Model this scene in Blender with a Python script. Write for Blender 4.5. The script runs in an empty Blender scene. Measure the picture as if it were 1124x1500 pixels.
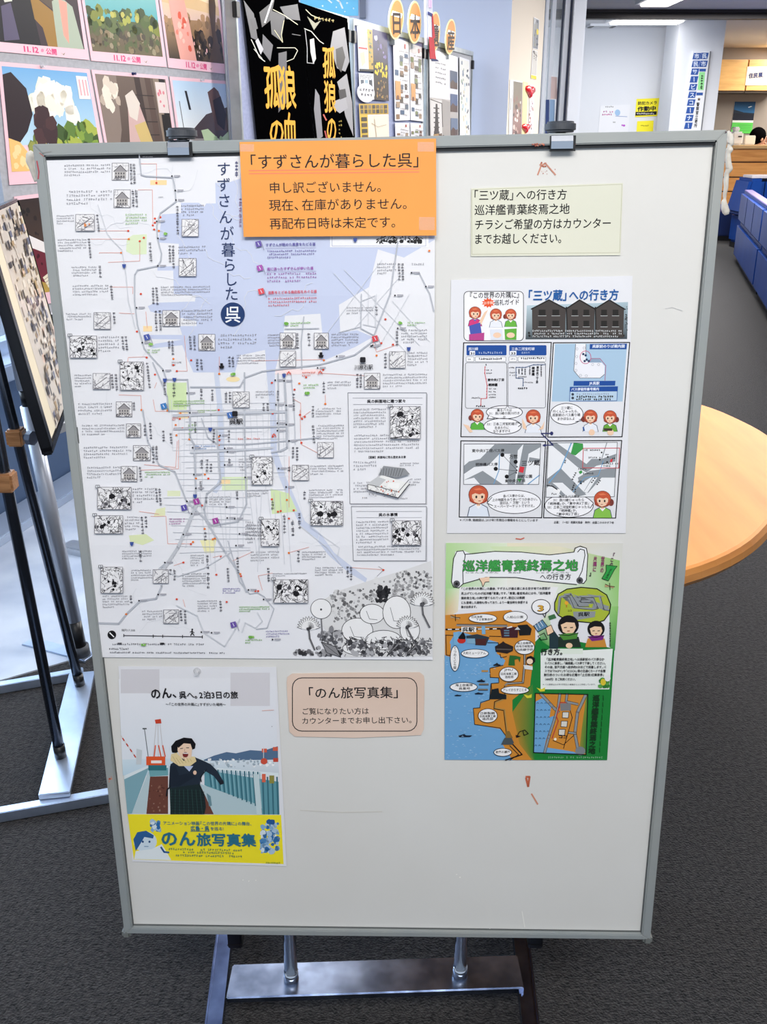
import bpy, bmesh, math, random
from mathutils import Vector, Matrix
from mathutils.geometry import tessellate_polygon

# ---------------------------------------------------------------- camera, world, lights, exposure
scene = bpy.context.scene
C = scene.collection
W_PX, H_PX, F_PX, HORIZON = 1124, 1500, 1400.0, 193.0
PITCH = math.atan((750 - HORIZON) / F_PX)
CAM_H = 1.30
cam_data = bpy.data.cameras.new('camera')
cam = bpy.data.objects.new('camera', cam_data)
C.objects.link(cam)
cam.location = (0, 0, CAM_H)
cam.rotation_euler = (math.pi / 2 - PITCH, 0, 0)
cam_data.sensor_fit = 'VERTICAL'
cam_data.sensor_height = 24.0
cam_data.lens = 24.0 * F_PX / H_PX
cam_data.clip_start = 0.05
cam_data.clip_end = 200
scene.camera = cam

scene.view_settings.view_transform = 'Standard'
scene.view_settings.look = 'None'
scene.view_settings.gamma = 1.0
scene.view_settings.exposure = 0.42
scene.view_settings.use_curve_mapping = False

world = bpy.data.worlds.new('World')
scene.world = world
world.use_nodes = True
wn = world.node_tree.nodes
wn['Background'].inputs[0].default_value = (0.72, 0.84, 1.0, 1)
wn['Background'].inputs[1].default_value = 0.55


def area_light(name, loc, target, size, size_y, power, color):
    d = bpy.data.lights.new(name, 'AREA')
    d.shape = 'RECTANGLE'
    d.size, d.size_y, d.energy, d.color = size, size_y, power, color
    o = bpy.data.objects.new(name, d)
    C.objects.link(o)
    o.location = loc
    o.rotation_euler = (Vector(target) - Vector(loc)).to_track_quat('-Z', 'Y').to_euler()
    return o


# ceiling fluorescents over and behind the camera, daylight from the glazed wall on the left
area_light('ceiling_lamp_near', (0.15, -0.3, 2.38), (0.0, 1.1, 0.95), 1.6, 0.8, 52, (1, 0.965, 0.92))
area_light('ceiling_lamp_aisle', (3.2, 7.0, 2.38), (3.2, 7.0, 0), 1.6, 6.8, 430, (1, 0.97, 0.93))
area_light('ceiling_lamp_hall', (-0.3, 4.4, 2.38), (-0.2, 4.6, 0), 2.0, 1.6, 58, (1, 0.98, 0.97))
area_light('ceiling_lamp_office', (6.2, 14.4, 2.4), (6.0, 14.4, 0.6), 2.5, 1.0, 95, (1, 0.95, 0.88))
area_light('window_daylight', (-2.2, 2.9, 1.6), (-0.4, 2.2, 0.2), 2.2, 1.8, 105, (0.62, 0.79, 1.0))

area_light('added_poster_fill', (0.7, 2.1, 2.38), (-0.7, 3.2, 1.5), 0.3, 1.2, 34, (1, 0.98, 0.96))  # added fill light that lifts the pink posters, not a known fixture
area_light('added_far_wall_fill', (2.5, 11.6, 2.4), (2.3, 13.0, 1.3), 1.6, 0.8, 17, (0.88, 0.94, 1.0))  # added bluish fill aimed at the far wall to brighten it

# ---------------------------------------------------------------- materials


def lin(c):
    if isinstance(c, str):
        c = c.lstrip('#')
        c = c if len(c) == 6 else ''.join(q * 2 for q in c)
        c = [int(c[i:i + 2], 16) for i in (0, 2, 4)]
    out = []
    for v in c:
        v = v / 255.0
        out.append(v / 12.92 if v <= 0.04045 else ((v + 0.055) / 1.055) ** 2.4)
    return out


MATS = {}


def mat(name, col, rough=0.5, metal=0.0, noise=None, bump=None, spec=0.5, coat=0.0, alpha=1.0, emit=None, trans=0.0):
    """noise = (scale, dark colour, detail), bump = (scale, strength)"""
    if name in MATS:
        return MATS[name]
    m = bpy.data.materials.new(name)
    m.use_nodes = True
    nt = m.node_tree
    b = nt.nodes['Principled BSDF']
    b.inputs['Base Color'].default_value = (*lin(col), 1)
    b.inputs['Roughness'].default_value = rough
    b.inputs['Metallic'].default_value = metal
    b.inputs['Specular IOR Level'].default_value = spec
    b.inputs['Coat Weight'].default_value = coat
    b.inputs['Alpha'].default_value = alpha
    b.inputs['Transmission Weight'].default_value = trans
    if emit:
        b.inputs['Emission Color'].default_value = (*lin(col), 1)
        b.inputs['Emission Strength'].default_value = emit
    tc = nt.nodes.new('ShaderNodeTexCoord')
    if noise:
        n = nt.nodes.new('ShaderNodeTexNoise')
        n.inputs['Scale'].default_value = noise[0]
        n.inputs['Detail'].default_value = noise[2] if len(noise) > 2 else 4
        nt.links.new(tc.outputs['Object'], n.inputs['Vector'])
        r = nt.nodes.new('ShaderNodeValToRGB')
        r.color_ramp.elements[0].position = 0.35
        r.color_ramp.elements[1].position = 0.65
        r.color_ramp.elements[0].color = (*lin(noise[1]), 1)
        r.color_ramp.elements[1].color = (*lin(col), 1)
        nt.links.new(n.outputs['Fac'], r.inputs['Fac'])
        nt.links.new(r.outputs['Color'], b.inputs['Base Color'])
    if bump:
        n2 = nt.nodes.new('ShaderNodeTexNoise')
        n2.inputs['Scale'].default_value = bump[0]
        n2.inputs['Detail'].default_value = 4
        nt.links.new(tc.outputs['Object'], n2.inputs['Vector'])
        bp = nt.nodes.new('ShaderNodeBump')
        bp.inputs['Strength'].default_value = bump[1]
        bp.inputs['Distance'].default_value = 0.01
        nt.links.new(n2.outputs['Fac'], bp.inputs['Height'])
        nt.links.new(bp.outputs['Normal'], b.inputs['Normal'])
    MATS[name] = m
    return m


def wood_mat(name, col, dark, scale=6.0, stretch=(1, 12, 12), rough=0.3, coat=0.4):
    if name in MATS:
        return MATS[name]
    m = mat(name, col, rough, coat=coat)
    nt = m.node_tree
    b = nt.nodes['Principled BSDF']
    tc = nt.nodes.new('ShaderNodeTexCoord')
    mp = nt.nodes.new('ShaderNodeMapping')
    mp.inputs['Scale'].default_value = stretch
    n = nt.nodes.new('ShaderNodeTexNoise')
    n.inputs['Scale'].default_value = scale
    n.inputs['Detail'].default_value = 5
    r = nt.nodes.new('ShaderNodeValToRGB')
    r.color_ramp.elements[0].color = (*lin(dark), 1)
    r.color_ramp.elements[1].color = (*lin(col), 1)
    r.color_ramp.elements[0].position = 0.3
    r.color_ramp.elements[1].position = 0.6
    nt.links.new(tc.outputs['Object'], mp.inputs['Vector'])
    nt.links.new(mp.outputs['Vector'], n.inputs['Vector'])
    nt.links.new(n.outputs['Fac'], r.inputs['Fac'])
    nt.links.new(r.outputs['Color'], b.inputs['Base Color'])
    return m


def make_print_mat(name, rough, coat):
    m = bpy.data.materials.new(name)
    m.use_nodes = True
    nt = m.node_tree
    b = nt.nodes['Principled BSDF']
    a = nt.nodes.new('ShaderNodeAttribute')
    a.attribute_name = 'Col'
    nt.links.new(a.outputs['Color'], b.inputs['Base Color'])
    b.inputs['Roughness'].default_value = rough
    b.inputs['Specular IOR Level'].default_value = 0.3
    b.inputs['Coat Weight'].default_value = coat
    return m


PRINT = make_print_mat('printed_ink', 0.6, 0.0)
GLOSS_PRINT = make_print_mat('glossy_printed_ink', 0.35, 0.25)

ALU = mat('grey_anodised_aluminium', (168, 174, 176), 0.38, 0.55, noise=(14, (150, 156, 158)))
CHROME = mat('polished_chrome', (205, 210, 218), 0.10, 1.0)
STEEL = mat('brushed_steel', (170, 182, 205), 0.27, 1.0, noise=(20, (120, 130, 150)))
RUBBER = mat('dark_grey_rubber', (70, 74, 82), 0.6, noise=(60, (52, 56, 62)))
BLACK = mat('black_plastic', (14, 15, 18), 0.35)
BOARD_W = mat('white_enamel', (222, 222, 219), 0.32, noise=(3, (218, 217, 213)), coat=0.2)

# ---------------------------------------------------------------- geometry helpers


def obj(name, bm, m, parent=None, matrix=None, smooth=False):
    me = bpy.data.meshes.new(name)
    bm.normal_update()
    bm.to_mesh(me)
    bm.free()
    if m is not None:
        me.materials.append(m)
    if smooth:
        for p in me.polygons:
            p.use_smooth = True
    o = bpy.data.objects.new(name, me)
    C.objects.link(o)
    if matrix is not None:
        o.matrix_world = matrix
    if parent is not None:
        o.parent = parent
    return o


def empty(name, loc=(0, 0, 0), rz=0.0, matrix=None):
    o = bpy.data.objects.new(name, None)
    o.empty_display_size = 0.1
    C.objects.link(o)
    if matrix is not None:
        o.matrix_world = matrix
    else:
        o.location = loc
        o.rotation_euler = (0, 0, rz)
    return o


def tag(o, label, cat, group=None):
    o['label'] = label
    o['category'] = cat
    if group:
        o['group'] = group
    return o


def struct(o, label=None):
    o['kind'] = 'structure'
    if label:
        o['label'] = label
    return o


def box(bm, x0, y0, z0, x1, y1, z1, M=None, bevel=0.0):
    r = bmesh.ops.create_cube(bm, size=1.0)
    vs = r['verts']
    for v in vs:
        v.co = Vector(((x0 + x1) / 2 + v.co.x * (x1 - x0), (y0 + y1) / 2 + v.co.y * (y1 - y0), (z0 + z1) / 2 + v.co.z * (z1 - z0)))
    if bevel > 0:
        es = list({e for v in vs for e in v.link_edges})
        rr = bmesh.ops.bevel(bm, geom=es, offset=bevel, segments=2, affect='EDGES')
        vs = list({v for f in rr['faces'] for v in f.verts} | {v for v in vs if v.is_valid})
    if M is not None:
        for v in vs:
            if v.is_valid:
                v.co = M @ v.co
    return bm


def nb():
    return bmesh.new()


def tube(bm, p0, p1, r0, r1=None, seg=16, caps=True):
    p0, p1 = Vector(p0), Vector(p1)
    r1 = r0 if r1 is None else r1
    d = p1 - p0
    q = d.to_track_quat('Z', 'Y')
    M = Matrix.Translation((p0 + p1) / 2) @ q.to_matrix().to_4x4()
    bmesh.ops.create_cone(bm, cap_ends=caps, cap_tris=False, segments=seg, radius1=r0, radius2=r1, depth=d.length, matrix=M)
    return bm


def path_tube(bm, pts, radii, seg=10):
    pts = [Vector(p) for p in pts]
    rings = []
    for i, p in enumerate(pts):
        a = pts[max(i - 1, 0)]
        b = pts[min(i + 1, len(pts) - 1)]
        d = (b - a).normalized()
        q = Vector((0, 0, -1 if d.z < 0 else 1)).rotation_difference(d)
        ring = []
        for k in range(seg):
            t = 2 * math.pi * k / seg
            ring.append(bm.verts.new(p + q @ Vector((math.cos(t) * radii[i], math.sin(t) * radii[i], 0))))
        rings.append(ring)
    for a, b in zip(rings, rings[1:]):
        for k in range(seg):
            bm.faces.new((a[k], a[(k + 1) % seg], b[(k + 1) % seg], b[k]))
    bm.faces.new(rings[0][::-1])
    bm.faces.new(rings[-1])
    return bm


def prism(bm, pts, z0, z1, M=None):
    """extrude a 2-D outline between two heights"""
    lo = [bm.verts.new((x, y, z0)) for x, y in pts]
    hi = [bm.verts.new((x, y, z1)) for x, y in pts]
    n = len(pts)
    bm.faces.new(lo[::-1])
    bm.faces.new(hi)
    for i in range(n):
        bm.faces.new((lo[i], lo[(i + 1) % n], hi[(i + 1) % n], hi[i]))
    if M is not None:
        for v in lo + hi:
            v.co = M @ v.co
    bmesh.ops.recalc_face_normals(bm, faces=bm.faces)
    return bm


CT, ST = math.cos(PITCH), math.sin(PITCH)


def ray(px, py):
    dx, dy = (px - 562) / F_PX, -(py - 750) / F_PX
    return Vector((dx, CT + dy * ST, -ST + dy * CT))


CAM = Vector((0, 0, CAM_H))


def at_z(px, py, z=0.0):
    d = ray(px, py)
    return CAM + d * ((z - CAM_H) / d.z)


def at_y(px, py, y):
    d = ray(px, py)
    return CAM + d * (y / d.y)


class Plane:
    """a real plane in the room with its own metric axes: u right, v up, n towards the viewer"""

    def __init__(self, origin, ex, ey):
        self.o = Vector(origin)
        self.ex = Vector(ex).normalized()
        ey = Vector(ey)
        self.n = self.ex.cross(ey).normalized()
        self.ey = self.n.cross(self.ex).normalized()
        self.M = Matrix((
            (self.ex.x, self.ey.x, self.n.x, self.o.x),
            (self.ex.y, self.ey.y, self.n.y, self.o.y),
            (self.ex.z, self.ey.z, self.n.z, self.o.z),
            (0, 0, 0, 1)))

    def uv(self, px, py, z=0.0):
        d = ray(px, py)
        o = self.o + self.n * z
        t = (o - CAM).dot(self.n) / d.dot(self.n)
        p = CAM + d * t - self.o
        return (p.dot(self.ex), p.dot(self.ey))


def vplane(p, q):
    """vertical plane through two floor points, facing the camera"""
    p, q = Vector((p[0], p[1], 0)), Vector((q[0], q[1], 0))
    return Plane(p, q - p, (0, 0, 1))


# ---------------------------------------------------------------- glyphs from Blender's built-in font
GLY = {}


def load_glyphs(chars):
    todo = [c for c in sorted(set(chars)) if c not in GLY and c not in ' \u3000']
    tmp = []
    for c in todo:
        cu = bpy.data.curves.new('glyph', 'FONT')
        cu.body = c
        cu.size = 1.0
        cu.resolution_u = 2
        cu.offset = 0.0
        o = bpy.data.objects.new('glyph', cu)
        C.objects.link(o)
        tmp.append((c, o, cu))
    bpy.context.view_layer.update()
    dg = bpy.context.evaluated_depsgraph_get()
    for c, o, cu in tmp:
        me = o.evaluated_get(dg).to_mesh()
        vs = [(v.co.x, v.co.y) for v in me.vertices]
        fs = [tuple(p.vertices) for p in me.polygons]
        GLY[c] = (vs, fs)
        o.evaluated_get(dg).to_mesh_clear()
    for c, o, cu in tmp:
        bpy.data.objects.remove(o)
        bpy.data.curves.remove(cu)


def ext(c):
    vs = GLY[c][0]
    if not vs:
        return (0, 0.5, 0, 0.5)
    xs = [v[0] for v in vs]
    ys = [v[1] for v in vs]
    return min(xs), max(xs), min(ys), max(ys)


def adv(c):
    if c in ' ':
        return 0.3
    if c == '\u3000':
        return 1.0
    if ord(c) < 0x2000:
        e = ext(c)
        return e[1] + 0.09
    if c in '「」『』、。':
        return 0.62
    return 1.0


def shift(c):
    # opening brackets sit in the right half of their em square
    return -0.42 if c in '「『' else 0.0


class Print:
    """flat print lying on a sheet: every shape is a small flat face on the plane, stacked by microns"""

    def __init__(self, plane, z, step=0.000012):
        self.P, self.z, self.step = plane, z, step
        self.v, self.f, self.c = [], [], []
        zz = z
        self.W = lambda x, y: plane.uv(x, y, zz)

    def up(self, n=1):
        self.z += self.step * n
        return self

    def raw(self, pts, col):
        n = len(self.v)
        self.v += [(x, y, self.z) for x, y in pts]
        self.f.append(tuple(range(n, n + len(pts))))
        if isinstance(col, list):
            self.c += [(*lin(c), 1) for c in col]
        else:
            c = (*lin(col), 1)
            self.c += [c] * len(pts)

    def poly(self, pts, col):
        pts = [self.W(x, y) for x, y in pts]
        a = sum(pts[i][0] * pts[(i + 1) % len(pts)][1] - pts[(i + 1) % len(pts)][0] * pts[i][1] for i in range(len(pts)))
        if a < 0:
            pts = pts[::-1]
            if isinstance(col, list):
                col = col[::-1]
        if len(pts) > 4:
            n = len(self.v)
            tris = tessellate_polygon([[Vector((x, y, 0)) for x, y in pts]])
            self.raw(pts, col)
            self.f.pop()
            for t in tris:
                a, b, c = (pts[i] for i in t)
                cr = (b[0] - a[0]) * (c[1] - a[1]) - (b[1] - a[1]) * (c[0] - a[0])
                self.f.append(tuple(n + i for i in (t if cr > 0 else t[::-1])))
        else:
            self.raw(pts, col)
        self.up()

    def rect(self, x0, y0, x1, y1, col, slope=0.0):
        s = slope * (x1 - x0)
        self.poly([(x0, y0), (x1, y0 + s), (x1, y1 + s), (x0, y1)], col)

    def grad(self, pts, cols, nx=1, ny=1):
        """quad in px TL,TR,BR,BL with corner colours"""
        self.poly(pts, list(cols))

    def ell(self, cx, cy, rx, ry, col, n=20, rot=0.0):
        pts = []
        for k in range(n):
            t = 2 * math.pi * k / n
            x, y = rx * math.cos(t), ry * math.sin(t)
            pts.append((cx + x * math.cos(rot) - y * math.sin(rot), cy + x * math.sin(rot) + y * math.cos(rot)))
        self.poly(pts, col)

    def line(self, pts, w, col, closed=False):
        if closed:
            pts = list(pts) + [pts[0]]
        for (x0, y0), (x1, y1) in zip(pts, pts[1:]):
            d = math.hypot(x1 - x0, y1 - y0)
            if d < 1e-6:
                continue
            nx, ny = -(y1 - y0) / d * w / 2, (x1 - x0) / d * w / 2
            ex, ey = (x1 - x0) / d * w * 0.25, (y1 - y0) / d * w * 0.25
            q = [self.W(x0 + nx - ex, y0 + ny - ey), self.W(x1 + nx + ex, y1 + ny + ey), self.W(x1 - nx + ex, y1 - ny + ey), self.W(x0 - nx - ex, y0 - ny - ey)]
            a = sum(q[i][0] * q[(i + 1) % 4][1] - q[(i + 1) % 4][0] * q[i][1] for i in range(4))
            self.raw(q if a > 0 else q[::-1], col)
        self.up()

    def ering(self, cx, cy, rx, ry, w, col, n=24):
        self.line([(cx + rx * math.cos(2 * math.pi * k / n), cy + ry * math.sin(2 * math.pi * k / n)) for k in range(n)], w, col, True)

    def rrect(self, x0, y0, x1, y1, r, fill=None, w=0, col=None, slope=0.0):
        pts = []
        for (cx, cy, a0) in ((x1 - r, y0 + r, -90), (x1 - r, y1 - r, 0), (x0 + r, y1 - r, 90), (x0 + r, y0 + r, 180)):
            for k in range(5):
                t = math.radians(a0 + 22.5 * k)
                x, y = cx + r * math.cos(t), cy + r * math.sin(t)
                pts.append((x, y + slope * (x - x0)))
        if fill is not None:
            self.poly(pts, fill)
        if col is not None:
            self.line(pts, w, col, True)

    def glyph(self, c, P0, EX, EY, col, bold=0.0):
        if c in ' \u3000':
            return
        vs, fs = GLY[c]
        cc = (*lin(col), 1)
        offs = [(0, 0)] if not bold else [(-bold, 0), (bold, 0), (0, bold), (0, -bold)]
        for i, (ox, oy) in enumerate(offs):
            n = len(self.v)
            for x, y in vs:
                x, y = x + ox, y + oy
                self.v.append((P0[0] + EX[0] * x + EY[0] * y, P0[1] + EX[1] * x + EY[1] * y, self.z + i * 2e-6))
            self.c += [cc] * len(vs)
            self.f += [tuple(n + k for k in f) for f in fs]

    def text(self, s, x0, y0, x1, y1, h, col='#15131a', bold=0.0):
        """baseline from (x0,y0) to (x1,y1) px, em height h px; the string fills the width"""
        load_glyphs(s)
        A, B = self.W(x0, y0), self.W(x1, y1)
        U = self.W((x0 + x1) / 2, (y0 + y1) / 2 - h)
        M = self.W((x0 + x1) / 2, (y0 + y1) / 2)
        EY = (U[0] - M[0], U[1] - M[1])
        L = sum(adv(c) for c in s)
        EX = ((B[0] - A[0]) / L, (B[1] - A[1]) / L)
        # real paper lettering stands square to its line: drop the shear of the projection
        k = EX[0] ** 2 + EX[1] ** 2
        hh = math.hypot(*EY)
        e = math.sqrt(k)
        EY = (-EX[1] / e * hh, EX[0] / e * hh)
        x = 0.0
        for c in s:
            self.glyph(c, (A[0] + EX[0] * (x + shift(c)), A[1] + EX[1] * (x + shift(c))), EX, EY, col, bold)
            x += adv(c)
        self.up()

    def vtext(self, s, x0, y0, x1, y1, w, col='#15131a', bold=0.0):
        """column of glyphs, centre line from (x0,y0) top to (x1,y1) bottom, em width w px"""
        load_glyphs(s)
        n = len(s)
        for i, c in enumerate(s):
            t0, t1 = i / n, (i + 1) / n
            ax, ay = x0 + (x1 - x0) * t1, y0 + (y1 - y0) * t1
            bx, by = x0 + (x1 - x0) * t0, y0 + (y1 - y0) * t0
            A = self.W(ax - w / 2, ay - 0.12 * (ay - by))
            A2 = self.W(ax + w / 2, ay - 0.12 * (ay - by))
            T = self.W(bx - w / 2, by - 0.12 * (ay - by))
            EX = (A2[0] - A[0], A2[1] - A[1])
            EY = (T[0] - A[0], T[1] - A[1])
            if c == 'ー':
                P0 = (A[0] + EX[0] * 0.12 + EY[0] * 0.88, A[1] + EX[1] * 0.12 + EY[1] * 0.88)
                self.glyph(c, P0, (-EY[0], -EY[1]), EX, col, bold)
            else:
                self.glyph(c, A, EX, EY, col, bold)
        self.up()

    def micro(self, x0, y0, x1, h, col='#55555c', slope=0.0, seed=0, w=0.55, fill=0.92):
        """one line of writing too small to read: little strokes in a row of cells, no real characters"""
        R = random.Random(seed * 7919 + int(x0 * 13 + y0 * 31))
        x = x0
        while x < x1 - h * 0.4:
            if R.random() < fill:
                yy = y0 + slope * (x - x0)
                for _ in range(2):
                    a = yy + R.uniform(0.1, 0.9) * h
                    l = R.uniform(0, .35) * h
                    self._q(x + l, a - w / 2, x + h * 0.88 - R.uniform(0, .25) * h, a + w / 2, col)
                xx = x + R.uniform(.2, .7) * h
                self._q(xx - w / 2, yy + R.uniform(0, .3) * h, xx + w / 2, yy + h, col)
            x += h

    def vmicro(self, x, y0, y1, h, col='#33333a', w=0.8, seed=0, dx=0.0):
        R = random.Random(seed + int(x * 17 + y0 * 7))
        y = y0
        while y < y1 - h * 0.5:
            xx = x + dx * (y - y0) / max(1, (y1 - y0))
            for _ in range(2):
                a = y + R.uniform(.1, .8) * h
                self._q(xx, a - w / 2, xx + h * .9, a + w / 2, col)
            c = xx + R.uniform(.25, .65) * h
            self._q(c - w / 2, y, c + w / 2, y + h * .85, col)
            y += h * 1.08

    def _q(self, x0, y0, x1, y1, col):
        if x1 < x0:
            x0, x1 = x1, x0
        self.raw([self.W(x0, y1), self.W(x1, y1), self.W(x1, y0), self.W(x0, y0)], col)

    def para(self, x0, y0, x1, y1, n, col='#6d6d75', slope=-0.012, skew=0.0, fillw=None, h=None, w=0.5):
        p = (y1 - y0) / n
        h = h or p * 0.62
        for i in range(n):
            xe = x1 if i < n - 1 else x0 + (x1 - x0) * random.Random(int(x0 + y0)).uniform(.35, .8)
            self.micro(x0 + skew * i, y0 + p * i, xe + skew * i, h, col, slope, seed=i, w=w)
        self.up()

    def scribble(self, x0, y0, x1, y1, n, w, cols, seed=0, lmax=None):
        R = random.Random(seed + int(x0 + y0 * 3))
        L = lmax or (x1 - x0) * 0.4
        for _ in range(n):
            a = R.uniform(0, math.pi)
            l = R.uniform(.2, 1) * L
            cx, cy = R.uniform(x0, x1), R.uniform(y0, y1)
            ax, ay = cx - math.cos(a) * l / 2, cy - math.sin(a) * l / 2
            bx, by = cx + math.cos(a) * l / 2, cy + math.sin(a) * l / 2
            cl = lambda v, a_, b_: max(a_, min(b_, v))
            ax, bx = cl(ax, x0, x1), cl(bx, x0, x1)
            ay, by = cl(ay, y0, y1), cl(by, y0, y1)
            z = self.z
            self.line([(ax, ay), (bx, by)], w * R.uniform(.6, 1.4), R.choice(cols))
            self.z = z
        self.up()

    def blobs(self, x0, y0, x1, y1, n, r0, r1, cols, seed=0, sq=1.0, k=7):
        R = random.Random(seed + int(x0 + y0 * 3))
        z = self.z
        for i in range(n):
            r = R.uniform(r0, r1)
            cx, cy = R.uniform(x0 + r, x1 - r) if x1 - x0 > 2 * r else (x0 + x1) / 2, R.uniform(y0 + r * sq, y1 - r * sq) if y1 - y0 > 2 * r * sq else (y0 + y1) / 2
            pts = []
            for j in range(k):
                t = 2 * math.pi * j / k
                q = r * R.uniform(.65, 1.0)
                pts.append((cx + q * math.cos(t), cy + q * sq * math.sin(t)))
            self.poly(pts, R.choice(cols))
            self.z = z + (i % 6 + 1) * 2e-6
        self.z = z + 1.4e-5

    def build(self, name, parent, origin=(0, 0), creases=None, m=None, label=None, stuff=False):
        if not self.v:
            return None
        me = bpy.data.meshes.new(name)
        me.from_pydata([(x - origin[0], y - origin[1], z) for x, y, z in self.v], [], self.f)
        ca = me.color_attributes.new('Col', 'FLOAT_COLOR', 'POINT')
        flat = [q for c in self.c for q in c]
        ca.data.foreach_set('color', flat)
        me.materials.append(m or PRINT)
        if creases:
            bm = nb()
            bm.from_mesh(me)
            for axis, val in creases[0]:
                co = [0, 0, 0]
                co[axis] = val - origin[axis]
                no = [0, 0, 0]
                no[axis] = 1
                bmesh.ops.bisect_plane(bm, geom=bm.verts[:] + bm.edges[:] + bm.faces[:], plane_co=co, plane_no=no)
            for v in bm.verts:
                v.co.z += creases[1](v.co.x + origin[0], v.co.y + origin[1])
            bm.to_mesh(me)
            bm.free()
        o = bpy.data.objects.new(name, me)
        C.objects.link(o)
        if parent is not None:
            o.parent = parent
        if label:
            o['label'] = label
        if stuff:
            o['kind'] = 'stuff'
        return o


def sheet(name, plane, quad, z, thick, m, label, cat, group=None, creases=None, bow=0.0, seed=0):
    """a sheet of paper or card on a plane; returns object and its origin on the plane.  quad px: TL TR BR BL"""
    q = [plane.uv(x, y, z) for x, y in quad]
    ou, ov = sum(p[0] for p in q) / 4, sum(p[1] for p in q) / 4
    nx, ny = (1, 1) if not bow else (10, 10)
    us = [i / nx for i in range(nx + 1)]
    vsn = [j / ny for j in range(ny + 1)]
    bm = nb()
    R = random.Random(seed)
    ph = [R.uniform(0, 6.28) for _ in range(4)]
    top, bot = [], []
    for j in vsn:
        rt, rb = [], []
        for i in us:
            x = (q[0][0] * (1 - i) + q[1][0] * i) * (1 - j) + (q[3][0] * (1 - i) + q[2][0] * i) * j
            y = (q[0][1] * (1 - i) + q[1][1] * i) * (1 - j) + (q[3][1] * (1 - i) + q[2][1] * i) * j
            rt.append(bm.verts.new((x - ou, y - ov, z)))
            rb.append(bm.verts.new((x - ou, y - ov, z - thick)))
        top.append(rt)
        bot.append(rb)
    for j in range(ny):
        for i in range(nx):
            bm.faces.new((top[j + 1][i], top[j + 1][i + 1], top[j][i + 1], top[j][i]))
            bm.faces.new((bot[j][i], bot[j][i + 1], bot[j + 1][i + 1], bot[j + 1][i]))
    for i in range(nx):
        bm.faces.new((top[0][i], top[0][i + 1], bot[0][i + 1], bot[0][i]))
        bm.faces.new((top[ny][i + 1], top[ny][i], bot[ny][i], bot[ny][i + 1]))
    for j in range(ny):
        bm.faces.new((top[j + 1][0], top[j][0], bot[j][0], bot[j + 1][0]))
        bm.faces.new((top[j][nx], top[j + 1][nx], bot[j + 1][nx], bot[j][nx]))
    if creases:
        for axis, val in creases[0]:
            co = [0, 0, 0]
            co[axis] = val - (ou, ov)[axis]
            no = [0, 0, 0]
            no[axis] = 1
            bmesh.ops.bisect_plane(bm, geom=bm.verts[:] + bm.edges[:] + bm.faces[:], plane_co=co, plane_no=no)
        for v in bm.verts:
            v.co.z += creases[1](v.co.x + ou, v.co.y + ov)
    o = obj(name, bm, m, matrix=plane.M @ Matrix.Translation((ou, ov, 0)))
    tag(o, label, cat, group)
    return o, (ou, ov)


def tape(plane, x0, y0, x1, y1, z, parent, origin, m=None):
    bm = nb()
    a = [plane.uv(x, y, z) for x, y in ((x0, y0), (x1, y0), (x1, y1), (x0, y1))]
    prism(bm, [(u - origin[0], v - origin[1]) for u, v in a], z - 0.0001, z)
    obj('tape', bm, m or TAPE, parent)


TAPE = mat('clear_tape', (235, 235, 232), 0.15, alpha=0.13)
# ---------------------------------------------------------------- the room
CARPET = mat('dark_grey_carpet', (53, 51, 52), 0.95, noise=(110, (10, 11, 15), 10), bump=(260, 0.8), spec=0.15)
CARPET.node_tree.nodes['Principled BSDF'].inputs['Sheen Weight'].default_value = 0.12
CARPET.node_tree.nodes['Principled BSDF'].inputs['Sheen Roughness'].default_value = 0.5
WALLW = mat('white_painted_wall', (222, 224, 230), 0.75)
WALLB = mat('pale_blue_grey_wall', (184, 194, 216), 0.8)
CREAM = mat('cream_painted_plaster', (208, 198, 184), 0.8)
BEIGE = mat('greige_office_wall', (150, 140, 130), 0.85)
CEIL = mat('grey_ceiling_board', (242, 242, 244), 0.9, noise=(2, (236, 236, 240)))
DARK = mat('dark_bronze_metal', (38, 34, 36), 0.5, 0.3)
STONE = mat('pale_stone_tile', (190, 196, 205), 0.28, noise=(6, (168, 176, 190)), coat=0.3)
BLUEPANEL = mat('blue_grey_painted_panel', (84, 104, 130), 0.5)

bm = nb()
box(bm, -6, -3, -0.1, 9, 17, 0)
struct(obj('floor', bm, CARPET), 'dark grey carpet floor')
bm = nb()
box(bm, -4, -2.5, 2.42, 9, 10.6, 2.5)
struct(obj('ceiling', bm, CEIL), 'grey ceiling of the hall')
bm = nb()
box(bm, 0.9, 10.72, 2.48, 9, 17, 2.56)
struct(obj('ceiling', bm, WALLW), 'white ceiling of the far office')
bm = nb()
box(bm, 0.5, 10.6, 2.34, 9, 10.72, 2.56)
box(bm, 0.5, 10.56, 2.39, 9, 10.6, 2.42)
struct(obj('trim_1', bm, DARK), 'dark beam across the ceiling')
bm = nb()
box(bm, 1.0, 13.0, 0, 3.9, 13.15, 2.5)
struct(obj('wall_far', bm, WALLW), 'white wall behind the yellow notices')
bm = nb()
box(bm, 3.8, 16, 0, 9, 16.15, 2.5)
struct(obj('wall_back', bm, BEIGE), 'greige wall behind the office counter')
bm = nb()
box(bm, 8.0, -2.4, 0, 8.15, 16, 2.5)
struct(obj('wall_right', bm, WALLW))
bm = nb()
box(bm, 3.38, 12.2, 0, 3.915, 12.75, 2.5)
struct(obj('column', bm, WALLW), 'square white column carrying the service corner sign')
bm = nb()
pa = at_y(748, 60, 6.1)
box(bm, -4.2, 6.1, 0, pa.x, 6.25, 2.46)
struct(obj('wall_left', bm, WALLB), 'pale blue wall behind the display panels')
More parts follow.
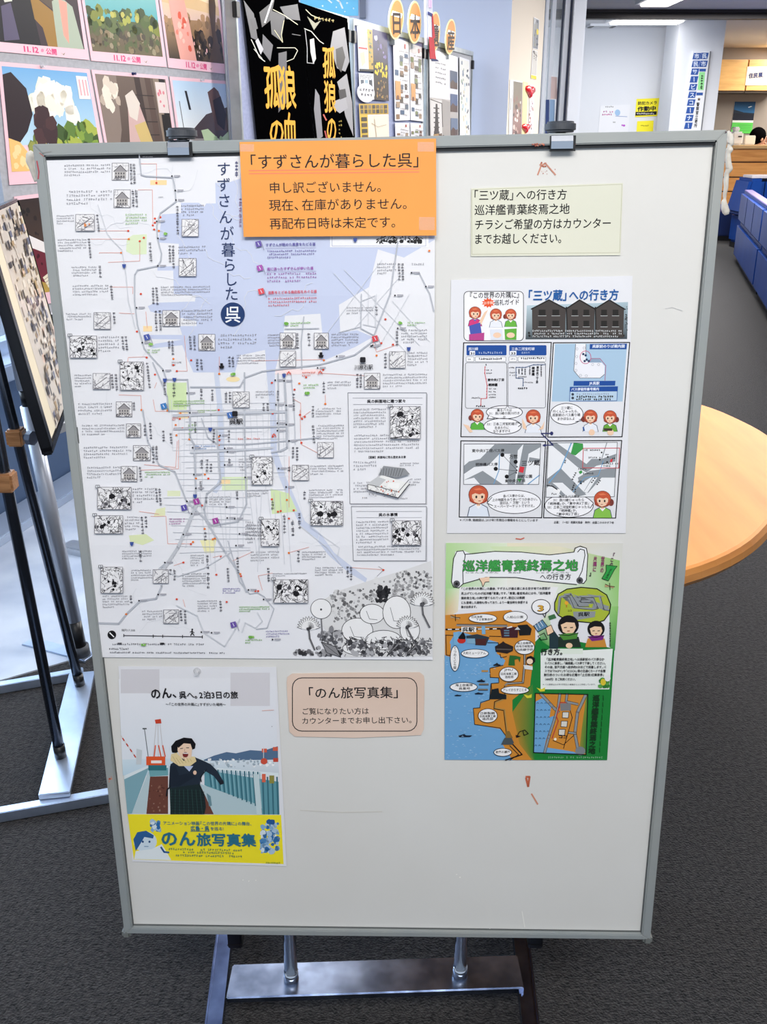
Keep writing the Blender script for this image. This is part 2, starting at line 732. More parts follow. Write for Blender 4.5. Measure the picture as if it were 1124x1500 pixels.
# cream wall end, its face running obliquely away
pa = at_y(748, 60, 6.1)
pb = at_y(796, 60, 7.0)
CREAMP = vplane((pa.x, pa.y), (pb.x, pb.y))
wlen = math.hypot(pb.x - pa.x, pb.y - pa.y)
bm = nb()
box(bm, 0, 0, -0.03, wlen, 2.46, 0, CREAMP.M)
struct(obj('wall_cream', bm, CREAM), 'cream wall end with flyers beside the glass door')

# glazed wall on the left: knee wall, sill, mullions, panes
gp = at_z(0, 767)
gq = at_z(67, 725)
dirg = (gq - gp).normalized()
g0 = gp - dirg * 2.2
GP = vplane((g0.x, g0.y), (g0.x + dirg.x, g0.y + dirg.y))
bm = nb()
box(bm, 0, 0, -0.12, 5.4, 0.5, 0, GP.M)
struct(obj('wall_window', bm, BLUEPANEL), 'blue-grey knee wall below the big windows')
FRAMEW = mat('satin_window_frame', (176, 188, 205), 0.35, 0.4)
GLASS = mat('window_glass', (235, 245, 250), 0.02, alpha=0.16)
bm = nb()
box(bm, 0, 0.5, -0.16, 5.4, 0.56, 0.07, GP.M, 0.006)
struct(obj('trim_2', bm, FRAMEW), 'pale window sill')
bm = nb()
box(bm, 0, 0, 0, 5.4, 0.035, 0.13, GP.M, 0.005)
struct(obj('baseboard_left', bm, FRAMEW), 'pale raised skirting below the windows')
for i in range(4):
    w0 = empty('window_%d' % (i + 1), matrix=GP.M @ Matrix.Translation((i * 1.35, 0.56, -0.06)))
    struct(w0, 'tall bright window pane in a pale frame')
    bm = nb()
    box(bm, 0, 0, -0.03, 0.06, 1.86, 0.03)
    box(bm, 1.29, 0, -0.03, 1.35, 1.86, 0.03)
    box(bm, 0.06, 1.8, -0.03, 1.29, 1.86, 0.03)
    box(bm, 0.06, 0, -0.03, 1.29, 0.05, 0.03)
    obj('window_frame', bm, FRAMEW, w0)
    bm = nb()
    box(bm, 0.06, 0.05, -0.004, 1.29, 1.8, 0.004)
    obj('pane', bm, GLASS, w0)
# strip of pale stone floor along the window
s0, s1 = at_z(-40, 1010), at_z(150, 955)
d = (s1 - s0).normalized()
a, b = s0 - d * 1.0, s0 + d * 1.6
bm = nb()
prism(bm, [(a.x, a.y), (b.x, b.y), ((gp + dirg * 1.3).x, (gp + dirg * 1.3).y), ((gp - dirg * 1.6).x, (gp - dirg * 1.6).y)], 0, 0.004)
struct(obj('floor_stone', bm, STONE), 'pale stone floor strip beside the window')

# glass door frame beyond the cream wall
door = empty('door_1', (at_y(825, 193, 7.2).x, 7.2, 0))
struct(door, 'aluminium framed glass door standing open')
FR = mat('bright_aluminium', (222, 226, 234), 0.3, 0.4)


def dx_at(px):
    return at_y(px, 100, 7.2).x - door.location.x


for x0, x1, yy in ((794, 799, 0.0), (805, 811, 0.05), (822, 829, 0.0), (832, 850, -0.06)):
    bm = nb()
    box(bm, dx_at(x0), yy - 0.03, 0, dx_at(x1), yy + 0.03, 2.4, None, 0.004)
    obj('door_stile', bm, FR, door)
bm = nb()
box(bm, dx_at(829), -0.035, 0, dx_at(832), 0.0, 2.4)
box(bm, dx_at(819), -0.01, 0, dx_at(821), 0.02, 2.4)
obj('dark_strip', bm, mat('navy_gasket', (30, 40, 70), 0.5), door)
for x0, x1, yy in ((785.5, 794, 0.02), (799, 805, 0.02), (811, 819, 0.02)):
    bm = nb()
    box(bm, dx_at(x0), yy - 0.004, 0.05, dx_at(x1), yy + 0.004, 2.35)
    obj('pane', bm, GLASS, door)

# ceiling lights of the far office and the hall
LAMP = mat('lit_lamp_tube', (255, 250, 244), 0.5, emit=3.5)
for k, (px, py, zz, sx, sy, lab) in enumerate(((974, -6, 2.42, 0.13, 0.34, 'bright ceiling light at the top edge above the dark beam'), (948, 27, 2.48, 0.38, 0.16, 'long bright ceiling light just beyond the dark beam'))):
    p = at_z(px, py, zz)
    t = empty('ceiling_light', (p.x, p.y, zz))
    tag(t, lab, 'light')
    bm = nb()
    box(bm, -sx - .04, -sy - .04, -0.03, sx + .04, sy + .04, 0)
    obj('lamp_housing', bm, WALLW, t)
    bm = nb()
    box(bm, -sx, -sy, -0.05, sx, sy, -0.03, None, 0.008)
    obj('lamp_diffuser', bm, LAMP, t)
p = at_z(882, 36, 2.48)
t = empty('ceiling_vent', (p.x, p.y, 2.48))
tag(t, 'small rectangular ceiling vent with two dark ends, left of the long light', 'vent')
bm = nb()
box(bm, -0.16, -0.12, -0.025, 0.16, 0.12, 0, None, 0.004)
obj('vent_cover', bm, WALLW, t)
for s in (-1, 1):
    bm = nb()
    box(bm, s * 0.13 - 0.02, -0.1, -0.03, s * 0.13 + 0.02, 0.1, -0.024)
    obj('vent_slot', bm, BLACK, t)

# ---------------------------------------------------------------- whiteboard
p = [0.3180627269782163, -0.03250695137155735, 0.0069299432097994825]
th = math.sqrt(sum(v * v for v in p))
Rb = Matrix.Rotation(th, 3, Vector([v / th for v in p]))
Rc = cam.rotation_euler.to_matrix()
cb = CAM + Rc @ Vector((-0.00276, -0.09995, -1.18685))
RW = Rc @ Rb
BP = Plane(cb, RW @ Vector((1, 0, 0)), RW @ Vector((0, 1, 0)))
OUT = [(47, 211), (1067, 190), (953, 1377), (182, 1368)]
INN = [(65, 229), (1050, 207), (941, 1370), (193, 1360)]
ZF = 0.008
wb = empty('whiteboard', matrix=BP.M)
tag(wb, 'large portrait whiteboard in a grey aluminium frame, covered with map and flyers', 'whiteboard')
o_ = [BP.uv(x, y, ZF) for x, y in OUT]
i_ = [BP.uv(x, y, ZF) for x, y in INN]
bm = nb()
prism(bm, [(x * 0.995, y * 0.995) for x, y in o_][::-1], -0.012, 0.0)
obj('panel', bm, BOARD_W, wb)
FRM = mat('grey_frame_paint', (158, 162, 160), 0.5, 0.1, noise=(9, (148, 155, 157)))
for k in range(4):
    a, b = k, (k + 1) % 4
    bm = nb()
    prism(bm, [o_[a], o_[b], i_[b], i_[a]][::-1], -0.016, ZF)
    bmesh.ops.bevel(bm, geom=bm.edges[:], offset=0.0012, segments=2, affect='EDGES')
    obj('frame_rail', bm, FRM, wb)
    bm = nb()
    # black seal along the top; grey strips elsewhere paint a thin edge shadow
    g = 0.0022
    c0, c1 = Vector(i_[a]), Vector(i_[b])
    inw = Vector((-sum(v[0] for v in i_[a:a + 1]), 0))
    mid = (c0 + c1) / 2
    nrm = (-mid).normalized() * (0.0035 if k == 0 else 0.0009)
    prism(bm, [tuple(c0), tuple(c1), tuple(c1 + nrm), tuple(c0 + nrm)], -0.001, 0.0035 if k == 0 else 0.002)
    obj('dark_strip', bm, BLACK if k == 0 else mat('grey_edge_shade', (84, 88, 88), .6), wb)
for (x, y) in OUT[2:]:
    u, v = BP.uv(x, y, 0)
    bm = nb()
    s = -1 if x > 500 else 1
    box(bm, u - (0.001 if s > 0 else .012), v - 0.001, -0.017, u + (0.012 if s > 0 else .001), v + 0.012, ZF + 0.0008, None, 0.003)
    obj('corner_cap', bm, mat('grey_corner_plastic', (110, 114, 112), 0.5), wb)

# rust and scuff marks on the board
mk = Print(BP, 0.0006)
RUST = ['#b0604a', '#c98a72', '#9c4a38']
mk.line([(788, 256), (793, 243), (799, 239), (806, 247), (814, 256)], 2.2, '#c68a76')
mk.blobs(788, 236, 802, 246, 10, .8, 1.8, RUST, 3)
mk.blobs(784, 246, 816, 256, 8, .4, 1.0, RUST, 5)
mk.line([(771, 1138), (776, 1138), (774, 1152), (771, 1140)], 3.0, '#c4674a')
mk.line([(779, 1163), (788, 1178)], 2.2, '#cf8d74')
mk.line([(765, 1335), (769, 1358)], 1.2, '#efeee9')
mk.line([(716, 1405 - 40), (718, 1360)], 1.0, '#efeee9')
mk.blobs(668, 1284 - 8, 676, 1290, 2, .8, 1.5, ['#f2f0ea'], 3)
mk.line([(756, 789), (763, 790), (768, 788)], 1.6, '#c9604c')
mk.line([(440, 1187), (500, 1190), (560, 1189)], .9, '#cfccc4')
mk.line([(975, 452), (985, 450), (1000, 455)], .8, '#cdcdcf')
mk.blobs(350, 1290 - 6, 380, 1296, 3, .6, 1.2, ['#f6f4ee'], 3)
mk.build('stain', wb, label='rust-coloured stains and scuffs', stuff=True)
mk = Print(BP, ZF + 0.0004)
mk.blobs(778, 209, 800, 215, 14, .8, 2.0, RUST, 8)
mk.blobs(830, 209, 846, 213, 6, .6, 1.4, RUST, 9)
mk.line([(54, 236), (57, 252), (56, 262)], 2.0, '#b0505a')
mk.line([(58, 224), (64, 229)], 1.0, '#b06058')
mk.line([(62, 224), (75, 222)], 1.3, '#8f8f8c')
mk.blobs(158, 1136, 166, 1148, 5, 1, 2.2, RUST, 4)
mk.blobs(1062, 192, 1066, 195, 2, .8, 1.4, ['#4a2a3a'], 4)
mk.build('stain', wb, label='rust stains on the frame', stuff=True)

# ---------------------------------------------------------------- stand that carries the whiteboard
stand = empty('board_stand', (0, 1.15, 0))
tag(stand, 'chrome rolling stand with crossbar and two poles behind the whiteboard', 'stand')


def S(bm, name, m, smooth=False, lab=None):
    for v in bm.verts:
        v.co -= Vector((0, 1.15, 0))
    o = obj(name, bm, m, stand, smooth=smooth)
    if lab:
        o['label'] = lab
    return o


q = [at_z(x, y, 0.06) for x, y in ((341, 1412), (758, 1398), (768, 1447), (331, 1462))]
bm = nb()
prism(bm, [(v.x, v.y) for v in q], 0.048, 0.06)
bmesh.ops.bevel(bm, geom=bm.edges[:], offset=0.002, segments=2, affect='EDGES')
S(bm, 'crossbar', STEEL)
DSTEEL = mat('dark_polished_steel', (120, 135, 170), 0.2, 1.0, noise=(12, (70, 80, 110)))
for px, px2 in ((328, 313), (764, 778)):
    a, b = at_z(px, 1372, 0.05), at_z(px2, 1500, 0.05)
    d = (b - a).normalized()
    a2, b2 = a - d * 0.12, b + d * 0.28
    nrm = Vector((-d.y, d.x, 0)) * 0.013
    bm = nb()
    prism(bm, [((a2 + nrm).x, (a2 + nrm).y), ((b2 + nrm).x, (b2 + nrm).y), ((b2 - nrm).x, (b2 - nrm).y), ((a2 - nrm).x, (a2 - nrm).y)], 0.028, 0.05)
    for s in (1, -1):
        n2 = nrm * s
        n3 = nrm * s * 0.8
        prism(bm, [((a2 + n2).x, (a2 + n2).y), ((b2 + n2).x, (b2 + n2).y), ((b2 + n3).x, (b2 + n3).y), ((a2 + n3).x, (a2 + n3).y)][::1], 0.05, 0.053)
    S(bm, 'foot_channel', DSTEEL)
    for e in (a2 + d * .02, b2 - d * .02):
        bm = nb()
        tube(bm, (e.x - .009, e.y, 0.014), (e.x + .009, e.y, 0.014), 0.0138, seg=20)
        S(bm, 'caster', RUBBER, False)
poles = []
for px, py in ((427, 1437), (674, 1430)):
    b = at_z(px, py - 3, 0.06)
    poles.append(b)
    bm = nb()
    tube(bm, (b.x, b.y, 0.06), (b.x, b.y, 1.27), 0.0105, seg=28)
    S(bm, 'pole', CHROME, True)
    bm = nb()
    tube(bm, (b.x, b.y, 0.0602), (b.x, b.y, 0.078), 0.0118, 0.0112, seg=28)
    S(bm, 'pole_collar', CHROME, True)
bm = nb()
ytop = poles[0].y
box(bm, -0.33, ytop - 0.012, 1.262, 0.33, ytop + 0.012, 1.28, None, 0.002)
S(bm, 'top_bar', STEEL)
bm = nb()
box(bm, -0.21, ytop - 0.03, 0.25, 0.22, ytop - 0.0115, 0.27, None, 0.002)
S(bm, 'lower_bar', STEEL)
for px in (345, 784):
    c = at_y(px, 1381, 1.085)
    bm = nb()
    box(bm, c.x - 0.0105, c.y - 0.005, c.z - 0.007, c.x + 0.0105, ytop - 0.0, c.z + 0.045, None, 0.0015)
    box(bm, c.x - 0.0112, c.y - 0.006, c.z - 0.0, c.x + 0.0112, c.y - 0.0045, c.z + 0.0016)
    S(bm, 'bracket', BLACK if px > 500 else mat('dark_steel_bracket', (58, 56, 58), 0.3, 0.9))
for px, kx in ((262, 263), (823, 823)):
    cu, cv = BP.uv(px, 212, ZF)
    tp = BP.uv(px, 207.5 if px < 500 else 198, ZF)[1]
    bm = nb()
    M = BP.M
    w = 0.0115
    # metal strip bent over the frame and down its face
    prof = [(-0.05, tp + 0.002), (0.004, tp + 0.002), (0.0105, tp - 0.0005), (0.0125, tp - 0.006), (0.0125, tp - 0.0135), (0.0085, tp - 0.0135), (0.0085, tp + 0.0), (-0.05, tp + 0.0005)]
    lo = [bm.verts.new(M @ Vector((cu - w, y, z))) for z, y in prof]
    hi = [bm.verts.new(M @ Vector((cu + w, y, z))) for z, y in prof]
    n = len(prof)
    bm.faces.new(lo)
    bm.faces.new(hi[::-1])
    for i in range(n):
        bm.faces.new((lo[i], hi[i], hi[(i + 1) % n], lo[(i + 1) % n]))
    bmesh.ops.recalc_face_normals(bm, faces=bm.faces)
    S(bm, 'clamp', CHROME)
    bm = nb()
    box(bm, cu - w - .001, tp - 0.016, 0.0083, cu + w + .003, tp - 0.0005, 0.0095, M)
    S(bm, 'clamp_pad', BLACK)
    bm = nb()
    ku = BP.uv(kx, 200, 0)[0]
    kz = -0.012
    c0 = M @ Vector((ku, tp + 0.004, kz))
    c1 = M @ Vector((ku, tp + 0.0145, kz))
    tube(bm, c0, c1, 0.0165, seg=40)
    bmesh.ops.bevel(bm, geom=[e for e in bm.edges if len(e.link_faces) == 2 and e.calc_face_angle(0) > 1], offset=0.0022, segments=3, affect='EDGES')
    S(bm, 'clamp_knob', RUBBER)
    bm = nb()
    tube(bm, M @ Vector((ku, tp + 0.0015, kz)), c0, 0.006, seg=16)
    S(bm, 'clamp_screw', BLACK)

# ---------------------------------------------------------------- leaning easel at the left with its dark-framed board
ez = empty('easel_stand', (-0.72, 1.85, 0))
tag(ez, 'steel floor stand with two dark poles left of the whiteboard', 'stand')
EO = Vector((-0.72, 1.85, 0))


def Ez(bm, name, m, smooth=False, parent=ez):
    for v in bm.verts:
        v.co -= EO
    return obj(name, bm, m, parent, smooth=smooth)


def bar_px(x0, y0, x1, y1, z, half, h, extl=0.0, extr=0.0):
    a, b = at_z(x0, y0, z), at_z(x1, y1, z)
    d = (b - a).normalized()
    a, b = a - d * extl, b + d * extr
    n = Vector((-d.y, d.x, 0)) * half
    bm = nb()
    prism(bm, [((a + n).x, (a + n).y), ((b + n).x, (b + n).y), ((b - n).x, (b - n).y), ((a - n).x, (a - n).y)], z - h, z)
    bmesh.ops.bevel(bm, geom=bm.edges[:], offset=0.0015, segments=2, affect='EDGES')
    return bm


MATTE = mat('satin_steel', (196, 208, 226), 0.35, 0.85, noise=(9, (170, 184, 206)))
Ez(bar_px(0, 1186, 160, 1158, 0.026, 0.011, 0.024, 0.3, 0.0), 'foot_bar', MATTE)
Ez(bar_px(0, 1001, 104, 983, 0.026, 0.011, 0.024, 0.3, 0.03), 'foot_bar', MATTE)
Ez(bar_px(79, 1162, 120, 984, 0.040, 0.031, 0.013), 'base_plate', MATTE)
POLE = mat('dark_chrome_tube', (88, 96, 110), 0.25, 0.95)
pb1 = at_z(89, 1108, 0.04)
pb2 = at_z(117, 1003, 0.04)
WOODC = wood_mat('tan_taped_clamp', (176, 128, 86), (140, 96, 60), 20)
KNOB = mat('blue_grey_knob', (78, 90, 112), 0.4)
for b, lean, pc in ((pb1, 0.030, (13, 706)), (pb2, 0.075, (34, 640))):
    top = Vector((b.x - lean * 2.0, b.y, 1.5))
    bm = nb()
    tube(bm, b, top, 0.0115, seg=20)
    Ez(bm, 'pole', POLE, True)
    bm = nb()
    tube(bm, b, b + Vector((-lean * .03, 0, .03)), 0.0125, seg=20)
    Ez(bm, 'pole_sleeve', BLACK, True)
    # clamp where the photo has it: same height along the pole
    best = min((abs((CAM + Vector((0, 0, 0)) - CAM).length), 0) for _ in (0,))
    zc = None
    for k in range(200):
        s = k / 200
        P = b.lerp(top, s)
        d = P - CAM
        dep = d.y * CT - d.z * ST
        py = 750 - (d.y * ST + d.z * CT) / dep * F_PX
        if py <= pc[1]:
            zc = P
            break
    bm = nb()
    box(bm, zc.x - 0.018, zc.y - 0.018, zc.z - 0.019, zc.x + 0.018, zc.y + 0.018, zc.z + 0.019, None, 0.004)
    cl = Ez(bm, 'clamp', WOODC)
    if lean > .05:
        bm = nb()
        tube(bm, zc + Vector((0.018, -0.005, 0)), zc + Vector((0.034, -0.01, 0)), 0.006, seg=12)
        tube(bm, zc + Vector((0.03, -0.009, 0)), zc + Vector((0.042, -0.013, 0)), 0.0165, seg=8)
        Ez(bm, 'knob', KNOB, False)

# the dark-framed board it carries
nb0 = Vector((-0.685, 1.86, 0.69))
nt0 = Vector((-0.757, 1.86, 1.155))
fd = Vector((-0.102, 0.48, 0))
pe = empty('framed_board', tuple(nb0))
tag(pe, 'black-framed board with a pale bordered print, seen edge-on at the far left', 'board')


def slab(name, s0, s1, h0, h1, n0, n1, m, parent=pe, bevel=0.0):
    upv = (nt0 - nb0)
    nrm = fd.cross(upv).normalized() * 1.0
    bm = nb()
    vs = []
    for nn in (n0, n1):
        for (s, h) in ((s0, h0), (s1, h0), (s1, h1), (s0, h1)):
            vs.append(bm.verts.new(fd * s + upv * h + nrm * nn))
    for f in ((0, 1, 2, 3), (7, 6, 5, 4), (0, 4, 5, 1), (1, 5, 6, 2), (2, 6, 7, 3), (3, 7, 4, 0)):
        bm.faces.new([vs[i] for i in f])
    bmesh.ops.recalc_face_normals(bm, faces=bm.faces)
    if bevel:
        bmesh.ops.bevel(bm, geom=bm.edges[:], offset=bevel, segments=2, affect='EDGES')
    return obj(name, bm, m, parent)


FB = mat('black_lacquered_frame', (22, 24, 30), 0.22, 0.2)
slab('backing', 0.02, 0.98, 0.01, 0.99, -0.010, 0.003, BLACK)
slab('frame_rail', 0.0, 0.07, 0.0, 1.0, -0.014, 0.008, FB, bevel=0.003)
slab('frame_rail', 0.985, 1.0, 0.0, 1.0, -0.014, 0.008, FB, bevel=0.003)
slab('frame_rail', 0.0, 1.0, -0.012, 0.03, -0.014, 0.008, FB, bevel=0.003)
slab('frame_rail', 0.0, 1.0, 0.985, 1.0, -0.014, 0.008, FB, bevel=0.003)
slab('mount', 0.07, 0.985, 0.035, 0.965, 0.003, 0.006, mat('cream_card', (226, 216, 190), 0.7))
upv = nt0 - nb0
EP = Plane(nb0, fd, upv)
pr = Print(EP, 0.0064, 2e-5)


def EPq(s0, h0, s1, h1, col):
    L1, L2 = fd.length, upv.length
    pr.raw([(s0 * L1, h0 * L2), (s1 * L1, h0 * L2), (s1 * L1, h1 * L2), (s0 * L1, h1 * L2)], col)
    pr.up()


EPq(0.25, 0.03, 0.98, 0.985, '#d9d0c4')
R = random.Random(4)
for k in range(260):
    s, h = R.uniform(.26, .94), R.uniform(.04, .95)
    EPq(s, h, min(.98, s + R.uniform(.02, .07)), min(.98, h + R.uniform(.01, .045)), R.choice(['#8a7a68', '#2c2a30', '#e6dccf', '#b59a72', '#6a6f86', '#c7b7a2', '#f0e8dc', '#4a4650', '#e7c9b8']))
o = pr.build('printed_picture', None, m=GLOSS_PRINT)
o.parent = pe
o.matrix_parent_inverse = Matrix.Translation(-Vector(nb0))
o.matrix_basis = EP.M

# grey telescopic pole behind it
b3 = at_z(118, 948, 0.03)
t3 = empty('telescopic_stand', (b3.x, b3.y, 0))
tag(t3, 'grey telescopic pole on a flat foot beside the window', 'stand')


def T3(bm, name, m, smooth=True):
    for v in bm.verts:
        v.co -= Vector((b3.x, b3.y, 0))
    return obj(name, bm, m, t3, smooth=smooth)


GREYT = mat('light_grey_tube', (170, 176, 188), 0.35, 0.5)
ln = Vector((-0.07, 0.0, 1.0))
B3 = Vector((b3.x, b3.y, 0))
bm = nb(); tube(bm, B3 + ln * 0.02, B3 + ln * 0.11, 0.018, seg=20); T3(bm, 'foot_socket', BLACK)
bm = nb(); tube(bm, B3 + ln * 0.008, B3 + ln * 0.035, 0.024, seg=20); T3(bm, 'foot_collar', RUBBER)
bm = nb(); tube(bm, B3 + ln * 0.11, B3 + ln * 0.69, 0.019, seg=24); T3(bm, 'lower_tube', GREYT)
bm = nb(); tube(bm, B3 + ln * 0.69, B3 + ln * 0.73, 0.014, seg=24); T3(bm, 'coupling', BLACK)
bm = nb(); tube(bm, B3 + ln * 0.73, B3 + ln * 1.5, 0.017, seg=24); T3(bm, 'upper_tube', GREYT)
o = bar_px(40, 938, 132, 962, 0.008, 0.022, 0.008)
T3(o, 'foot_plate', MATTE, False)

# white knotted cords hanging behind the board frame on both sides
CORD = mat('off_white_cotton', (226, 222, 212), 0.9, noise=(60, (196, 190, 180)))


def cord(pts, label, Y):
    fine = []
    for a, b in zip(pts, pts[1:]):
        for k in range(3):
            t = k / 3
            e = t * t * (3 - 2 * t)
            fine.append((a[0] + (b[0] - a[0]) * t, a[1] + (b[1] - a[1]) * t, a[2] + (b[2] - a[2]) * e))
    pts = fine + [pts[-1]]
    P = [at_y(x, y, Y) for x, y, r in pts]
    base = P[-1].copy()
    bm = nb()
    path_tube(bm, [q - base for q in P], [r / 1400 * 1.25 for _, _, r in pts], 12)
    o = obj('knotted_cord', bm, CORD, matrix=Matrix.Translation(base), smooth=True)
    tag(o, label, 'cord')


cord([(1066, 193, 2.6), (1070, 200, 4.2), (1071, 210, 4.0), (1069, 214, 2.5), (1069, 219, 4.5), (1067, 225, 3.0), (1067, 235, 3.6), (1068, 243, 4.0), (1069, 247, 4.2), (1065, 254, 3.0), (1064, 265, 3.2), (1064, 275, 2.8), (1062, 285, 2.4), (1062, 291, 1.8), (1061, 296, 3.4), (1062, 304, 4.6), (1064, 310, 4.6), (1065, 314, 3.0)], 'white knotted cord hanging at the right edge of the whiteboard', 1.125)
cord([(47, 222, 2.4), (44, 227, 4.8), (44, 236, 5.2), (47, 245, 4.0), (50, 256, 3.2), (53, 266, 2.4)], 'short white knotted cord at the top left corner of the whiteboard', 1.122)
# ---------------------------------------------------------------- papers on the whiteboard
PAPER = mat('matt_white_paper', (232, 233, 238), 0.6, spec=0.3)
GPAPER = mat('glossy_white_paper', (228, 229, 234), 0.35, coat=0.25)
K = '#17151b'

# --- the big folded map -------------------------------------------------------
MQ = [(66, 229), (638, 213), (634, 966), (150, 962)]
vf = [BP.uv(350, y, 0)[1] for y in (434, 636, 797)]
uf = BP.uv(372, 600, 0)[0]
CR = [(1, vf[0]), (1, vf[1]), (1, vf[2])]
vtop, vbot = BP.uv(350, 160, 0)[1], BP.uv(350, 1020, 0)[1]


def crease_h(u, v):
    """a sheet that was folded: shallow ridges and valleys between the fold lines"""
    ks = [(vtop, 0.0008), (vf[0], 0.0040), (vf[1], 0.0008), (vf[2], 0.0036), (vbot, 0.0006)]
    h = 0.0008
    for (a, ha), (b, hb) in zip(ks, ks[1:]):
        if b <= v <= a:
            h = ha + (hb - ha) * (a - v) / (a - b)
    return h


mp_, MO = sheet('map_poster', BP, MQ, 0.0010, 0.00025, PAPER, 'large white walking map with a lavender bay, filling the left half of the whiteboard', 'map', creases=(CR, crease_h))


def MB_(name, pr, label=None):
    return pr.build(name, mp_, MO, creases=(CR, crease_h), label=label, stuff=True)


SEA = '#c6cfe8'
g = Print(BP, 0.00103)
g.poly([(316, 268), (336, 267), (352, 262), (356, 222), (637, 214), (637, 351), (592, 377), (554, 365), (541, 420), (497, 446), (499, 487), (523, 483), (547, 493), (520, 508), (470, 530), (474, 500), (470, 459), (418, 462), (416, 492), (408, 525), (403, 545), (391, 545), (389, 512), (352, 520), (345, 545), (284, 545), (274, 522), (268, 505), (222, 510), (228, 503), (268, 497), (220, 496), (220, 490), (268, 490), (264, 477), (289, 477), (289, 470), (222, 456), (218, 448), (228, 443), (287, 441), (288, 433), (256, 430), (255, 396), (232, 396), (232, 391), (263, 389), (263, 357), (233, 355), (238, 314), (266, 312), (266, 297), (292, 297), (300, 303), (303, 298), (317, 298)], SEA)
g.poly([(314, 545), (321, 545), (327, 600), (329, 660), (330, 705), (318, 722), (312, 720), (322, 700), (321, 655), (319, 600)], '#cdd5e6')
g.poly([(391, 545), (403, 545), (405, 600), (406, 660), (420, 700), (436, 736), (447, 762), (470, 780), (490, 808), (520, 832), (538, 846), (536, 852), (512, 838), (482, 812), (462, 786), (440, 768), (426, 738), (410, 700), (397, 662), (396, 600)], '#cad2e6')
GREEN = '#d6e6ba'
g.poly([(187, 350), (196, 344), (216, 343), (216, 372), (196, 373), (186, 368)], '#dbe8c4')
g.rect(245, 560, 274, 600, '#d3e6b4')
g.rect(326, 698, 363, 718, '#d9e8bf')
g.poly([(397, 715), (424, 722), (436, 748), (399, 752)], '#d5e7b6')
g.poly([(190, 783), (215, 781), (227, 790), (210, 797), (192, 792)], '#dde6b8')
g.poly([(230, 745), (243, 742), (243, 754), (226, 756)], '#e3e7bd')
g.rect(246, 718, 265, 726, '#e2e9c4')
g.poly([(294, 790), (318, 789), (314, 808), (301, 808)], '#f1ecb8')
g.rect(221, 264, 245, 271, '#f9d9a4')
g.rect(211, 477, 224, 485, '#f8dcab')
g.ell(342, 555, 10, 4, '#f3dfae')
g.rect(261, 603, 276, 613, '#f8e3bb')
g.rect(323, 702, 338, 708, '#f8dcab')
g.rect(404, 540, 470, 548, '#f6e3e3')
g.rect(484, 330, 628, 362, '#eef0f6')
g.line([(487, 330), (487, 360), (624, 360), (624, 330)], .7, '#a3a8c0')
g.scribble(552, 346, 620, 357, 60, 1.2, ['#222', '#444'], 5, 8)
g.blobs(552, 350, 620, 357, 16, 1.5, 4, ['#222226'], 2)
MB_('map_area', g, 'lavender sea and pale green parks')

g = Print(BP, 0.00130)
RD, RL = '#b9bdc6', '#d3d6dc'
R = random.Random(11)
# faint hill tracks
for k in range(34):
    x, y = R.uniform(110, 480), R.choice([R.uniform(240, 560), R.uniform(560, 950)])
    pts = [(x, y)]
    a = R.uniform(0, 6.28)
    for j in range(9):
        a += R.uniform(-.9, .9)
        x += 9 * math.cos(a)
        y += 11 * math.sin(a)
        if not (100 + (y - 240) * .1 < x < 500 and 236 < y < 955) or (y > 830 and x > 440):
            break
        pts.append((x, y))
    g.line(pts, .7, '#dfe1e6')
# street grid
for i in range(19):
    x = 252 + i * 9.5
    g.line([(x, 585 + (i % 5) * 4), (x + R.uniform(-3, 6), 640 + (i % 3) * 30 + 20)], .7, RL)
for i in range(16):
    y = 592 + i * 8.4
    g.line([(255 + (i % 4) * 6, y), (420 - (i % 3) * 18, y - R.uniform(0, 4))], .7, RL)
for i in range(16):
    x = 285 + i * 9
    g.line([(x, 720), (x + R.uniform(-12, 12), 800 + (i % 4) * 12)], .7, RL)
for i in range(9):
    y = 728 + i * 10
    g.line([(240 + i * 3, y), (368, y + R.uniform(-5, 5))], .7, RL)
for a_, b_ in (((490, 400), (600, 520)), ((505, 395), (615, 505)), ((560, 380), (470, 500)), ((590, 400), (520, 480)), ((575, 440), (630, 500)), ((600, 430), (560, 500)), ((540, 475), (540, 425)), ((550, 478), (552, 430))):
    g.line([a_, b_], .7, RL)
g.line([(205, 227), (208, 256), (215, 258), (254, 260), (257, 272), (259, 295), (236, 312), (231, 330), (232, 348), (238, 371), (237, 382), (232, 389), (203, 395), (199, 402), (199, 440), (203, 475), (213, 510), (226, 525), (240, 540), (245, 555), (276, 555), (279, 602), (248, 601), (246, 580), (238, 560), (225, 530)], 1.8, RD)
g.line([(145, 300), (158, 340), (165, 350), (180, 365), (186, 400), (190, 440), (200, 480)], 1.0, RL)
g.line([(279, 602), (279, 640), (285, 650), (289, 740), (275, 775), (252, 817), (235, 831), (238, 857), (230, 875), (207, 878), (187, 897), (175, 912), (146, 911)], 2.6, RD)
g.line([(289, 738), (262, 800), (241, 832)], 4.6, '#c3c6cd')
g.line([(318, 630), (324, 705), (304, 722), (300, 745), (304, 762), (330, 805), (350, 835), (362, 865)], 2.6, RD)
g.line([(359, 545), (359, 640), (362, 737), (350, 762), (312, 768), (284, 742), (274, 732), (257, 690), (234, 680), (217, 645), (210, 600)], 2.2, RD)
g.line([(255, 608), (310, 606), (345, 604), (420, 602)], 4.0, '#c5c9d2')
g.line([(280, 566), (352, 566), (360, 552), (385, 543), (470, 533), (520, 519), (545, 500), (556, 470), (572, 430), (580, 375), (583, 355)], 2.0, RD)
g.line([(255, 628), (420, 624)], 2.4, RD)
g.line([(280, 662), (360, 658), (400, 655)], 3.0, '#c7cbd3')
g.line([(296, 612), (305, 640), (320, 650), (362, 650), (410, 646), (470, 640)], 1.6, RD)
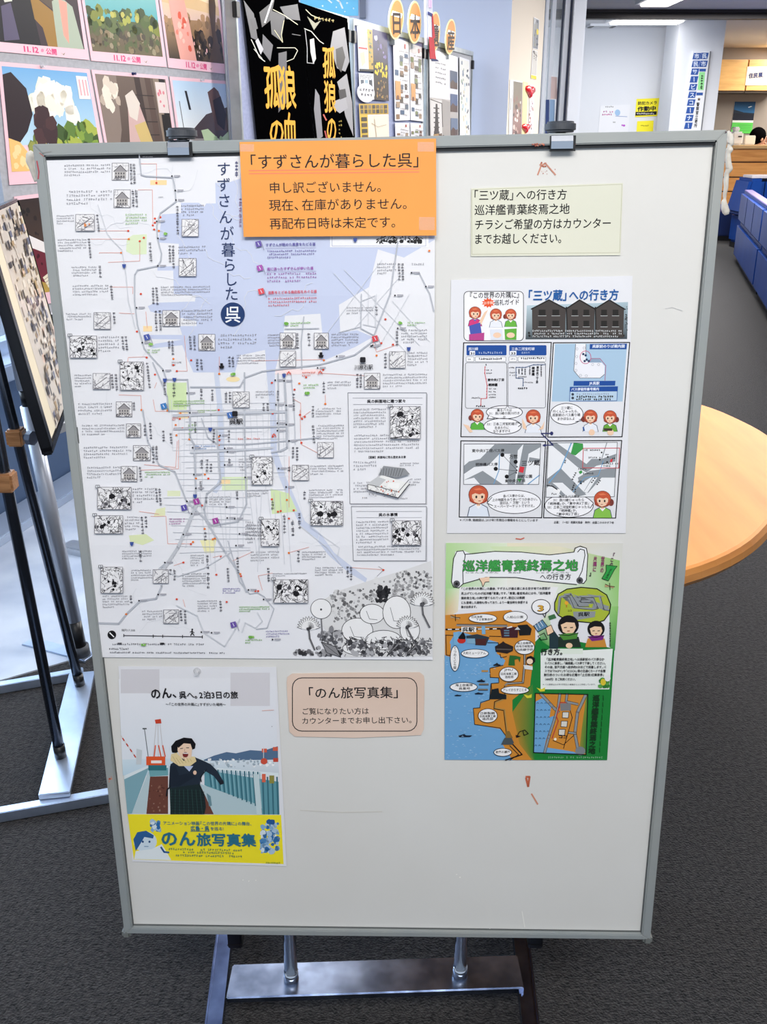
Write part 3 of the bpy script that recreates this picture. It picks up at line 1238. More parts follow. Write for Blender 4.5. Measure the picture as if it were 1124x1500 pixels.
g.line([(408, 546), (409, 660), (398, 662)], 2.0, RD)
g.line([(417, 546), (420, 600), (421, 655), (411, 660)], 3.0, RD)
g.line([(427, 546), (432, 610), (433, 650)], 1.0, RD)
g.line([(530, 430), (529, 480), (548, 490), (552, 510)], 1.4, RD)
g.line([(497, 486), (528, 478)], 1.0, RD)
g.line([(530, 440), (550, 432), (551, 478), (532, 474)], 1.0, RL)
g.line([(418, 481), (468, 480)], 1.3, RD)
g.line([(446, 463), (442, 500), (443, 540)], 1.5, RD)
g.line([(604, 398), (615, 400), (630, 430), (636, 455)], 1.4, RD)
g.line([(235, 831), (262, 842), (300, 830), (340, 806)], 1.4, RL)
g.line([(260, 885), (290, 900), (300, 925), (330, 945), (345, 920), (352, 905)], 1.6, RL)
g.line([(335, 790), (347, 830), (352, 850), (367, 868), (378, 866), (388, 872), (402, 890), (392, 918), (376, 920)], 1.2, RD)
g.line([(355, 925), (360, 910), (375, 918), (385, 908), (378, 895)], 1.2, RL)
g.line([(440, 768), (480, 800), (500, 825)], .7, RL)
g.line([(455, 770), (498, 800), (495, 812)], .6, RL)
MB_('road_lines', g, 'grey road and rail lines')

g = Print(BP, 0.00148)
RED, ORG = '#d94a32', '#e87a2a'
# thin red leaders
for pts in ([(205, 240), (230, 240), (230, 268)], [(203, 278), (224, 278), (225, 330)], [(145, 338), (189, 338)], [(134, 350), (190, 350)], [(147, 371), (147, 370), (179, 370)], [(160, 384), (206, 382), (206, 356)], [(162, 420), (196, 420), (196, 430)],
            [(187, 535), (189, 523), (216, 522)], [(175, 578), (207, 579), (208, 600)], [(225, 585), (228, 602), (246, 602)], [(230, 560), (227, 568)], [(176, 458), (198, 459)], [(215, 456), (217, 480)], [(271, 491), (275, 543), (260, 543)], [(322, 522), (322, 547)], [(470, 546), (535, 550)], [(370, 528), (475, 526)], [(546, 500), (552, 515), (580, 505)], [(516, 830), (562, 833)], [(424, 808), (453, 800)], [(385, 863), (379, 842), (400, 838)], [(313, 815), (326, 812)], [(342, 820), (370, 807)], [(256, 827), (270, 822)], [(269, 877), (272, 888)], [(207, 688), (262, 686), (262, 644)], [(222, 755), (244, 755), (247, 795), (281, 795)], [(212, 680), (258, 684), (260, 646)], [(205, 748), (234, 752)], [(477, 590), (477, 578)], [(475, 668), (441, 650), (440, 600)], [(424, 668), (424, 742)], [(455, 602), (441, 612), (441, 590), (430, 584)]):
    g.line(pts, .7, '#e2a79c')
for x, y in ((230, 268), (225, 330), (227, 336), (228, 320), (228, 326), (189, 338), (190, 350), (179, 370), (206, 353), (212, 348), (236, 318), (234, 338), (208, 430), (202, 485), (216, 523), (208, 600), (228, 548), (246, 601), (255, 534), (255, 525 - 0), (281, 527), (260, 543), (322, 547), (321, 600), (321, 606), (274, 608), (265, 605), (264, 613), (278, 610), (258, 622), (256, 628), (268, 627), (475, 527), (474, 541), (552, 520), (559, 502), (565, 467), (576, 504), (449, 552), (439, 561), (419, 588), (432, 570), (477, 591), (443, 613), (447, 610), (440, 607), (400, 605), (442, 648), (400, 639), (399, 560), (259, 637), (278, 643), (321, 639), (322, 644), (321, 651), (301, 694), (306, 700), (288, 700), (297, 739), (301, 773), (281, 795), (284, 792), (313, 788), (316, 787), (325, 814), (270, 822), (318, 840), (260, 876), (379, 864), (375, 864), (333, 880), (186, 898), (353, 839), (424, 808), (562, 833), (424, 758), (412, 747), (431, 746), (399, 730), (421, 731), (408, 748), (629, 367), (354, 842)):
    g.ell(x, y, 1.7, 1.5, R.choice([RED, RED, ORG]), 8)
for x, y in ((253, 258), (258, 279), (259, 293), (231, 324), (233, 349), (233, 389), (202, 450), (210, 501), (240, 542), (275, 575), (279, 604), (283, 655), (285, 694), (288, 714), (275, 733), (282, 751), (270, 781), (243, 822), (233, 869), (205, 878), (323, 637), (330, 656), (334, 661), (330, 680), (333, 741), (334, 757), (345, 758), (352, 780), (347, 797), (360, 698), (404, 556), (417, 557), (405, 592), (420, 593), (407, 619), (420, 621), (407, 630), (424, 645), (409, 685), (420, 712), (544, 506), (579, 432), (624, 419), (603, 399), (296, 924), (311, 925), (365, 862), (387, 876), (400, 935), (583, 480), (546, 505), (494, 521), (466, 538)):
    g.ell(x, y, 1.3, 1.3, '#26252b', 8)
    g._q(x + 3, y - 1.4, x + 12, y + .2, '#a9a9b2')
    g._q(x + 3, y + .4, x + 10, y + 1.2, '#b9b9c2')
# numbered flags on short poles
for x, y, c in ((217, 493, '#4a5aa8'), (241, 594, '#3f7fc0'), (338, 607, '#4a74b8'), (271, 742, '#5b4fa6'), (289, 733, '#a5449a'), (317, 761, '#a5449a'), (343, 913, '#6b55a5'), (550, 495, '#d84a54'), (380, 357, '#6a5aa8'), (382, 392, '#a95ab0'), (384, 426, '#e0555e')):
    g.poly([(x - 5, y - 3), (x + 3, y - 5), (x + 5, y + 3), (x - 3, y + 5)], c)
    g.line([(x + 4, y - 3), (x + 8, y + 9)], .8, '#8b8ba0')
    g.line([(x - 1, y - 2), (x + 1, y + 2)], 1.0, '#dfe2ee')
for x, y in ((184, 389), (243, 555 + 1), (287, 725), (309, 628), (417, 549), (521, 351), (599, 510), (195, 794), (217 + 40, 555)):
    g.poly([(x - 3, y - 2.5), (x + 3, y - 2.5), (x + 2, y + 2), (x, y + 3.5), (x - 2, y + 2)], '#3d549c')
for x, y in ((243, 342), (222, 503), (343, 547), (420, 473), (587, 472), (451, 575), (369, 931), (212, 942)):
    g.blobs(x - 5, y - 3, x + 5, y + 3, 4, 2, 3, ['#6fae48', '#8cc062'], 3)
for x, y in ((326, 535), (471, 519)):
    g.poly([(x - 4, y), (x + 4, y), (x + 2.5, y + 4), (x - 2.5, y + 4)], '#18171c')
    g.rect(x - 2, y - 4, x + 2, y, '#18171c')
for x, y in ((345, 606), (532, 527)):
    g.rrect(x - 4, y - 5, x + 4, y + 3, 1.5, '#202026')
    g.line([(x - 4, y + 5), (x + 4, y + 5)], 1, '#202026')
g.text('呉駅', 337, 620, 357, 619.5, 9, K, 0.02)
g.text('川原石駅', 520, 540, 547, 539.5, 8, K, 0.01)
for x, y in ((470, 545), (424, 546), (402, 637)):
    g.line([(x - 3, y + 2), (x, y - 3), (x + 3, y + 2)], 1.0, '#d8533d')
    g.line([(x - 3, y - 1), (x + 3, y - 1)], .9, '#d8533d')
MB_('map_symbols', g, 'red dots, coloured flags and station marks')

# text blocks, vertical place names
g = Print(BP, 0.00165)
PARAS = [(95, 241, 162, 260, 4), (98, 279, 166, 302, 4), (84, 315, 110, 330, 4), (86, 350, 127, 370, 5), (106, 390, 143, 406, 4), (108, 417, 160, 434, 4), (98, 458, 136, 470, 3), (145, 492, 175, 517, 5), (110, 548, 135, 568, 5), (115, 590, 166, 609, 4), (120, 622, 183, 639, 4), (123, 654, 194, 673, 4), (128, 683, 178, 702, 4), (195, 714, 227, 738, 5), (184, 755, 205, 777, 5), (180, 805, 224, 819, 4), (193, 833, 223, 851, 5), (151, 871, 190, 891, 5), (209, 893, 238, 909, 4), (266, 300, 298, 318, 4), (262, 360, 302, 374, 3), (237, 419, 308, 434, 4), (267, 453, 312, 476, 5), (320, 489, 378, 512, 4), (347, 519, 388, 534, 4), (393, 489, 433, 508, 5), (486, 488, 525, 508, 5), (588, 482, 627, 504, 5), (597, 515, 626, 537, 5), (508, 449, 548, 461, 3), (553, 385, 580, 403, 4), (603, 385, 625, 390, 1), (480, 558, 515, 571, 3), (561, 547, 625, 568, 5), (463, 597, 501, 612, 4), (464, 622, 503, 645, 6), (455, 681, 503, 696, 4), (453, 716, 503, 730, 4), (518, 598, 566, 628, 7), (519, 636, 615, 664, 6), (522, 762, 570, 796, 8), (523, 798, 616, 814, 4), (307, 726, 340, 740, 4), (443, 806, 477, 820, 4), (462, 829, 504, 843, 4), (400, 838, 450, 844, 2), (368, 806, 410, 822, 4), (280, 811, 300, 829, 5), (268, 838, 303, 859, 6), (290, 878, 318, 896, 5), (360, 717, 395, 728, 3), (362, 766, 382, 790, 5), (350, 671, 368, 690, 5), (375, 572, 403, 584, 3), (518, 675, 553, 690, 3), (586, 677, 613, 683, 2), (600, 700, 618, 712, 3), (518, 705, 545, 722, 4), (252, 529, 268, 536, 2), (586, 728, 606, 731, 1), (531, 727, 546, 731, 1), (360, 762, 383, 796, 7), (233, 288, 252, 290, 1), (210, 229, 236, 232, 1)]
for a in PARAS:
    g.para(*a, col='#96969d', w=.5)
for a in ((392, 366, 463, 380, 3, '#7468a8'), (392, 399, 465, 415, 3, '#a060a8'), (394, 435, 465, 450, 3, '#d8606c'), (327, 860, 353, 869, 3, '#7c74b0'), (351, 887, 396, 896, 3, '#74b04a'), (390, 922, 424, 934, 3, '#8a84b4'), (249, 758, 272, 768, 3, '#b070a8'), (213, 690, 250, 700, 3, '#86b860'), (185, 313, 217, 330, 4, '#93c070'), (286, 652, 317, 659, 2, '#5c8ec8'), (255, 586, 300, 596, 3, '#86b860'), (290, 600, 318, 605, 2, '#a8c884'), (426, 471, 456, 479, 2, '#7ab84e'), (597, 471, 622, 478, 2, '#7ab84e'), (360, 935, 384, 943, 2, '#74b04a'), (445, 562, 468, 570, 2, '#7ab84e'), (443, 544, 462, 552, 2, '#e0705c'), (253, 611, 262, 616, 2, '#e0705c'), (349, 641, 395, 645, 1, '#e0705c'), (217, 511, 236, 518, 2, '#86b860'), (276, 620, 287, 640, 3, '#86b860')):
    g.para(*a[:5], col=a[5], w=.55)
g.text('すずさんが眺めた風景をたどる道', 390, 360.5, 463, 359, 5, '#5d55a0', .02)
g.text('道に迷ったすずさんが歩いた道', 392, 395.5, 460, 394, 5, '#9a50a8', .02)
g.text('面影をとどめる商店街をめぐる道', 394, 430, 465, 428, 5, '#d85060', .02)
for y in (363, 397.5, 432):
    g.line([(390, y), (464, y - 1)], .5, '#a9a6cc')
for x, y0, y1, h, dx in ((191, 240, 268, 4, 1), (195.5, 240, 268, 4, 1), (194, 278, 302, 4, 1), (199, 278, 302, 4, 1), (142, 314, 341, 4, 3), (130, 349, 377, 4, 3), (146, 389, 408, 4, 2), (163, 417, 438, 4, 2), (259, 301, 345, 4, 1), (219, 355, 383, 4.5, 2), (248, 359, 385, 4, 1), (253, 359, 392, 4, 1), (224, 420, 446, 4, 1), (229, 420, 446, 4, 2), (167, 457, 476, 4, 1), (179, 492, 515, 4, 2), (184, 492, 513, 4, 2), (163, 547, 568, 4, 2), (169, 547, 573, 4, 2), (228, 454, 482, 4, 1), (234, 454, 482, 4, 1), (278, 491, 512, 4, 1), (284, 491, 512, 4, 1), (247, 498, 512, 4, 1), (252, 498, 520, 4, 1), (288, 525, 543, 4, 1), (294, 525, 543, 4, 1), (335, 521, 540, 4, 1), (340, 521, 538, 4, 1), (195, 588, 602, 4, 1), (211, 621, 640, 4, 1), (219, 618, 642, 4, 1), (238, 630, 648, 4, 1), (249, 634, 652, 4, 1), (215, 530, 569, 4, 4), (240, 554, 580, 4, 1), (253.5, 561, 585, 5, 0), (294, 568, 585, 4, 0), (310, 570, 588, 4, 0), (330, 573, 590, 4, 0), (336, 573, 590, 4, 0), (285, 617, 634, 4, 0), (312, 628, 648, 4, 0), (334, 630, 647, 4, 0), (335, 670, 682, 4, 0), (223, 652, 676, 4, 1), (228, 652, 674, 4, 1), (204, 683, 703, 4, 2), (228, 714, 736, 4, 2), (233, 714, 738, 4, 2), (207, 755, 779, 4, 2), (213, 755, 772, 4, 1), (205, 804, 822, 4.2, 1), (249, 832, 842, 4, 0), (255, 832, 851, 4, 0), (191, 870, 883, 4, 1), (264, 892, 908, 4, 1), (270, 892, 912, 4, 1), (304, 837, 860, 4.5, 0), (303, 811, 832, 4, 1), (333, 830, 853, 4, 1), (322, 878, 897, 4, 1), (392, 830, 852, 4, 1), (302, 672, 692, 4.5, 0), (294, 672, 688, 4.5, 0), (308, 678, 692, 4, 0), (293, 704, 716, 4.5, 0), (346, 718, 732, 4, 1), (301, 727, 738, 4.5, 0), (300, 777, 792, 4.2, 0), (398, 732, 744, 4.5, 0), (415, 752, 782, 4.5, 1), (427, 760, 782, 4.5, 1), (437, 750, 775, 4.5, 1), (436, 805, 822, 4.2, 0), (508, 828, 844, 4, 0), (513, 828, 848, 4, 0), (429, 576, 603, 4, 0), (385, 590, 602, 4, 0), (391, 590, 603, 4, 0), (434, 654, 676, 4, 0), (428, 654, 672, 4, 0), (473, 558, 577, 4.2, 0), (457, 594, 613, 4, 0), (457, 622, 650, 4.3, 2), (422, 682, 692, 4.2, 0), (445, 718, 731, 4, 0), (522, 547, 568, 4, 0), (527, 547, 570, 4, 0), (583, 385, 412, 4, 1), (588, 385, 412, 4, 1), (550, 448, 462, 4.3, 0), (580, 484, 507, 4.2, 0), (563, 516, 538, 4.3, 0), (434, 487, 512, 4.5, 1), (451, 487, 508, 4.5, 1), (406, 571, 586, 4, 0), (347, 814, 838, 4, 1)):
    g.vmicro(x, y0, y1, h, '#4c4b54', .65, dx=dx)
o = MB_('map_text', g, 'tiny grey and coloured writing')
o['kind'] = 'stuff'

# framed side columns
g = Print(BP, 0.00150)
for x0, y0, x1, y1 in ((510, 575, 625, 737), (515, 741, 625, 820)):
    g.line([(x0, y0), (x1, y0), (x1 - 1, y1), (x0 + 3, y1)], .9, '#85868e', True)
    g.line([(x1 + 1.2, y0 + 2), (x1 + .4, y1 + 1), (x0 + 4, y1 + 1)], .8, '#b9bac0')
for x0, y, x1 in ((517, 582.5, 619), (518, 592, 619), (522, 748, 618), (523, 757, 618)):
    g.line([(x0, y), (x1, y)], .6, '#a2a3aa')
g.text('呉の斜面地に建つ家々', 538, 589.5, 595, 589, 5.4, K, .025)
g.text('呉の水事情', 555, 755, 583, 754.6, 5.2, K, .025)
g.text('【図解】斜面地に残る歴史ある家', 538, 671, 595, 670.5, 4, K, .02)
MB_('column_frame', g, 'ruled side columns with their headings')

g = Print(BP, 0.00150)


def thumb(x0, y0, x1, y1, style, seed=0):
    R2 = random.Random(seed + int(x0 * 7 + y0))
    sl = (x1 - x0) * 0.01
    w, h = x1 - x0, y1 - y0
    g.rect(x0, y0, x1, y1, '#e9e8ea')
    if style == 'ink':
        g.scribble(x0, y0, x1, y1, int(w * h / 14), .7, ['#1b1a1f', '#38373c', '#77767c'], seed, w * .3)
        for _ in range(4):
            cx, cy = R2.uniform(x0 + w * .2, x1 - w * .2), R2.uniform(y0 + h * .2, y1 - h * .2)
            g.blobs(cx - w * .16, cy - h * .16, cx + w * .16, cy + h * .16, 2, w * .05, w * .12, ['#f1f0f2', '#1a191e'], seed)
        g.blobs(x0, y0 + h * .25, x1, y1, 12, w * .03, w * .09, ['#17161b', '#55545a', '#f3f2f4', '#f3f2f4', '#b5b4ba'], seed + 1)
        g.rrect(x0 - 3, y0 - 3, x0 + 3, y0 + 1, .8, '#d5d8dc', .7, '#54545c')
        g.line([(x0, y0 - 3), (x0, y0 + 1)], .6, '#54545c')
    elif style == 'house':
        g.scribble(x0, y0, x1, y0 + h * .5, 12, .6, ['#8a898f', '#b5b4ba'], seed)
        m = (x0 + x1) / 2
        g.poly([(x0 + w * .1, y0 + h * .5), (m, y0 + h * .12), (x1 - w * .1, y0 + h * .5)], '#9a979a')
        g.rect(x0 + w * .15, y0 + h * .5, x1 - w * .15, y1 - h * .1, '#b9b5b3')
        for i in range(4):
            for j in range(2):
                g.rect(x0 + w * (.2 + .16 * i), y0 + h * (.55 + .18 * j), x0 + w * (.28 + .16 * i), y0 + h * (.66 + .18 * j), '#5c5a5e')
        g.line([(x0 + w * .1, y0 + h * .5), (m, y0 + h * .12), (x1 - w * .1, y0 + h * .5)], .9, '#4d4b50')
        g.scribble(x0, y1 - h * .2, x1, y1, 14, .7, ['#55545a', '#8a898f'], seed + 3)
    else:
        g.scribble(x0, y0, x1, y1, int(w * h / 18), .7, ['#6b6a70', '#9a99a0', '#b9b8be'], seed, w * .5)
        g.line([(x0 + w * .1, y1 - h * .2), (x1 - w * .2, y0 + h * .25)], 1.2, '#77767c')
        g.line([(x0 + w * .3, y1), (x1, y0 + h * .45)], 1.0, '#88878d')
    g.line([(x0, y0), (x1, y0), (x1, y1), (x0, y1)], .7, '#6f6e76', True)


for a in ((165, 239, 189, 264), (168, 278, 192, 304), (292, 489, 316, 513), (171, 588, 194, 610), (196, 652, 221, 674), (411, 487 + 0, 434, 510), (534, 546, 557, 569), (240, 454, 265, 477), (186, 620, 207, 640), (179, 682, 202, 704), (461, 487, 482, 510)):
    thumb(*a, 'house')
for a in ((113, 314, 140, 338), (268, 321, 292, 346), (264, 378, 289, 404), (140, 457, 164, 481), (138, 546, 163, 569), (342, 573, 366, 596), (226, 832, 248, 852), (241, 891, 263, 911), (571, 514, 594, 538), (466, 647, 489, 669), (429, 680, 453, 702), (411, 513, 434, 536)):
    thumb(*a, 'sketch')
for a in ((105, 491, 144, 523), (178, 529, 212, 570), (145, 712, 194, 744), (141, 753, 182, 779), (150, 828, 182, 866), (370, 668, 400, 708), (456, 732, 503, 767), (384, 758, 410, 797), (402, 846, 452, 880), (572, 594, 616, 641), (575, 760, 617, 795)):
    thumb(*a, 'ink')
g.blobs(125, 326, 136, 334, 3, 1, 3, ['#e08a4a'], 2)
# the cut-away house drawing
hx = lambda x, y: (370 + x / 4.163, 540 + y / 4.163)
g.poly([hx(705, 695), hx(790, 640), hx(955, 690), hx(890, 778), hx(705, 728)], '#ececea')
g.poly([hx(770, 640), hx(800, 585), hx(930, 600), hx(960, 635), hx(890, 655)], '#8f9296')
g.poly([hx(705, 690), hx(765, 650), hx(815, 668), hx(770, 712)], '#c4c6c8')
for k in range(9):
    g.line([hx(785 + k * 17, 600), hx(775 + k * 15 + 8, 640 + k)], .7, '#55575c')
g.line([hx(705, 728), hx(890, 778), hx(958, 695)], 1.3, '#3c3c42')
g.line([hx(705, 695), hx(890, 742), hx(955, 668)], .9, '#55575c')
g.line([hx(705, 695), hx(705, 728)], .9, '#3c3c42')
g.scribble(*hx(706, 705), *hx(880, 770), 40, .6, ['#606066', '#8e8e94'], 5, 5)
g.blobs(*hx(780, 660), *hx(900, 765), 12, 1.0, 1.8, ['#d0604a', '#c8745c'], 5)
g.poly([hx(830, 685), hx(900, 690), hx(890, 725), hx(820, 715)], '#f4f4f2')
MB_('thumbnail_drawings', g, 'small ink and pencil drawings').__setitem__('kind', 'stuff')

# meadow drawing in the lower right corner: hillside, dandelions and leaves
g = Print(BP, 0.00150)
fx = lambda x, y: (370 + x / 4.163, 730 + y / 4.163)
hill = [fx(440, 610), fx(520, 560), fx(640, 520), fx(800, 470), fx(960, 420), fx(1090, 375), fx(1100, 560), fx(1100, 960), fx(560, 965), fx(420, 760)]
g.poly(hill, '#dcdcdd')
g.blobs(*fx(470, 540), *fx(760, 760), 170, 1.2, 3.4, ['#8b8b8d', '#a9a9ab', '#d5d5d6', '#6a6a6c'], 4)
g.blobs(*fx(860, 430), *fx(1098, 600), 120, 1.2, 3.2, ['#8b8b8d', '#a9a9ab', '#dededf', '#5d5d60'], 5)
g.blobs(*fx(730, 470), *fx(1000, 640), 90, 1.5, 4, ['#9a9a9c', '#b9b9bb', '#e0e0e1'], 6)
g.line([fx(760, 470), fx(800, 430), fx(770, 410)], .8, '#9a9aa0')
# pale boulders and big leaves instead of figures
for (x, y, rx, ry) in ((640, 800, 95, 75), (730, 700, 75, 60), (880, 690, 85, 100), (800, 860, 110, 60), (640, 910, 90, 40), (960, 800, 60, 70)):
    cx, cy = fx(x, y)
    g.ell(cx, cy, rx / 4.16, ry / 4.16, '#eeeeef', 22)
    g.ering(cx, cy, rx / 4.16, ry / 4.16, .9, '#2d2d31')
    g.line([(cx - rx / 9, cy - ry / 14), (cx - rx / 20, cy + ry / 8), (cx + rx / 10, cy + ry / 7)], .7, '#55555a')
g.blobs(*fx(740, 520), *fx(850, 640), 34, 2.0, 5.5, ['#1b1b1f', '#2a2a2e', '#3a3a3e'], 6)
g.scribble(*fx(560, 840), *fx(1095, 960), 190, 1.0, ['#2a2a2e', '#44444a', '#6f6f74'], 3, 11)
g.blobs(*fx(560, 850), *fx(1098, 965), 120, 2, 5.2, ['#4b4b50', '#626267', '#37373b', '#8c8c90', '#aeaeb2'], 9)
g.blobs(*fx(240, 910), *fx(560, 965), 60, 2, 4.6, ['#4b4b50', '#77777c', '#9a9a9e', '#2f2f33'], 8)
g.blobs(*fx(380, 790), *fx(560, 930), 60, 2, 6, ['#5b5b60', '#77777c', '#a8a8ac', '#cfcfd2'], 8)
for a, b in ((fx(420, 870), fx(540, 965)), (fx(820, 960), fx(900, 860)), (fx(940, 960), fx(1010, 870))):
    mx, my = (a[0] + b[0]) / 2, (a[1] + b[1]) / 2
    g.poly([a, (mx + 7, my - 4), b, (mx - 6, my + 5)], '#88888c')
    g.line([a, (mx + 7, my - 4), b, (mx - 6, my + 5)], .9, '#232327', True)
    g.line([a, b], .7, '#333337')


def dandelion(cx, cy, r, stem):
    g.line([(cx, cy + r * .3)] + stem, 2.6, '#6f6f73')
    g.line([(cx + 1, cy + r * .3)] + [(x + 1, y) for x, y in stem], .7, '#2b2b2f')
    for k in range(13):
        t = -math.pi + math.pi * k / 12
        a = (cx + r * math.cos(t), cy + r * .95 * math.sin(t))
        nx, ny = -math.sin(t) * r * .16, math.cos(t) * r * .16
        q = (cx + r * .6 * math.cos(t), cy + r * .55 * math.sin(t))
        g.poly([(cx, cy + r * .25), (q[0] + nx, q[1] + ny), a, (q[0] - nx, q[1] - ny)], '#ededee')
        g.line([(q[0] + nx, q[1] + ny), a, (q[0] - nx, q[1] - ny)], .6, '#3e3e42')
        g.line([(cx, cy + r * .2), (cx + r * .45 * math.cos(t), cy + r * .45 * math.sin(t))], .8, '#3a3a3e')
    g.blobs(cx - r * .25, cy - r * .1, cx + r * .25, cy + r * .35, 5, r * .12, r * .2, ['#3a3a3e', '#55555a'], 3)


g.line([fx(420, 725), fx(425, 800), fx(415, 860)], 2.2, '#77777c')
g.ell(*fx(420, 668), 15.2, 14.5, '#efeff0', 26)
g.ering(*fx(420, 668), 15.2, 14.5, .8, '#44444a', 40)
g.ell(*fx(420, 672), 1.6, 1.6, '#44444a', 8)
dandelion(*fx(345, 780), 17, [fx(350, 850), fx(380, 920)])
dandelion(*fx(945, 770), 16, [fx(980, 860), fx(1020, 930)])
dandelion(*fx(1035, 630), 18, [fx(1040, 700), fx(1080, 780)])
g.line([fx(485, 770), fx(490, 870)], 2, '#55555a')
g.ell(*fx(483, 790), 3.5, 5, '#85858a')
MB_('meadow_drawing', g, 'black and white ink drawing of dandelions on a hillside').__setitem__('kind', 'stuff')

g = Print(BP, 0.00180)
NAVY = '#20335f'
ttl = 'すずさんが暮らした'
pos = [(328, 248), (328, 271), (329, 294), (331, 318), (333, 342), (335, 366), (337, 388), (339, 409), (340, 430)]
for c, (x, y) in zip(ttl, pos):
    g.vtext(c, x, y - 11.5, x + .4, y + 10.5, 21, NAVY)
g.ell(342, 460, 17.6, 17.6, '#1f3a6b', 40)
g.vtext('呉', 342, 447, 342, 473, 24, '#eef1f8', .01)
g.vmicro(345, 236, 262, 4.5, '#5a5f88', .8)
g.vmicro(351, 290, 335, 4, '#9a7fa0', .8)
MB_('title_lettering', g, 'navy title lettering and roundel')
g = Print(BP, 0.00180)
g.ell(164.5, 929, 6.3, 6.3, '#121116', 26)
g.line([(161.5, 926), (167.5, 932)], 1.6, '#f2f2f4')
g.line([(182, 930), (297, 932)], 1.2, '#3a3a40')
for x, y in ((182, 930), (225, 931), (239, 931), (268, 931.5), (297, 932)):
    g.line([(x, y - 2), (x, y + 2)], 1.1, '#26262b')
g.line([(282, 922), (282, 926), (280, 930)], 1.5, '#1c1b20')
g.line([(282, 926), (285, 930)], 1.3, '#1c1b20')
g.line([(279, 925), (282, 923.5), (285, 926)], 1.0, '#1c1b20')
g.ell(282.3, 921, 1.3, 1.4, '#1c1b20', 8)
g.text('縮尺1:7,500', 179, 923.5, 199, 923.7, 4, '#44444a')
g.micro(162, 941, 300, 3, '#77777f', .004)
g.micro(160, 948, 190, 3, '#55555c', .004)
g.micro(161, 953.5, 331, 2.6, '#66666e', .006)
for x, c in ((176, '#55555c'), (238, '#26262b')):
    g.rect(x - 3, 940.5, x + 3, 943.5, c)
MB_('scale_bar', g, 'scale bar and north arrow')

# --- orange notice -----------------------------------------------------------
ORANGE = mat('orange_card', (246, 163, 74), 0.5, noise=(5, (240, 155, 68)), coat=0.1)
OQ = [(351, 208), (639, 203), (639.5, 345), (357, 347)]
on, OO = sheet('orange_notice', BP, OQ, 0.0105, 0.0006, ORANGE, 'orange notice at the top of the whiteboard, overlapping the map and the frame', 'notice')
g = Print(BP, 0.01053)
g.text('「すずさんが暮らした呉」', 363, 246, 619, 243, 23, K, .006)
g.text('申し訳ございません。', 394, 282, 563, 280, 18, K, .004)
g.text('現在、在庫がありません。', 394, 307.5, 601, 305, 18, K, .004)
g.text('再配布日時は未定です。', 395, 334.5, 584, 332, 18, K, .004)
g.build('lettering', on, OO, m=GLOSS_PRINT)
g = Print(BP, 0.01053)
g.line([(365, 250), (614, 247.5)], 1.6, '#ee8363')
g.line([(365, 254.5), (614, 252)], 1.6, '#ee8363')
g.build('underline', on, OO)
for x0, y0, x1, y1 in ((352, 211, 372, 222), (612, 208, 636, 222), (614, 318, 637, 337)):
    tape(BP, x0, y0, x1, y1, 0.01085, on, OO)

# --- cream note, peach note ----------------------------------------------------
CQ = [(690.5, 276), (913, 268), (909, 374), (690, 375.5)]
CREAMC = mat('cream_card_laminated', (222, 222, 204), 0.4, coat=0.2, noise=(4, (216, 217, 200)))
cn, CO = sheet('cream_note', BP, CQ, 0.0014, 0.0004, CREAMC, 'cream note with four lines of black writing, upper right of the whiteboard', 'notice')
g = Print(BP, 0.00143)
g.text('「三ツ蔵」への行き方', 692, 292.5, 831, 291, 16.5, '#0f0e12', .012)
g.text('巡洋艦青葉終焉之地', 695, 314, 835, 312, 16.5, '#0f0e12', .012)
g.text('チラシご希望の方はカウンター', 695, 335.5, 896, 333, 16.5, '#0f0e12', .012)
g.text('までお越しください。', 694, 356.5, 826, 355, 16.5, '#0f0e12', .012)
g.build('lettering', cn, CO)
g = Print(BP, 0.00143)
g.line([(691.5, 278), (911.5, 270), (908, 370), (691.5, 372.5)], .7, '#b6b69c', True)
g.build('border_line', cn, CO)

PQ = [(422, 988), (622, 985), (620, 1079), (425, 1080)]
PEACH = mat('peach_card', (228, 204, 188), 0.55, noise=(7, (221, 196, 179)))
bm = nb()
pn = empty('tmp') if False else None
q = [(428, 987), (520, 985.5), (615, 985), (621, 990), (622, 996), (621, 1068), (617, 1077), (520, 1081), (432, 1079), (424, 1072), (420, 1000), (421, 992)]
uvs = [BP.uv(x, y, 0.0015) for x, y in q]
PO = (sum(a for a, b in uvs) / len(uvs), sum(b for a, b in uvs) / len(uvs))
prism(bm, [(a - PO[0], b - PO[1]) for a, b in uvs][::-1], 0.0008, 0.0015)
pn = obj('peach_note', bm, PEACH, matrix=BP.M @ Matrix.Translation((PO[0], PO[1], 0)))
tag(pn, 'peach note with a rounded black border, below the map', 'notice')
g = Print(BP, 0.00153)
g.text('「のん旅写真集」', 449, 1022, 588, 1021, 18, K, .012)
g.text('ご覧になりたい方は', 442, 1046, 541, 1045.5, 10.5, K, .008)
g.text('カウンターまでお申し出下さい。', 442, 1060, 606, 1058.5, 10.5, K, .008)
g.build('lettering', pn, PO)
g = Print(BP, 0.00153)
g.rrect(428.5, 993, 611, 1071, 14, None, 1.3, '#1a181d')
g.build('border_line', pn, PO)

# --- travel photo book poster ---------------------------------------------------
NQ = [(173.5, 976), (405, 977), (420, 1269), (194, 1262)]
npz = 0.0014
npo, NO = sheet('photo_poster', BP, NQ, npz, 0.0003, GPAPER, 'poster with a running person in a yellow scarf on a footbridge, above a yellow band', 'poster')
nx = lambda x, y: (170 + x / 4.323, 960 + y / 4.323)
g = Print(BP, npz + 3e-5)
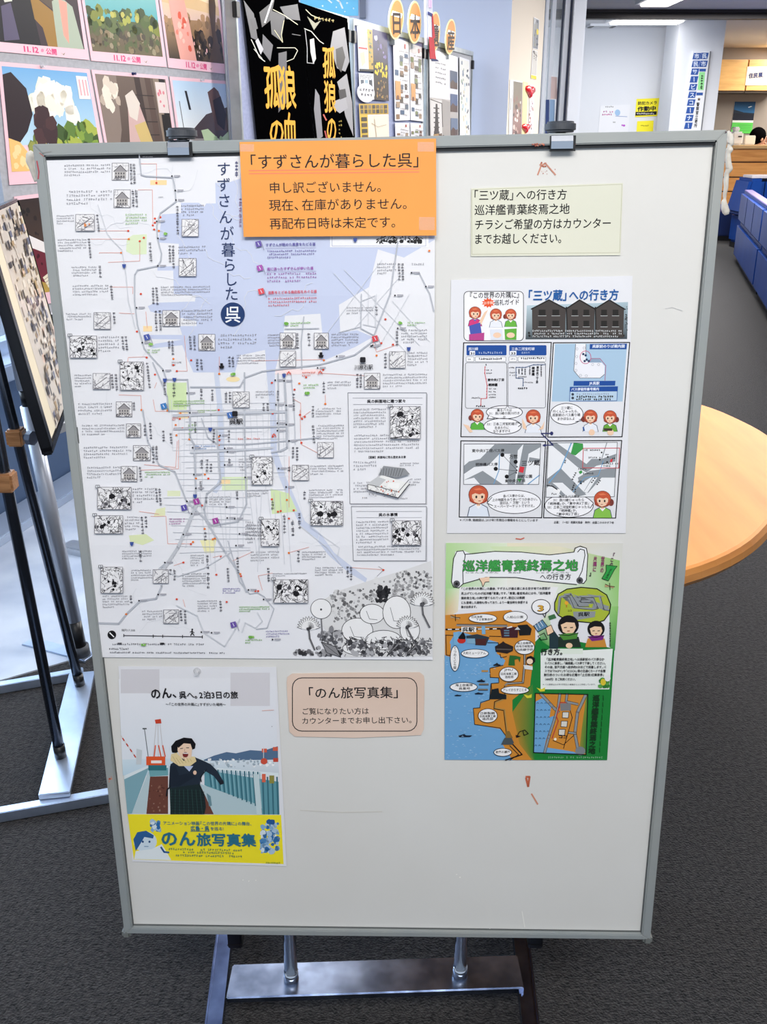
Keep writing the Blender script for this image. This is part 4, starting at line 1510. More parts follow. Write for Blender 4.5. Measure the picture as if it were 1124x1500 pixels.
# sky graduating to horizon haze
g.poly([nx(16, 150), nx(1008, 140), nx(1024, 640), nx(40, 690)], ['#e8e9ee', '#e6e7ec', '#dfe4ec', '#dfe6ee'])
g.rect(*nx(30, 88), *nx(275, 240), '#d3d1d6')
g.rect(*nx(725, 110), *nx(975, 320), '#d5d3d8')
# sea and city
g.poly([nx(40, 660), nx(1026, 640), nx(1034, 760), nx(44, 760)], ['#cfe0ea', '#dfe6ec', '#c9d2da', '#bdd6e4'])
g.poly([nx(555, 662), nx(620, 635), nx(700, 612), nx(760, 620), nx(850, 600), nx(930, 605), nx(1025, 575), nx(1027, 660), nx(560, 668)], '#55708f')
g.blobs(*nx(560, 650), *nx(1025, 715), 60, .8, 3, ['#e9edf0', '#b9c4cc', '#f4f5f6', '#9fb0bc'], 3)
# bridge railings
g.poly([nx(50, 770), nx(205, 705), nx(205, 720), nx(100, 1003), nx(72, 1003)], '#7fa8b4')
g.poly([nx(100, 1003), nx(205, 735), nx(218, 760), nx(190, 1003)], '#b9cdd2')
g.poly([nx(50, 762), nx(200, 698), nx(330, 700), nx(330, 712), nx(205, 712), nx(52, 785)], '#dce6ea')
g.poly([nx(205, 715), nx(330, 712), nx(330, 760), nx(215, 768)], '#6fa5ad')
g.poly([nx(216, 768), nx(330, 764), nx(330, 1004), nx(192, 1004)], '#6c4238')
g.blobs(*nx(205, 800), *nx(328, 1000), 22, .7, 2.2, ['#8a6252', '#54322c', '#9a7a6c'], 3)
g.poly([nx(520, 810), nx(620, 870), nx(640, 1006), nx(530, 1006)], '#6c4238')
g.poly([nx(560, 725), nx(1030, 800), nx(1036, 1007), nx(900, 1007), nx(560, 820)], '#5f97a4')
g.poly([nx(530, 812), nx(900, 945), nx(925, 1007), nx(620, 1007)], '#b4cad0')
g.poly([nx(640, 712), nx(1030, 745), nx(1031, 768), nx(640, 728)], '#dfe9ed')
for k in range(12):
    x = 590 + k * 28
    g.line([nx(x, 722 + k * 1.5), nx(x + 14, 830 + k * 12)], 2.2, '#3c6f7e')
    g.line([nx(x + 12, 722 + k * 1.5), nx(x + 26, 835 + k * 12)], 1.0, '#8fbac4')
for k in range(4):
    x = 930 + k * 30
    g.line([nx(x, 770), nx(x + 8, 1004)], 2.2, '#3c6f7e')
g.poly([nx(870, 750), nx(905, 752), nx(925, 1007), nx(892, 1007)], '#c4d6da')
g.poly([nx(574, 870), nx(600, 890), nx(608, 950), nx(590, 955)], '#6b8e98')
g.build('bridge_picture', npo, NO, m=GLOSS_PRINT, label='blue-green footbridge under a pale sky')
g = Print(BP, npz + 42e-5)
# harbour cranes
g.line([nx(32, 510), nx(128, 650)], 1.6, '#d9d3d2')
for k in range(4):
    g.line([nx(42 + k * 24, 525 + k * 35), nx(52 + k * 24, 540 + k * 35)], 1.8, '#c8452e')
g.line([nx(180, 465), nx(212, 700)], .9, '#4d5357')
g.rect(*nx(168, 460), *nx(194, 468), '#4d5357')
for x0, x1 in ((255, 236), (278, 300), (266, 268)):
    g.line([nx(x0, 425), nx(x1, 640)], .9, '#c9c6c8')
for x0, x1 in ((250, 242), (270, 285), (296, 312)):
    g.line([nx(x0, 570), nx(x1, 640)], 1.6, '#dc5a33')
g.rect(*nx(192, 640), *nx(312, 695), '#e0592f')
g.rect(*nx(222, 665), *nx(290, 683), '#f2e9e4')
g.rect(*nx(205, 695), *nx(320, 728), '#2f6e78')
g.poly([nx(246, 408), nx(284, 402), nx(288, 430), nx(252, 432)], '#c8452e')
g.poly([nx(130, 590), nx(165, 600), nx(160, 690), nx(128, 690)], '#c9d0d4')
for x, y in ((940, 600), (1010, 590), (935, 670), (1012, 660)):
    g.rect(*nx(x - 16, y - 10), *nx(x + 16, y + 14), '#d4604a' if y < 650 else '#c44a3a')
g.line([nx(935, 580), nx(935, 715)], 1.0, '#d9dcde')
g.ell(*nx(938, 670), 5, 4.6, '#cf5340', 14)
g.rect(*nx(925, 750), *nx(948, 803), '#d9674e')
g.rect(*nx(972, 760), *nx(1002, 810), '#8f8a44')
g.build('crane_picture', npo, NO, m=GLOSS_PRINT, label='orange harbour cranes', stuff=True)
# running person
g = Print(BP, npz + 70e-5)
SKIN = '#e8c3a8'
g.poly([nx(335, 830), nx(345, 690), nx(400, 655), nx(500, 645), nx(560, 670), nx(600, 690), nx(640, 730), nx(682, 800), nx(655, 812), nx(620, 765), nx(560, 730), nx(535, 790), nx(530, 840), nx(340, 850)], '#26303d')
g.poly([nx(340, 840), nx(528, 815), nx(560, 880), nx(570, 960), nx(560, 1007), nx(345, 1007), nx(342, 920)], '#1f2d2f')
for k in range(8):
    g.line([nx(350 + k * 26, 850), nx(345 + k * 29, 1004)], .7, '#33504c')
    g.line([nx(345, 860 + k * 18), nx(560, 865 + k * 18)], .6, '#15201f')
g.poly([nx(335, 830), nx(342, 700), nx(380, 700), nx(400, 760), nx(500, 735), nx(505, 765), nx(400, 830)], '#1f2834')
g.line([nx(320, 890), nx(325, 850), nx(345, 830)], 2.0, '#1b2026')
g.line([nx(540, 800), nx(535, 770), nx(575, 720)], 1.6, '#20252c')
g.ell(*nx(500, 742), 2.6, 3.2, SKIN, 10)
g.poly([nx(650, 792), nx(680, 792), nx(684, 812), nx(660, 820)], '#22252c')
g.poly([nx(430, 700), nx(490, 700), nx(465, 735)], '#b9c4e0')
g.poly([nx(352, 600), nx(350, 575), nx(378, 540), nx(430, 520), nx(480, 525), nx(505, 560), nx(500, 590), nx(470, 600), nx(400, 600), nx(385, 618), nx(356, 615)], '#17161a')
g.poly([nx(392, 560), nx(430, 545), nx(470, 550), nx(482, 590), nx(478, 640), nx(440, 665), nx(405, 640), nx(390, 600)], '#efcfb4')
g.poly([nx(385, 570), nx(400, 535), nx(470, 535), nx(478, 560), nx(430, 556), nx(396, 585)], '#17161a')
g.line([nx(408, 590), nx(424, 587)], 1.0, '#2a2024')
g.line([nx(446, 584), nx(462, 584)], 1.0, '#2a2024')
g.line([nx(436, 592), nx(434, 606)], .7, '#c99a80')
g.ell(*nx(440, 628), 4.2, 4.0, '#7c2a2c', 14)
g.rect(*nx(426, 616), *nx(456, 622), '#f6f0ec')
g.poly([nx(350, 625), nx(385, 615), nx(430, 668), nx(480, 640), nx(500, 640), nx(510, 670), nx(470, 700), nx(400, 700), nx(345, 665)], '#e3cf9d')
for k in range(6):
    g.line([nx(360 + k * 22, 640 + (k % 3) * 8), nx(390 + k * 18, 690 - k * 4)], .8, '#c6af7c')
g.build('runner_picture', npo, NO, m=GLOSS_PRINT, label='running person in dark jacket and yellow scarf')
g = Print(BP, npz + 3e-5)
g.poly([nx(73, 1006), nx(1046, 1011), nx(1062, 1322), nx(113, 1292)], '#f3e32e')
BL = ['#4f86b8', '#86aed0', '#d5e2ea', '#2f6ba6', '#a9c4dc']
g.blobs(*nx(205, 1030), *nx(290, 1125), 22, 1.5, 4.5, BL, 3)
g.ell(*nx(185, 1180), 17, 15, '#cfdfea', 22)
g.poly([nx(110, 1165), nx(135, 1120), nx(190, 1110), nx(240, 1140), nx(235, 1160), nx(180, 1150), nx(150, 1200), nx(125, 1240)], '#2f5f96')
for x in (170, 212):
    g.ell(*nx(x, 1180), 1.6, 1.8, '#28507f', 8)
g.line([nx(180, 1210), nx(205, 1210)], 1, '#5b86ac')
g.poly([nx(115, 1290), nx(125, 1240), nx(230, 1225), nx(290, 1195), nx(350, 1296)], '#e4ecef')
g.line([nx(285, 1215), nx(305, 1245), nx(335, 1248)], 2.6, '#2a5a94')
g.blobs(*nx(905, 1045), *nx(1045, 1265), 70, 2, 6, BL, 4)
g.blobs(*nx(945, 1035), *nx(1015, 1075), 8, 3, 5, ['#2a5a94'], 4)
g.build('yellow_band', npo, NO, m=GLOSS_PRINT, label='yellow band with pale blue figures')
g = Print(BP, npz + 120e-5)
g.text('のん、', *nx(222, 272), *nx(400, 262), 17, K, .03)
g.text('呉へ。2泊3日の旅', *nx(400, 270), *nx(775, 270), 11.5, K, .025)
g.text('～『この世界の片隅に』すずがいた場所～', *nx(315, 318), *nx(697, 320), 5.0, K, .01)
g.text('アニメーション映画『この世界の片隅に』の舞台、', *nx(297, 1072), *nx(865, 1076), 6.0, '#2a6e86', .012)
g.text('広島・呉', *nx(473, 1108), *nx(592, 1108), 7.5, '#2a6e86', .03)
g.text('を巡る!', *nx(598, 1107), *nx(684, 1107), 5.6, '#2a6e86', .012)
g.line([nx(473, 1114), nx(592, 1114)], .8, '#2a6e86')
g.text('のん', *nx(285, 1198), *nx(508, 1200), 24, '#2a6e86', .035)
g.text('旅写真集', *nx(512, 1200), *nx(890, 1204), 20, '#2a6e86', .03)
for k, (a, b) in enumerate(((330, 800), (425, 745), (375, 805))):
    g.micro(nx(a, 0)[0], nx(0, 1218 + 20 * k)[1], nx(b, 0)[0], 3.4, '#4b7f66', .02)
g.micro(*nx(948, 1308), nx(1045, 0)[0], 2.4, '#6e8a44', .01)
g.line([nx(925, 350), nx(1000, 346)], .6, '#e2a596')
g.blobs(*nx(985, 445), *nx(992, 453), 1, .7, 1, ['#332e30'], 1)
g.build('lettering', npo, NO)
bm = nb()
u0, v0 = BP.uv(*nx(515, 100), npz)
M = Matrix.Translation((u0 - NO[0], v0 - NO[1], 0))
tube(bm, M @ Vector((0, 0, npz)), M @ Vector((0, 0, npz + .0006)), 0.005, seg=16)
tube(bm, M @ Vector((0, 0, npz + .0006)), M @ Vector((0, -0.001, npz + .006)), 0.0028, seg=12)
obj('push_pin', bm, mat('clear_plastic', (235, 236, 240), 0.1, alpha=0.5), npo, smooth=False)
# --- bus guide leaflet drawn as four comic panels ---------------------------------
LQ = [(661, 410), (927, 404), (917, 781), (655, 781)]
lz = 0.0014
lf, LO = sheet('bus_leaflet', BP, LQ, lz, 0.0003, GPAPER, 'white leaflet with four comic panels of bus routes and street maps', 'leaflet')
a3 = lambda x, y: (650 + x / 4.014, 410 + y / 4.014)
a4 = lambda x, y: (650 + x / 4.014, 590 + y / 4.014)
a5 = lambda x, y: (650 + x / 7.493, 495 + y / 7.493)
a6 = lambda x, y: (790 + x / 8.029, 495 + y / 8.029)
HAIR, HAIR2, SKN = '#c8583a', '#e07a52', '#f0cdb0'


def comic(g, cx, cy, s, shirt, tail=0, look=1, hair=HAIR, trim='#f2f2f4'):
    """a plain cartoon bust: shoulders, neck, round head, bobbed hair, eyes, mouth"""
    g.poly([(cx - s * 1.05, cy + s * 2.0), (cx - s * .85, cy + s * 1.15), (cx - s * .3, cy + s * .85), (cx + s * .3, cy + s * .85), (cx + s * .85, cy + s * 1.15), (cx + s * 1.05, cy + s * 2.0)], shirt)
    g.line([(cx - s * 1.05, cy + s * 2.0), (cx - s * .85, cy + s * 1.15), (cx - s * .3, cy + s * .85)], s * .07, '#3a4560')
    g.line([(cx + s * .3, cy + s * .85), (cx + s * .85, cy + s * 1.15), (cx + s * 1.05, cy + s * 2.0)], s * .07, '#3a4560')
    g.poly([(cx - s * .35, cy + s * .9), (cx, cy + s * 1.3), (cx + s * .35, cy + s * .9)], trim)
    g.rect(cx - s * .16, cy + s * .55, cx + s * .16, cy + s * 1.0, '#e5b898')
    if tail:
        g.ell(cx + tail * s * .95, cy + s * .3, s * .32, s * .4, '#7a3a34', 12)
    g.ell(cx, cy - s * .08, s * .92, s * .9, hair, 24)
    g.poly([(cx - s * .9, cy), (cx - s * .85, cy + s * .55), (cx - s * .5, cy + s * .75), (cx + s * .5, cy + s * .75), (cx + s * .85, cy + s * .55), (cx + s * .9, cy)], hair if not tail else '#b04e36')
    g.poly([(cx - s * .62, cy - s * .25), (cx + s * .62, cy - s * .25), (cx + s * .62, cy + s * .2), (cx + s * .38, cy + s * .62), (cx + look * s * .08, cy + s * .78), (cx - s * .38, cy + s * .62), (cx - s * .62, cy + s * .2)], SKN)
    g.poly([(cx - s * .7, cy - s * .05), (cx - s * .66, cy - s * .5), (cx, cy - s * .7), (cx + s * .66, cy - s * .5), (cx + s * .7, cy - s * .05), (cx + s * .4, cy - s * .22), (cx + s * .1, cy - s * .1), (cx - s * .3, cy - s * .22)], hair)
    g.poly([(cx - s * .5, cy - s * .62), (cx + s * .1, cy - s * .72), (cx + s * .45, cy - s * .55), (cx - s * .2, cy - s * .5)], HAIR2)
    for e in (-.26, .3):
        g.ell(cx + s * (e + look * .06), cy + s * .14, s * .1, s * .14, '#2b2226', 10)
    for e in (-.4, .42):
        g.ell(cx + s * e, cy + s * .4, s * .12, s * .07, '#eda690', 10)
    g.line([(cx - s * .08 + look * s * .1, cy + s * .52), (cx + s * .12 + look * s * .1, cy + s * .52)], s * .07, '#a84a44')
    g.ering(cx, cy - s * .08, s * .93, s * .9, s * .05, '#5a2a26', 22)


g = Print(BP, lz + 3e-5)
g.rrect(*a3(120, 68), *a3(470, 358), 6, '#f2f2f6', 1.0, K)
g.text('『この世界の片隅に』', *a3(150, 106), *a3(450, 104), 10, K, .02)
g.text('巡礼ガイド', *a3(298, 147), *a3(447, 143), 9, K, .02)
sp = []
for k in range(22):
    t = 2 * math.pi * k / 22
    r = (38, 26)[k % 2]
    sp.append(a3(263 + r * 1.05 * math.cos(t), 135 + r * .8 * math.sin(t)))
g.poly(sp, '#e9562c')
g.text('お手製', *a3(236, 143), *a3(292, 141), 4.6, '#f8d8c8', .02)
g.build('guide_badge', lf, LO, label='rounded badge with an orange burst')
g = Print(BP, lz + 30e-5)
c = a3(185, 195); comic(g, c[0], c[1], 9.6, '#d43a7c', 0, 1, trim='#5a64b8')
g.poly([a3(222, 262), a3(262, 175), a3(240, 190), a3(205, 255)], SKN)
g.poly([a3(150, 270), a3(215, 250), a3(225, 320), a3(160, 330)], '#4a5ab0')
g.poly([a3(150, 355), a3(150, 320), a3(240, 310), a3(238, 355)], '#b8458c')
g.build('cartoon_figure', lf, LO); g = Print(BP, lz + 36e-5)
c = a3(308, 205); comic(g, c[0], c[1], 9.2, '#e9ecf4', 0, 1)
g.poly([a3(275, 290), a3(345, 290), a3(350, 352), a3(278, 352)], '#dfe4ef')
g.ell(*a3(315, 325), 6, 4, SKN)
g.build('cartoon_figure', lf, LO); g = Print(BP, lz + 36e-5)
c = a3(395, 205); comic(g, c[0], c[1], 8.8, '#6ab544', -1, -1)
g.poly([a3(358, 290), a3(430, 285), a3(428, 352), a3(362, 352)], '#62ad40')
g.ell(*a3(395, 325), 6, 4, SKN)
g.build('cartoon_figure', lf, LO)

g = Print(BP, lz + 3e-5)
g.poly([a3(490, 150), a3(1085, 130), a3(1080, 348), a3(482, 350)], ['#b9cdd6', '#a9bfca', '#39424a', '#454d52'])
for (x0, xm, x1) in ((520, 620, 720), (722, 800, 890), (893, 975, 1062)):
    g.poly([a3(x0, 165), a3(xm, 118), a3(x1, 165), a3(x1 - 6, 340), a3(x0 + 2, 340)], '#46403e')
    g.line([a3(x0 - 4, 172), a3(xm, 118), a3(x1 + 2, 172)], 2.0, '#22201f')
    w = x1 - x0
    for yy in (175, 240):
        for q in (.2, .6):
            g.rect(*a3(x0 + w * q, yy), *a3(x0 + w * (q + .2), yy + 36), '#23211f')
            g.line([a3(x0 + w * (q - .02), yy + 36), a3(x0 + w * (q + .22), yy + 36)], .8, '#b5b9ba')
g.line([a3(722, 160), a3(728, 340)], 1.8, '#1d1b1b')
g.line([a3(893, 160), a3(896, 340)], 1.8, '#1d1b1b')
g.blobs(*a3(490, 300), *a3(1080, 348), 60, .8, 2.6, ['#2b2a29', '#1f1e1e', '#4a4644'], 3)
g.blobs(*a3(1060, 150), *a3(1085, 300), 20, .6, 1.6, ['#51585c', '#3a4044'], 3)
g.build('storehouse_picture', lf, LO, label='photo of three dark gabled storehouses')
g = Print(BP, lz + 60e-5)
for k in range(3):
    g.micro(*a3(522, 294 + 16 * k), a3(1045 - 20 * (k == 2), 0)[0], 2.8, '#dfe3e6', 0, seed=k, w=.55)
g.text('「三ツ蔵」への行き方', *a3(488, 118), *a3(1030, 113), 17, '#1c5a9e', .03)
g.build('lettering', lf, LO, stuff=True)

# panel frames
g = Print(BP, lz + 3e-5)
for q in ((a3(118, 370), a3(634, 368), a4(602, 202), a4(102, 200)), (a3(646, 370), a3(1095, 368), a4(1050, 200), a4(613, 202)), (a4(102, 224), a4(600, 228), a4(577, 676), a4(92, 672)), (a4(612, 225), a4(1048, 222), a4(1012, 678), a4(588, 676))):
    g.line(q, 1.5, '#121116', True)
g.build('panel_frame', lf, LO, label='black comic panel frames')

# bus route panel
g = Print(BP, lz + 10e-5)
BLU = '#1c4c9a'
for x0, x1 in ((252, 692), (722, 1130)):
    g.rrect(*a5(x0, 80), *a5(x1, 192), 1.6, BLU)
    g.rrect(*a5(x0 - 4, 208), *a5(x0 + 82, 260), 1.2, '#f4f4f8', .5, '#73757c')
    g.rrect(*a5(x0 + 96, 208), *a5(x1 - 8, 260), 1.2, '#f4f4f8', .5, '#73757c')
g.rrect(*a5(286, 143), *a5(346, 188), .8, '#eef1f8')
g.rrect(*a5(728, 143), *a5(800, 188), .8, '#eef1f8')
g.rrect(*a5(240, 270), *a5(694, 772), 3, None, .7, '#606268')
g.rrect(*a5(706, 270), *a5(1120, 768), 3, None, .7, '#606268')
g.text('呉川線' if False else '辰川線', *a5(272, 135), *a5(380, 132), 4.8, '#e6ecf8', .015)
g.text('31', *a5(294, 182), *a5(338, 182), 4.6, K, .04)
g.text('三条二河宝町線', *a5(745, 135), *a5(1000, 132), 4.8, '#e6ecf8', .015)
g.text('33', *a5(738, 182), *a5(792, 182), 4.6, K, .04)
g.micro(*a5(360, 150), a5(670, 0)[0], 3.2, '#c5d4ec')
g.text('右まわり', *a5(855, 172), *a5(950, 170), 3.4, '#c5d4ec')
g.micro(*a5(265, 224), a5(320, 0)[0], 2.4, '#55565c')
g.micro(*a5(382, 218), a5(650, 0)[0], 2.9, '#1f1e24', w=.9)
g.micro(*a5(735, 220), a5(790, 0)[0], 2.4, '#55565c')
g.micro(*a5(848, 212), a5(1110, 0)[0], 2.9, '#1f1e24', w=.9)
RR = '#c9404a'
g.line([a5(455, 318), a5(452, 385), a5(465, 450), a5(478, 520), a5(474, 664), a5(412, 666), a5(410, 735)], .9, RR)
for y, x in ((318, 456), (350, 454), (384, 452), (450, 466), (520, 480), (555, 477), (587, 475), (618, 474), (650, 474), (666, 413), (735, 410)):
    g.ell(*a5(x, y), .85, .85, RR, 8)
for x, y, x1, h, w in ((442, 283, 478, 2.4, .8), (468, 344, 540, 2.2, .5), (468, 378, 538, 2.2, .5), (495, 550, 577, 2.2, .5), (495, 580, 580, 2.2, .5), (495, 612, 574, 2.2, .5), (495, 643, 570, 2.2, .5), (306, 648, 400, 2.2, .5), (356, 738, 466, 2.8, .9)):
    g.micro(*a5(x, y), a5(x1, 0)[0], h, '#2b2a30', w=w)
g.text('東中央3丁目', *a5(482, 472), *a5(668, 470), 4.3, K, .03)
g.text('明神橋', *a5(492, 528), *a5(592, 526), 4.5, K, .05)
BB = '#33527c'
g.line([a5(1118, 292), a5(985, 294), a5(900, 322), a5(795, 322), a5(795, 440), a5(875, 443), a5(873, 530)], .9, BB)
for x, y in ((1080, 293), (1035, 293), (990, 294), (948, 310), (900, 322), (868, 322), (832, 322), (798, 322), (797, 378), (797, 408), (828, 442), (875, 487), (873, 522)):
    g.ell(*a5(x, y), .85, .85, BB, 8)
for x, y0, y1 in ((828, 340, 400), (862, 335, 404), (895, 338, 404), (947, 320, 408), (1072, 302, 418)):
    g.vmicro(a5(x, y0)[0] - 1, a5(x, y0)[1], a5(x, y1)[1], 2.2, '#2b2a30', .6)
g.vtext('明神橋', *a5(985, 315), *a5(983, 413), 4.2, K, .05)
g.vtext('東中央二丁目', *a5(1034, 308), *a5(1026, 498), 3.8, K, .03)
for x, y, x1 in ((716, 316, 784), (724, 371, 784), (724, 401, 784), (820, 418, 912), (890, 478, 982)):
    g.micro(*a5(x, y), a5(x1, 0)[0], 2.1, '#55565c', w=.5)
g.micro(*a5(815, 538), a5(928, 0)[0], 2.9, '#1f1e24', w=.95)
g.build('route_diagram', lf, LO, label='blue and red bus line diagrams')

# stop plan panel
g = Print(BP, lz + 10e-5)
g.poly([a6(188, 70), a6(1036, 66), a6(982, 748), a6(150, 748)], '#a9c6de')
g.poly([a6(430, 72), a6(552, 72), a6(550, 268), a6(590, 290), a6(735, 290), a6(772, 330), a6(768, 430), a6(718, 472), a6(482, 472), a6(408, 385)], '#ecedf4')
g.line([a6(430, 72), a6(408, 385), a6(482, 472), a6(718, 472), a6(768, 430)], .8, '#5a5c64')
g.line([a6(552, 72), a6(550, 190)], .8, '#5a5c64')
g.poly([a6(596, 246), a6(712, 248), a6(738, 290), a6(590, 288)], '#8fa6bf')
g.line([a6(610, 242), a6(715, 242), a6(785, 325), a6(775, 500)], .9, '#a8557a')
g.ering(*a6(546, 228), 8.0, 9.4, .9, '#c95a86')
for x, y in ((520, 190), (548, 205), (560, 255), (585, 272), (536, 272)):
    g.ell(*a6(x, y), 1.8, 1.8, '#2b3f63', 10)
for x, y in ((446, 130), (442, 220), (434, 300), (434, 382), (488, 440), (555, 445), (630, 312), (700, 312), (530, 118)):
    g.ering(*a6(x, y), 1.6, 1.8, .4, '#9a9ca8', 10)
g.poly([a6(598, 72), a6(1034, 66), a6(1028, 132), a6(594, 132)], BLU)
g.text('呉駅前のりば案内図', *a6(625, 114), *a6(1008, 111), 5.0, '#e6ecf8', .03)
g.poly([a6(408, 506), a6(898, 504), a6(893, 560), a6(404, 562)], BLU)
g.text('JR呉駅', *a6(592, 548), *a6(710, 547), 5, '#e6ecf8', .03)
g.poly([a6(365, 578), a6(924, 572), a6(914, 738), a6(358, 744)], '#b9d0e4')
g.line([a6(365, 578), a6(924, 572), a6(914, 738), a6(358, 744)], .8, BLU, True)
g.poly([a6(365, 578), a6(924, 572), a6(920, 628), a6(362, 632)], BLU)
g.text('バス停留所番号案内', *a6(376, 618), *a6(706, 614), 4.6, '#e6ecf8', .03)
g.ell(*a6(395, 663), 2, 2, '#3a3f50', 12)
g.ell(*a6(395, 706), 2, 2, '#3a3f50', 12)
g.micro(*a6(440, 646), a6(820, 0)[0], 3, '#8d93ac', w=.5)
g.micro(*a6(440, 676), a6(866, 0)[0], 3.2, '#15141a', w=1.0)
g.micro(*a6(434, 708), a6(850, 0)[0], 3.2, '#15141a', w=1.0)
g.build('stop_plan', lf, LO, label='pale blue plan of bus stops')

# speech panels
for (cx, cy, rx, ry, tail) in ((*a5(668, 815), 26.5, 9.6, [a5(500, 850), a5(478, 888), a5(560, 885)]), (*a5(648, 970), 27.5, 11.6, [a5(800, 925), a5(855, 945), a5(822, 975)]), (*a6(325, 895), 24, 15.6, [a6(470, 960), a6(525, 968), a6(430, 985)]), (*a4(415, 583), 39, 17, [a4(285, 555), a4(255, 590), a4(290, 605)]), (*a4(738, 605), 35.5, 17, [a4(860, 570), a4(882, 590), a4(862, 620)])):
    g = Print(BP, lz + 4e-5)
    g.ell(cx, cy, rx, ry, '#f4f4f8', 34)
    g.ering(cx, cy, rx, ry, 1.0, '#26252b', 40)
    g.poly(tail, '#f4f4f8')
    g.line(tail, 1.0, '#26252b')
    g.build('speech_bubble', lf, LO)
g = Print(BP, lz + 36e-5)
g.text('乗るバスは', *a5(585, 806), *a5(750, 803), 4.6, K, .005)
g.text('31：辰川線の辰川行き', *a5(500, 842), *a5(838, 838), 4.6, K, .005)
g.text('か', *a5(650, 880), *a5(682, 880), 4.2, K, .005)
g.text('33：三条二河宝町線の', *a5(475, 960), *a5(812, 955), 4.8, K, .005)
g.text('右まわりに', *a5(560, 1000), *a5(720, 998), 4.8, K, .005)
g.text('なりますけえ', *a5(542, 1038), *a5(738, 1034), 4.8, K, .005)
g.text('三ツ蔵に', *a6(256, 838), *a6(396, 835), 4.8, K, .005)
g.text('行くんじゃったら、', *a6(160, 880), *a6(470, 876), 4.8, K, .005)
g.text('呉駅前のバス乗り場', *a6(155, 922), *a6(484, 918), 4.8, K, .005)
g.text('まかほなんよ', *a6(212, 965), *a6(422, 962), 4.8, K, .005)
g.text('各バス停からは、', *a4(350, 555), *a4(482, 552), 4.6, K, .005)
g.text('上の地図をみて歩いてつかあさい。', *a4(285, 578), *a4(556, 573), 4.8, K, .005)
g.text('目印は、“万惣”という', *a4(330, 597), *a4(508, 593), 4.8, K, .005)
g.text('スーパーマーケットですけえ。', *a4(295, 617), *a4(540, 612), 4.8, K, .005)
g.text('降りるバス停は', *a4(678, 558), *a4(800, 556), 4.6, K, .005)
g.text('31：辰川線じゃったら', *a4(645, 579), *a4(828, 577), 4.6, K, .005)
g.text('「明神橋」か、「東中央3丁目」', *a4(612, 600), *a4(860, 597), 4.6, K, .005)
g.text('33：三条二河宝町線じゃったら', *a4(610, 621), *a4(862, 618), 4.6, K, .005)
g.text('「明神橋」か、', *a4(680, 641), *a4(788, 639), 4.6, K, .005)
g.text('「東中央2丁目」', *a4(662, 662), *a4(800, 659), 4.6, K, .005)
g.text('※バス停、路線図は、2017年7月現在の情報をもとにしています', *a4(95, 695), *a4(556, 697), 4.2, K, .01)
g.text('企画：（一社）呉観光協会　制作：全国このせかオフ会', *a4(648, 708), *a4(1002, 710), 3.9, K, .012)
g.build('lettering', lf, LO, stuff=True)

g = Print(BP, lz + 36e-5)
c = a5(370, 855); comic(g, c[0], c[1], 10.2, '#5cb043', -1, 1)
g.poly([a5(215, 945), a5(275, 960), a5(320, 1030), a5(290, 1040)], SKN)
g.build('cartoon_figure', lf, LO); g = Print(BP, lz + 36e-5)
c = a5(985, 870); comic(g, c[0], c[1], 11.4, '#e6eaf4', 0, -1)
for p in ([a5(862, 880), a5(900, 950), a5(915, 1010), a5(870, 990)], [a5(1110, 910), a5(1085, 960), a5(1040, 1010), a5(1095, 1000)]):
    g.poly(p, SKN)
g.build('cartoon_figure', lf, LO); g = Print(BP, lz + 36e-5)
c = a6(605, 930); comic(g, c[0], c[1], 10.8, '#e6eaf4', -1, -1)
g.ell(*a6(620, 1110), 4.4, 4.6, SKN)
g.build('cartoon_figure', lf, LO); g = Print(BP, lz + 36e-5)
c = a6(835, 935); comic(g, c[0], c[1], 10.4, '#6aa83e', 1, -1)
g.ell(*a6(840, 1110), 4.8, 4.6, SKN)
g.rect(*a6(762, 1062), *a6(860, 1092), '#44362f')
g.line([a6(520, 1050), a6(530, 1090)], 2, '#2d5a9a')
g.build('cartoon_figure', lf, LO); g = Print(BP, lz + 36e-5)
c = a4(205, 545); comic(g, c[0], c[1], 15.2, '#dfe6f2', 0, 1)
g.build('cartoon_figure', lf, LO); g = Print(BP, lz + 36e-5)
c = a4(935, 570); comic(g, c[0], c[1], 13.2, '#86bf4e', 1, -1)
g.build('cartoon_figure', lf, LO)

# local street maps
GR = '#8f959b'
g = Print(BP, lz + 8e-5)
q = [a4(120, 242), a4(572, 240), a4(560, 480), a4(118, 480)]
g.poly(q, '#eceef2')
g.poly([a4(118, 420), a4(118, 372), a4(150, 345), a4(215, 330), a4(300, 245), a4(470, 242), a4(420, 300), a4(330, 300), a4(262, 370), a4(180, 378)], GR)
g.poly([a4(400, 242), a4(440, 242), a4(420, 480), a4(375, 480)], GR)
g.poly([a4(120, 455), a4(230, 400), a4(345, 478), a4(215, 480), a4(180, 440)], GR)
g.poly([a4(470, 242), a4(572, 242), a4(568, 262), a4(500, 300), a4(470, 480), a4(425, 480)], GR)
g.poly([a4(505, 320), a4(568, 330), a4(562, 350), a4(500, 345)], GR)
g.line([a4(330, 300), a4(325, 400), a4(295, 478)], 1.2, '#6aa0cc')
g.line([a4(565, 425), a4(495, 480)], 1.4, '#6aa0cc')
g.line([a4(346, 305), a4(435, 400)], .6, '#3a3a40')
g.line([a4(307, 388), a4(432, 402)], .6, '#3a3a40')
g.line([a4(372, 435), a4(430, 405)], .6, '#3a3a40')
g.poly([a4(450, 374), a4(476, 378), a4(468, 412), a4(442, 406)], '#d83540')
g.poly([a4(432, 448), a4(462, 446), a4(448, 466)], '#3f9a4c')
for x, y in ((346, 306), (424, 347), (307, 388), (372, 434)):
    g.ell(*a4(x, y), 3.0, 3.0, '#111015', 16)
for x, y in ((432, 376), (430, 396), (428, 412)):
    g.ell(*a4(x, y), 1.2, 1.2, '#3a3a40', 8)
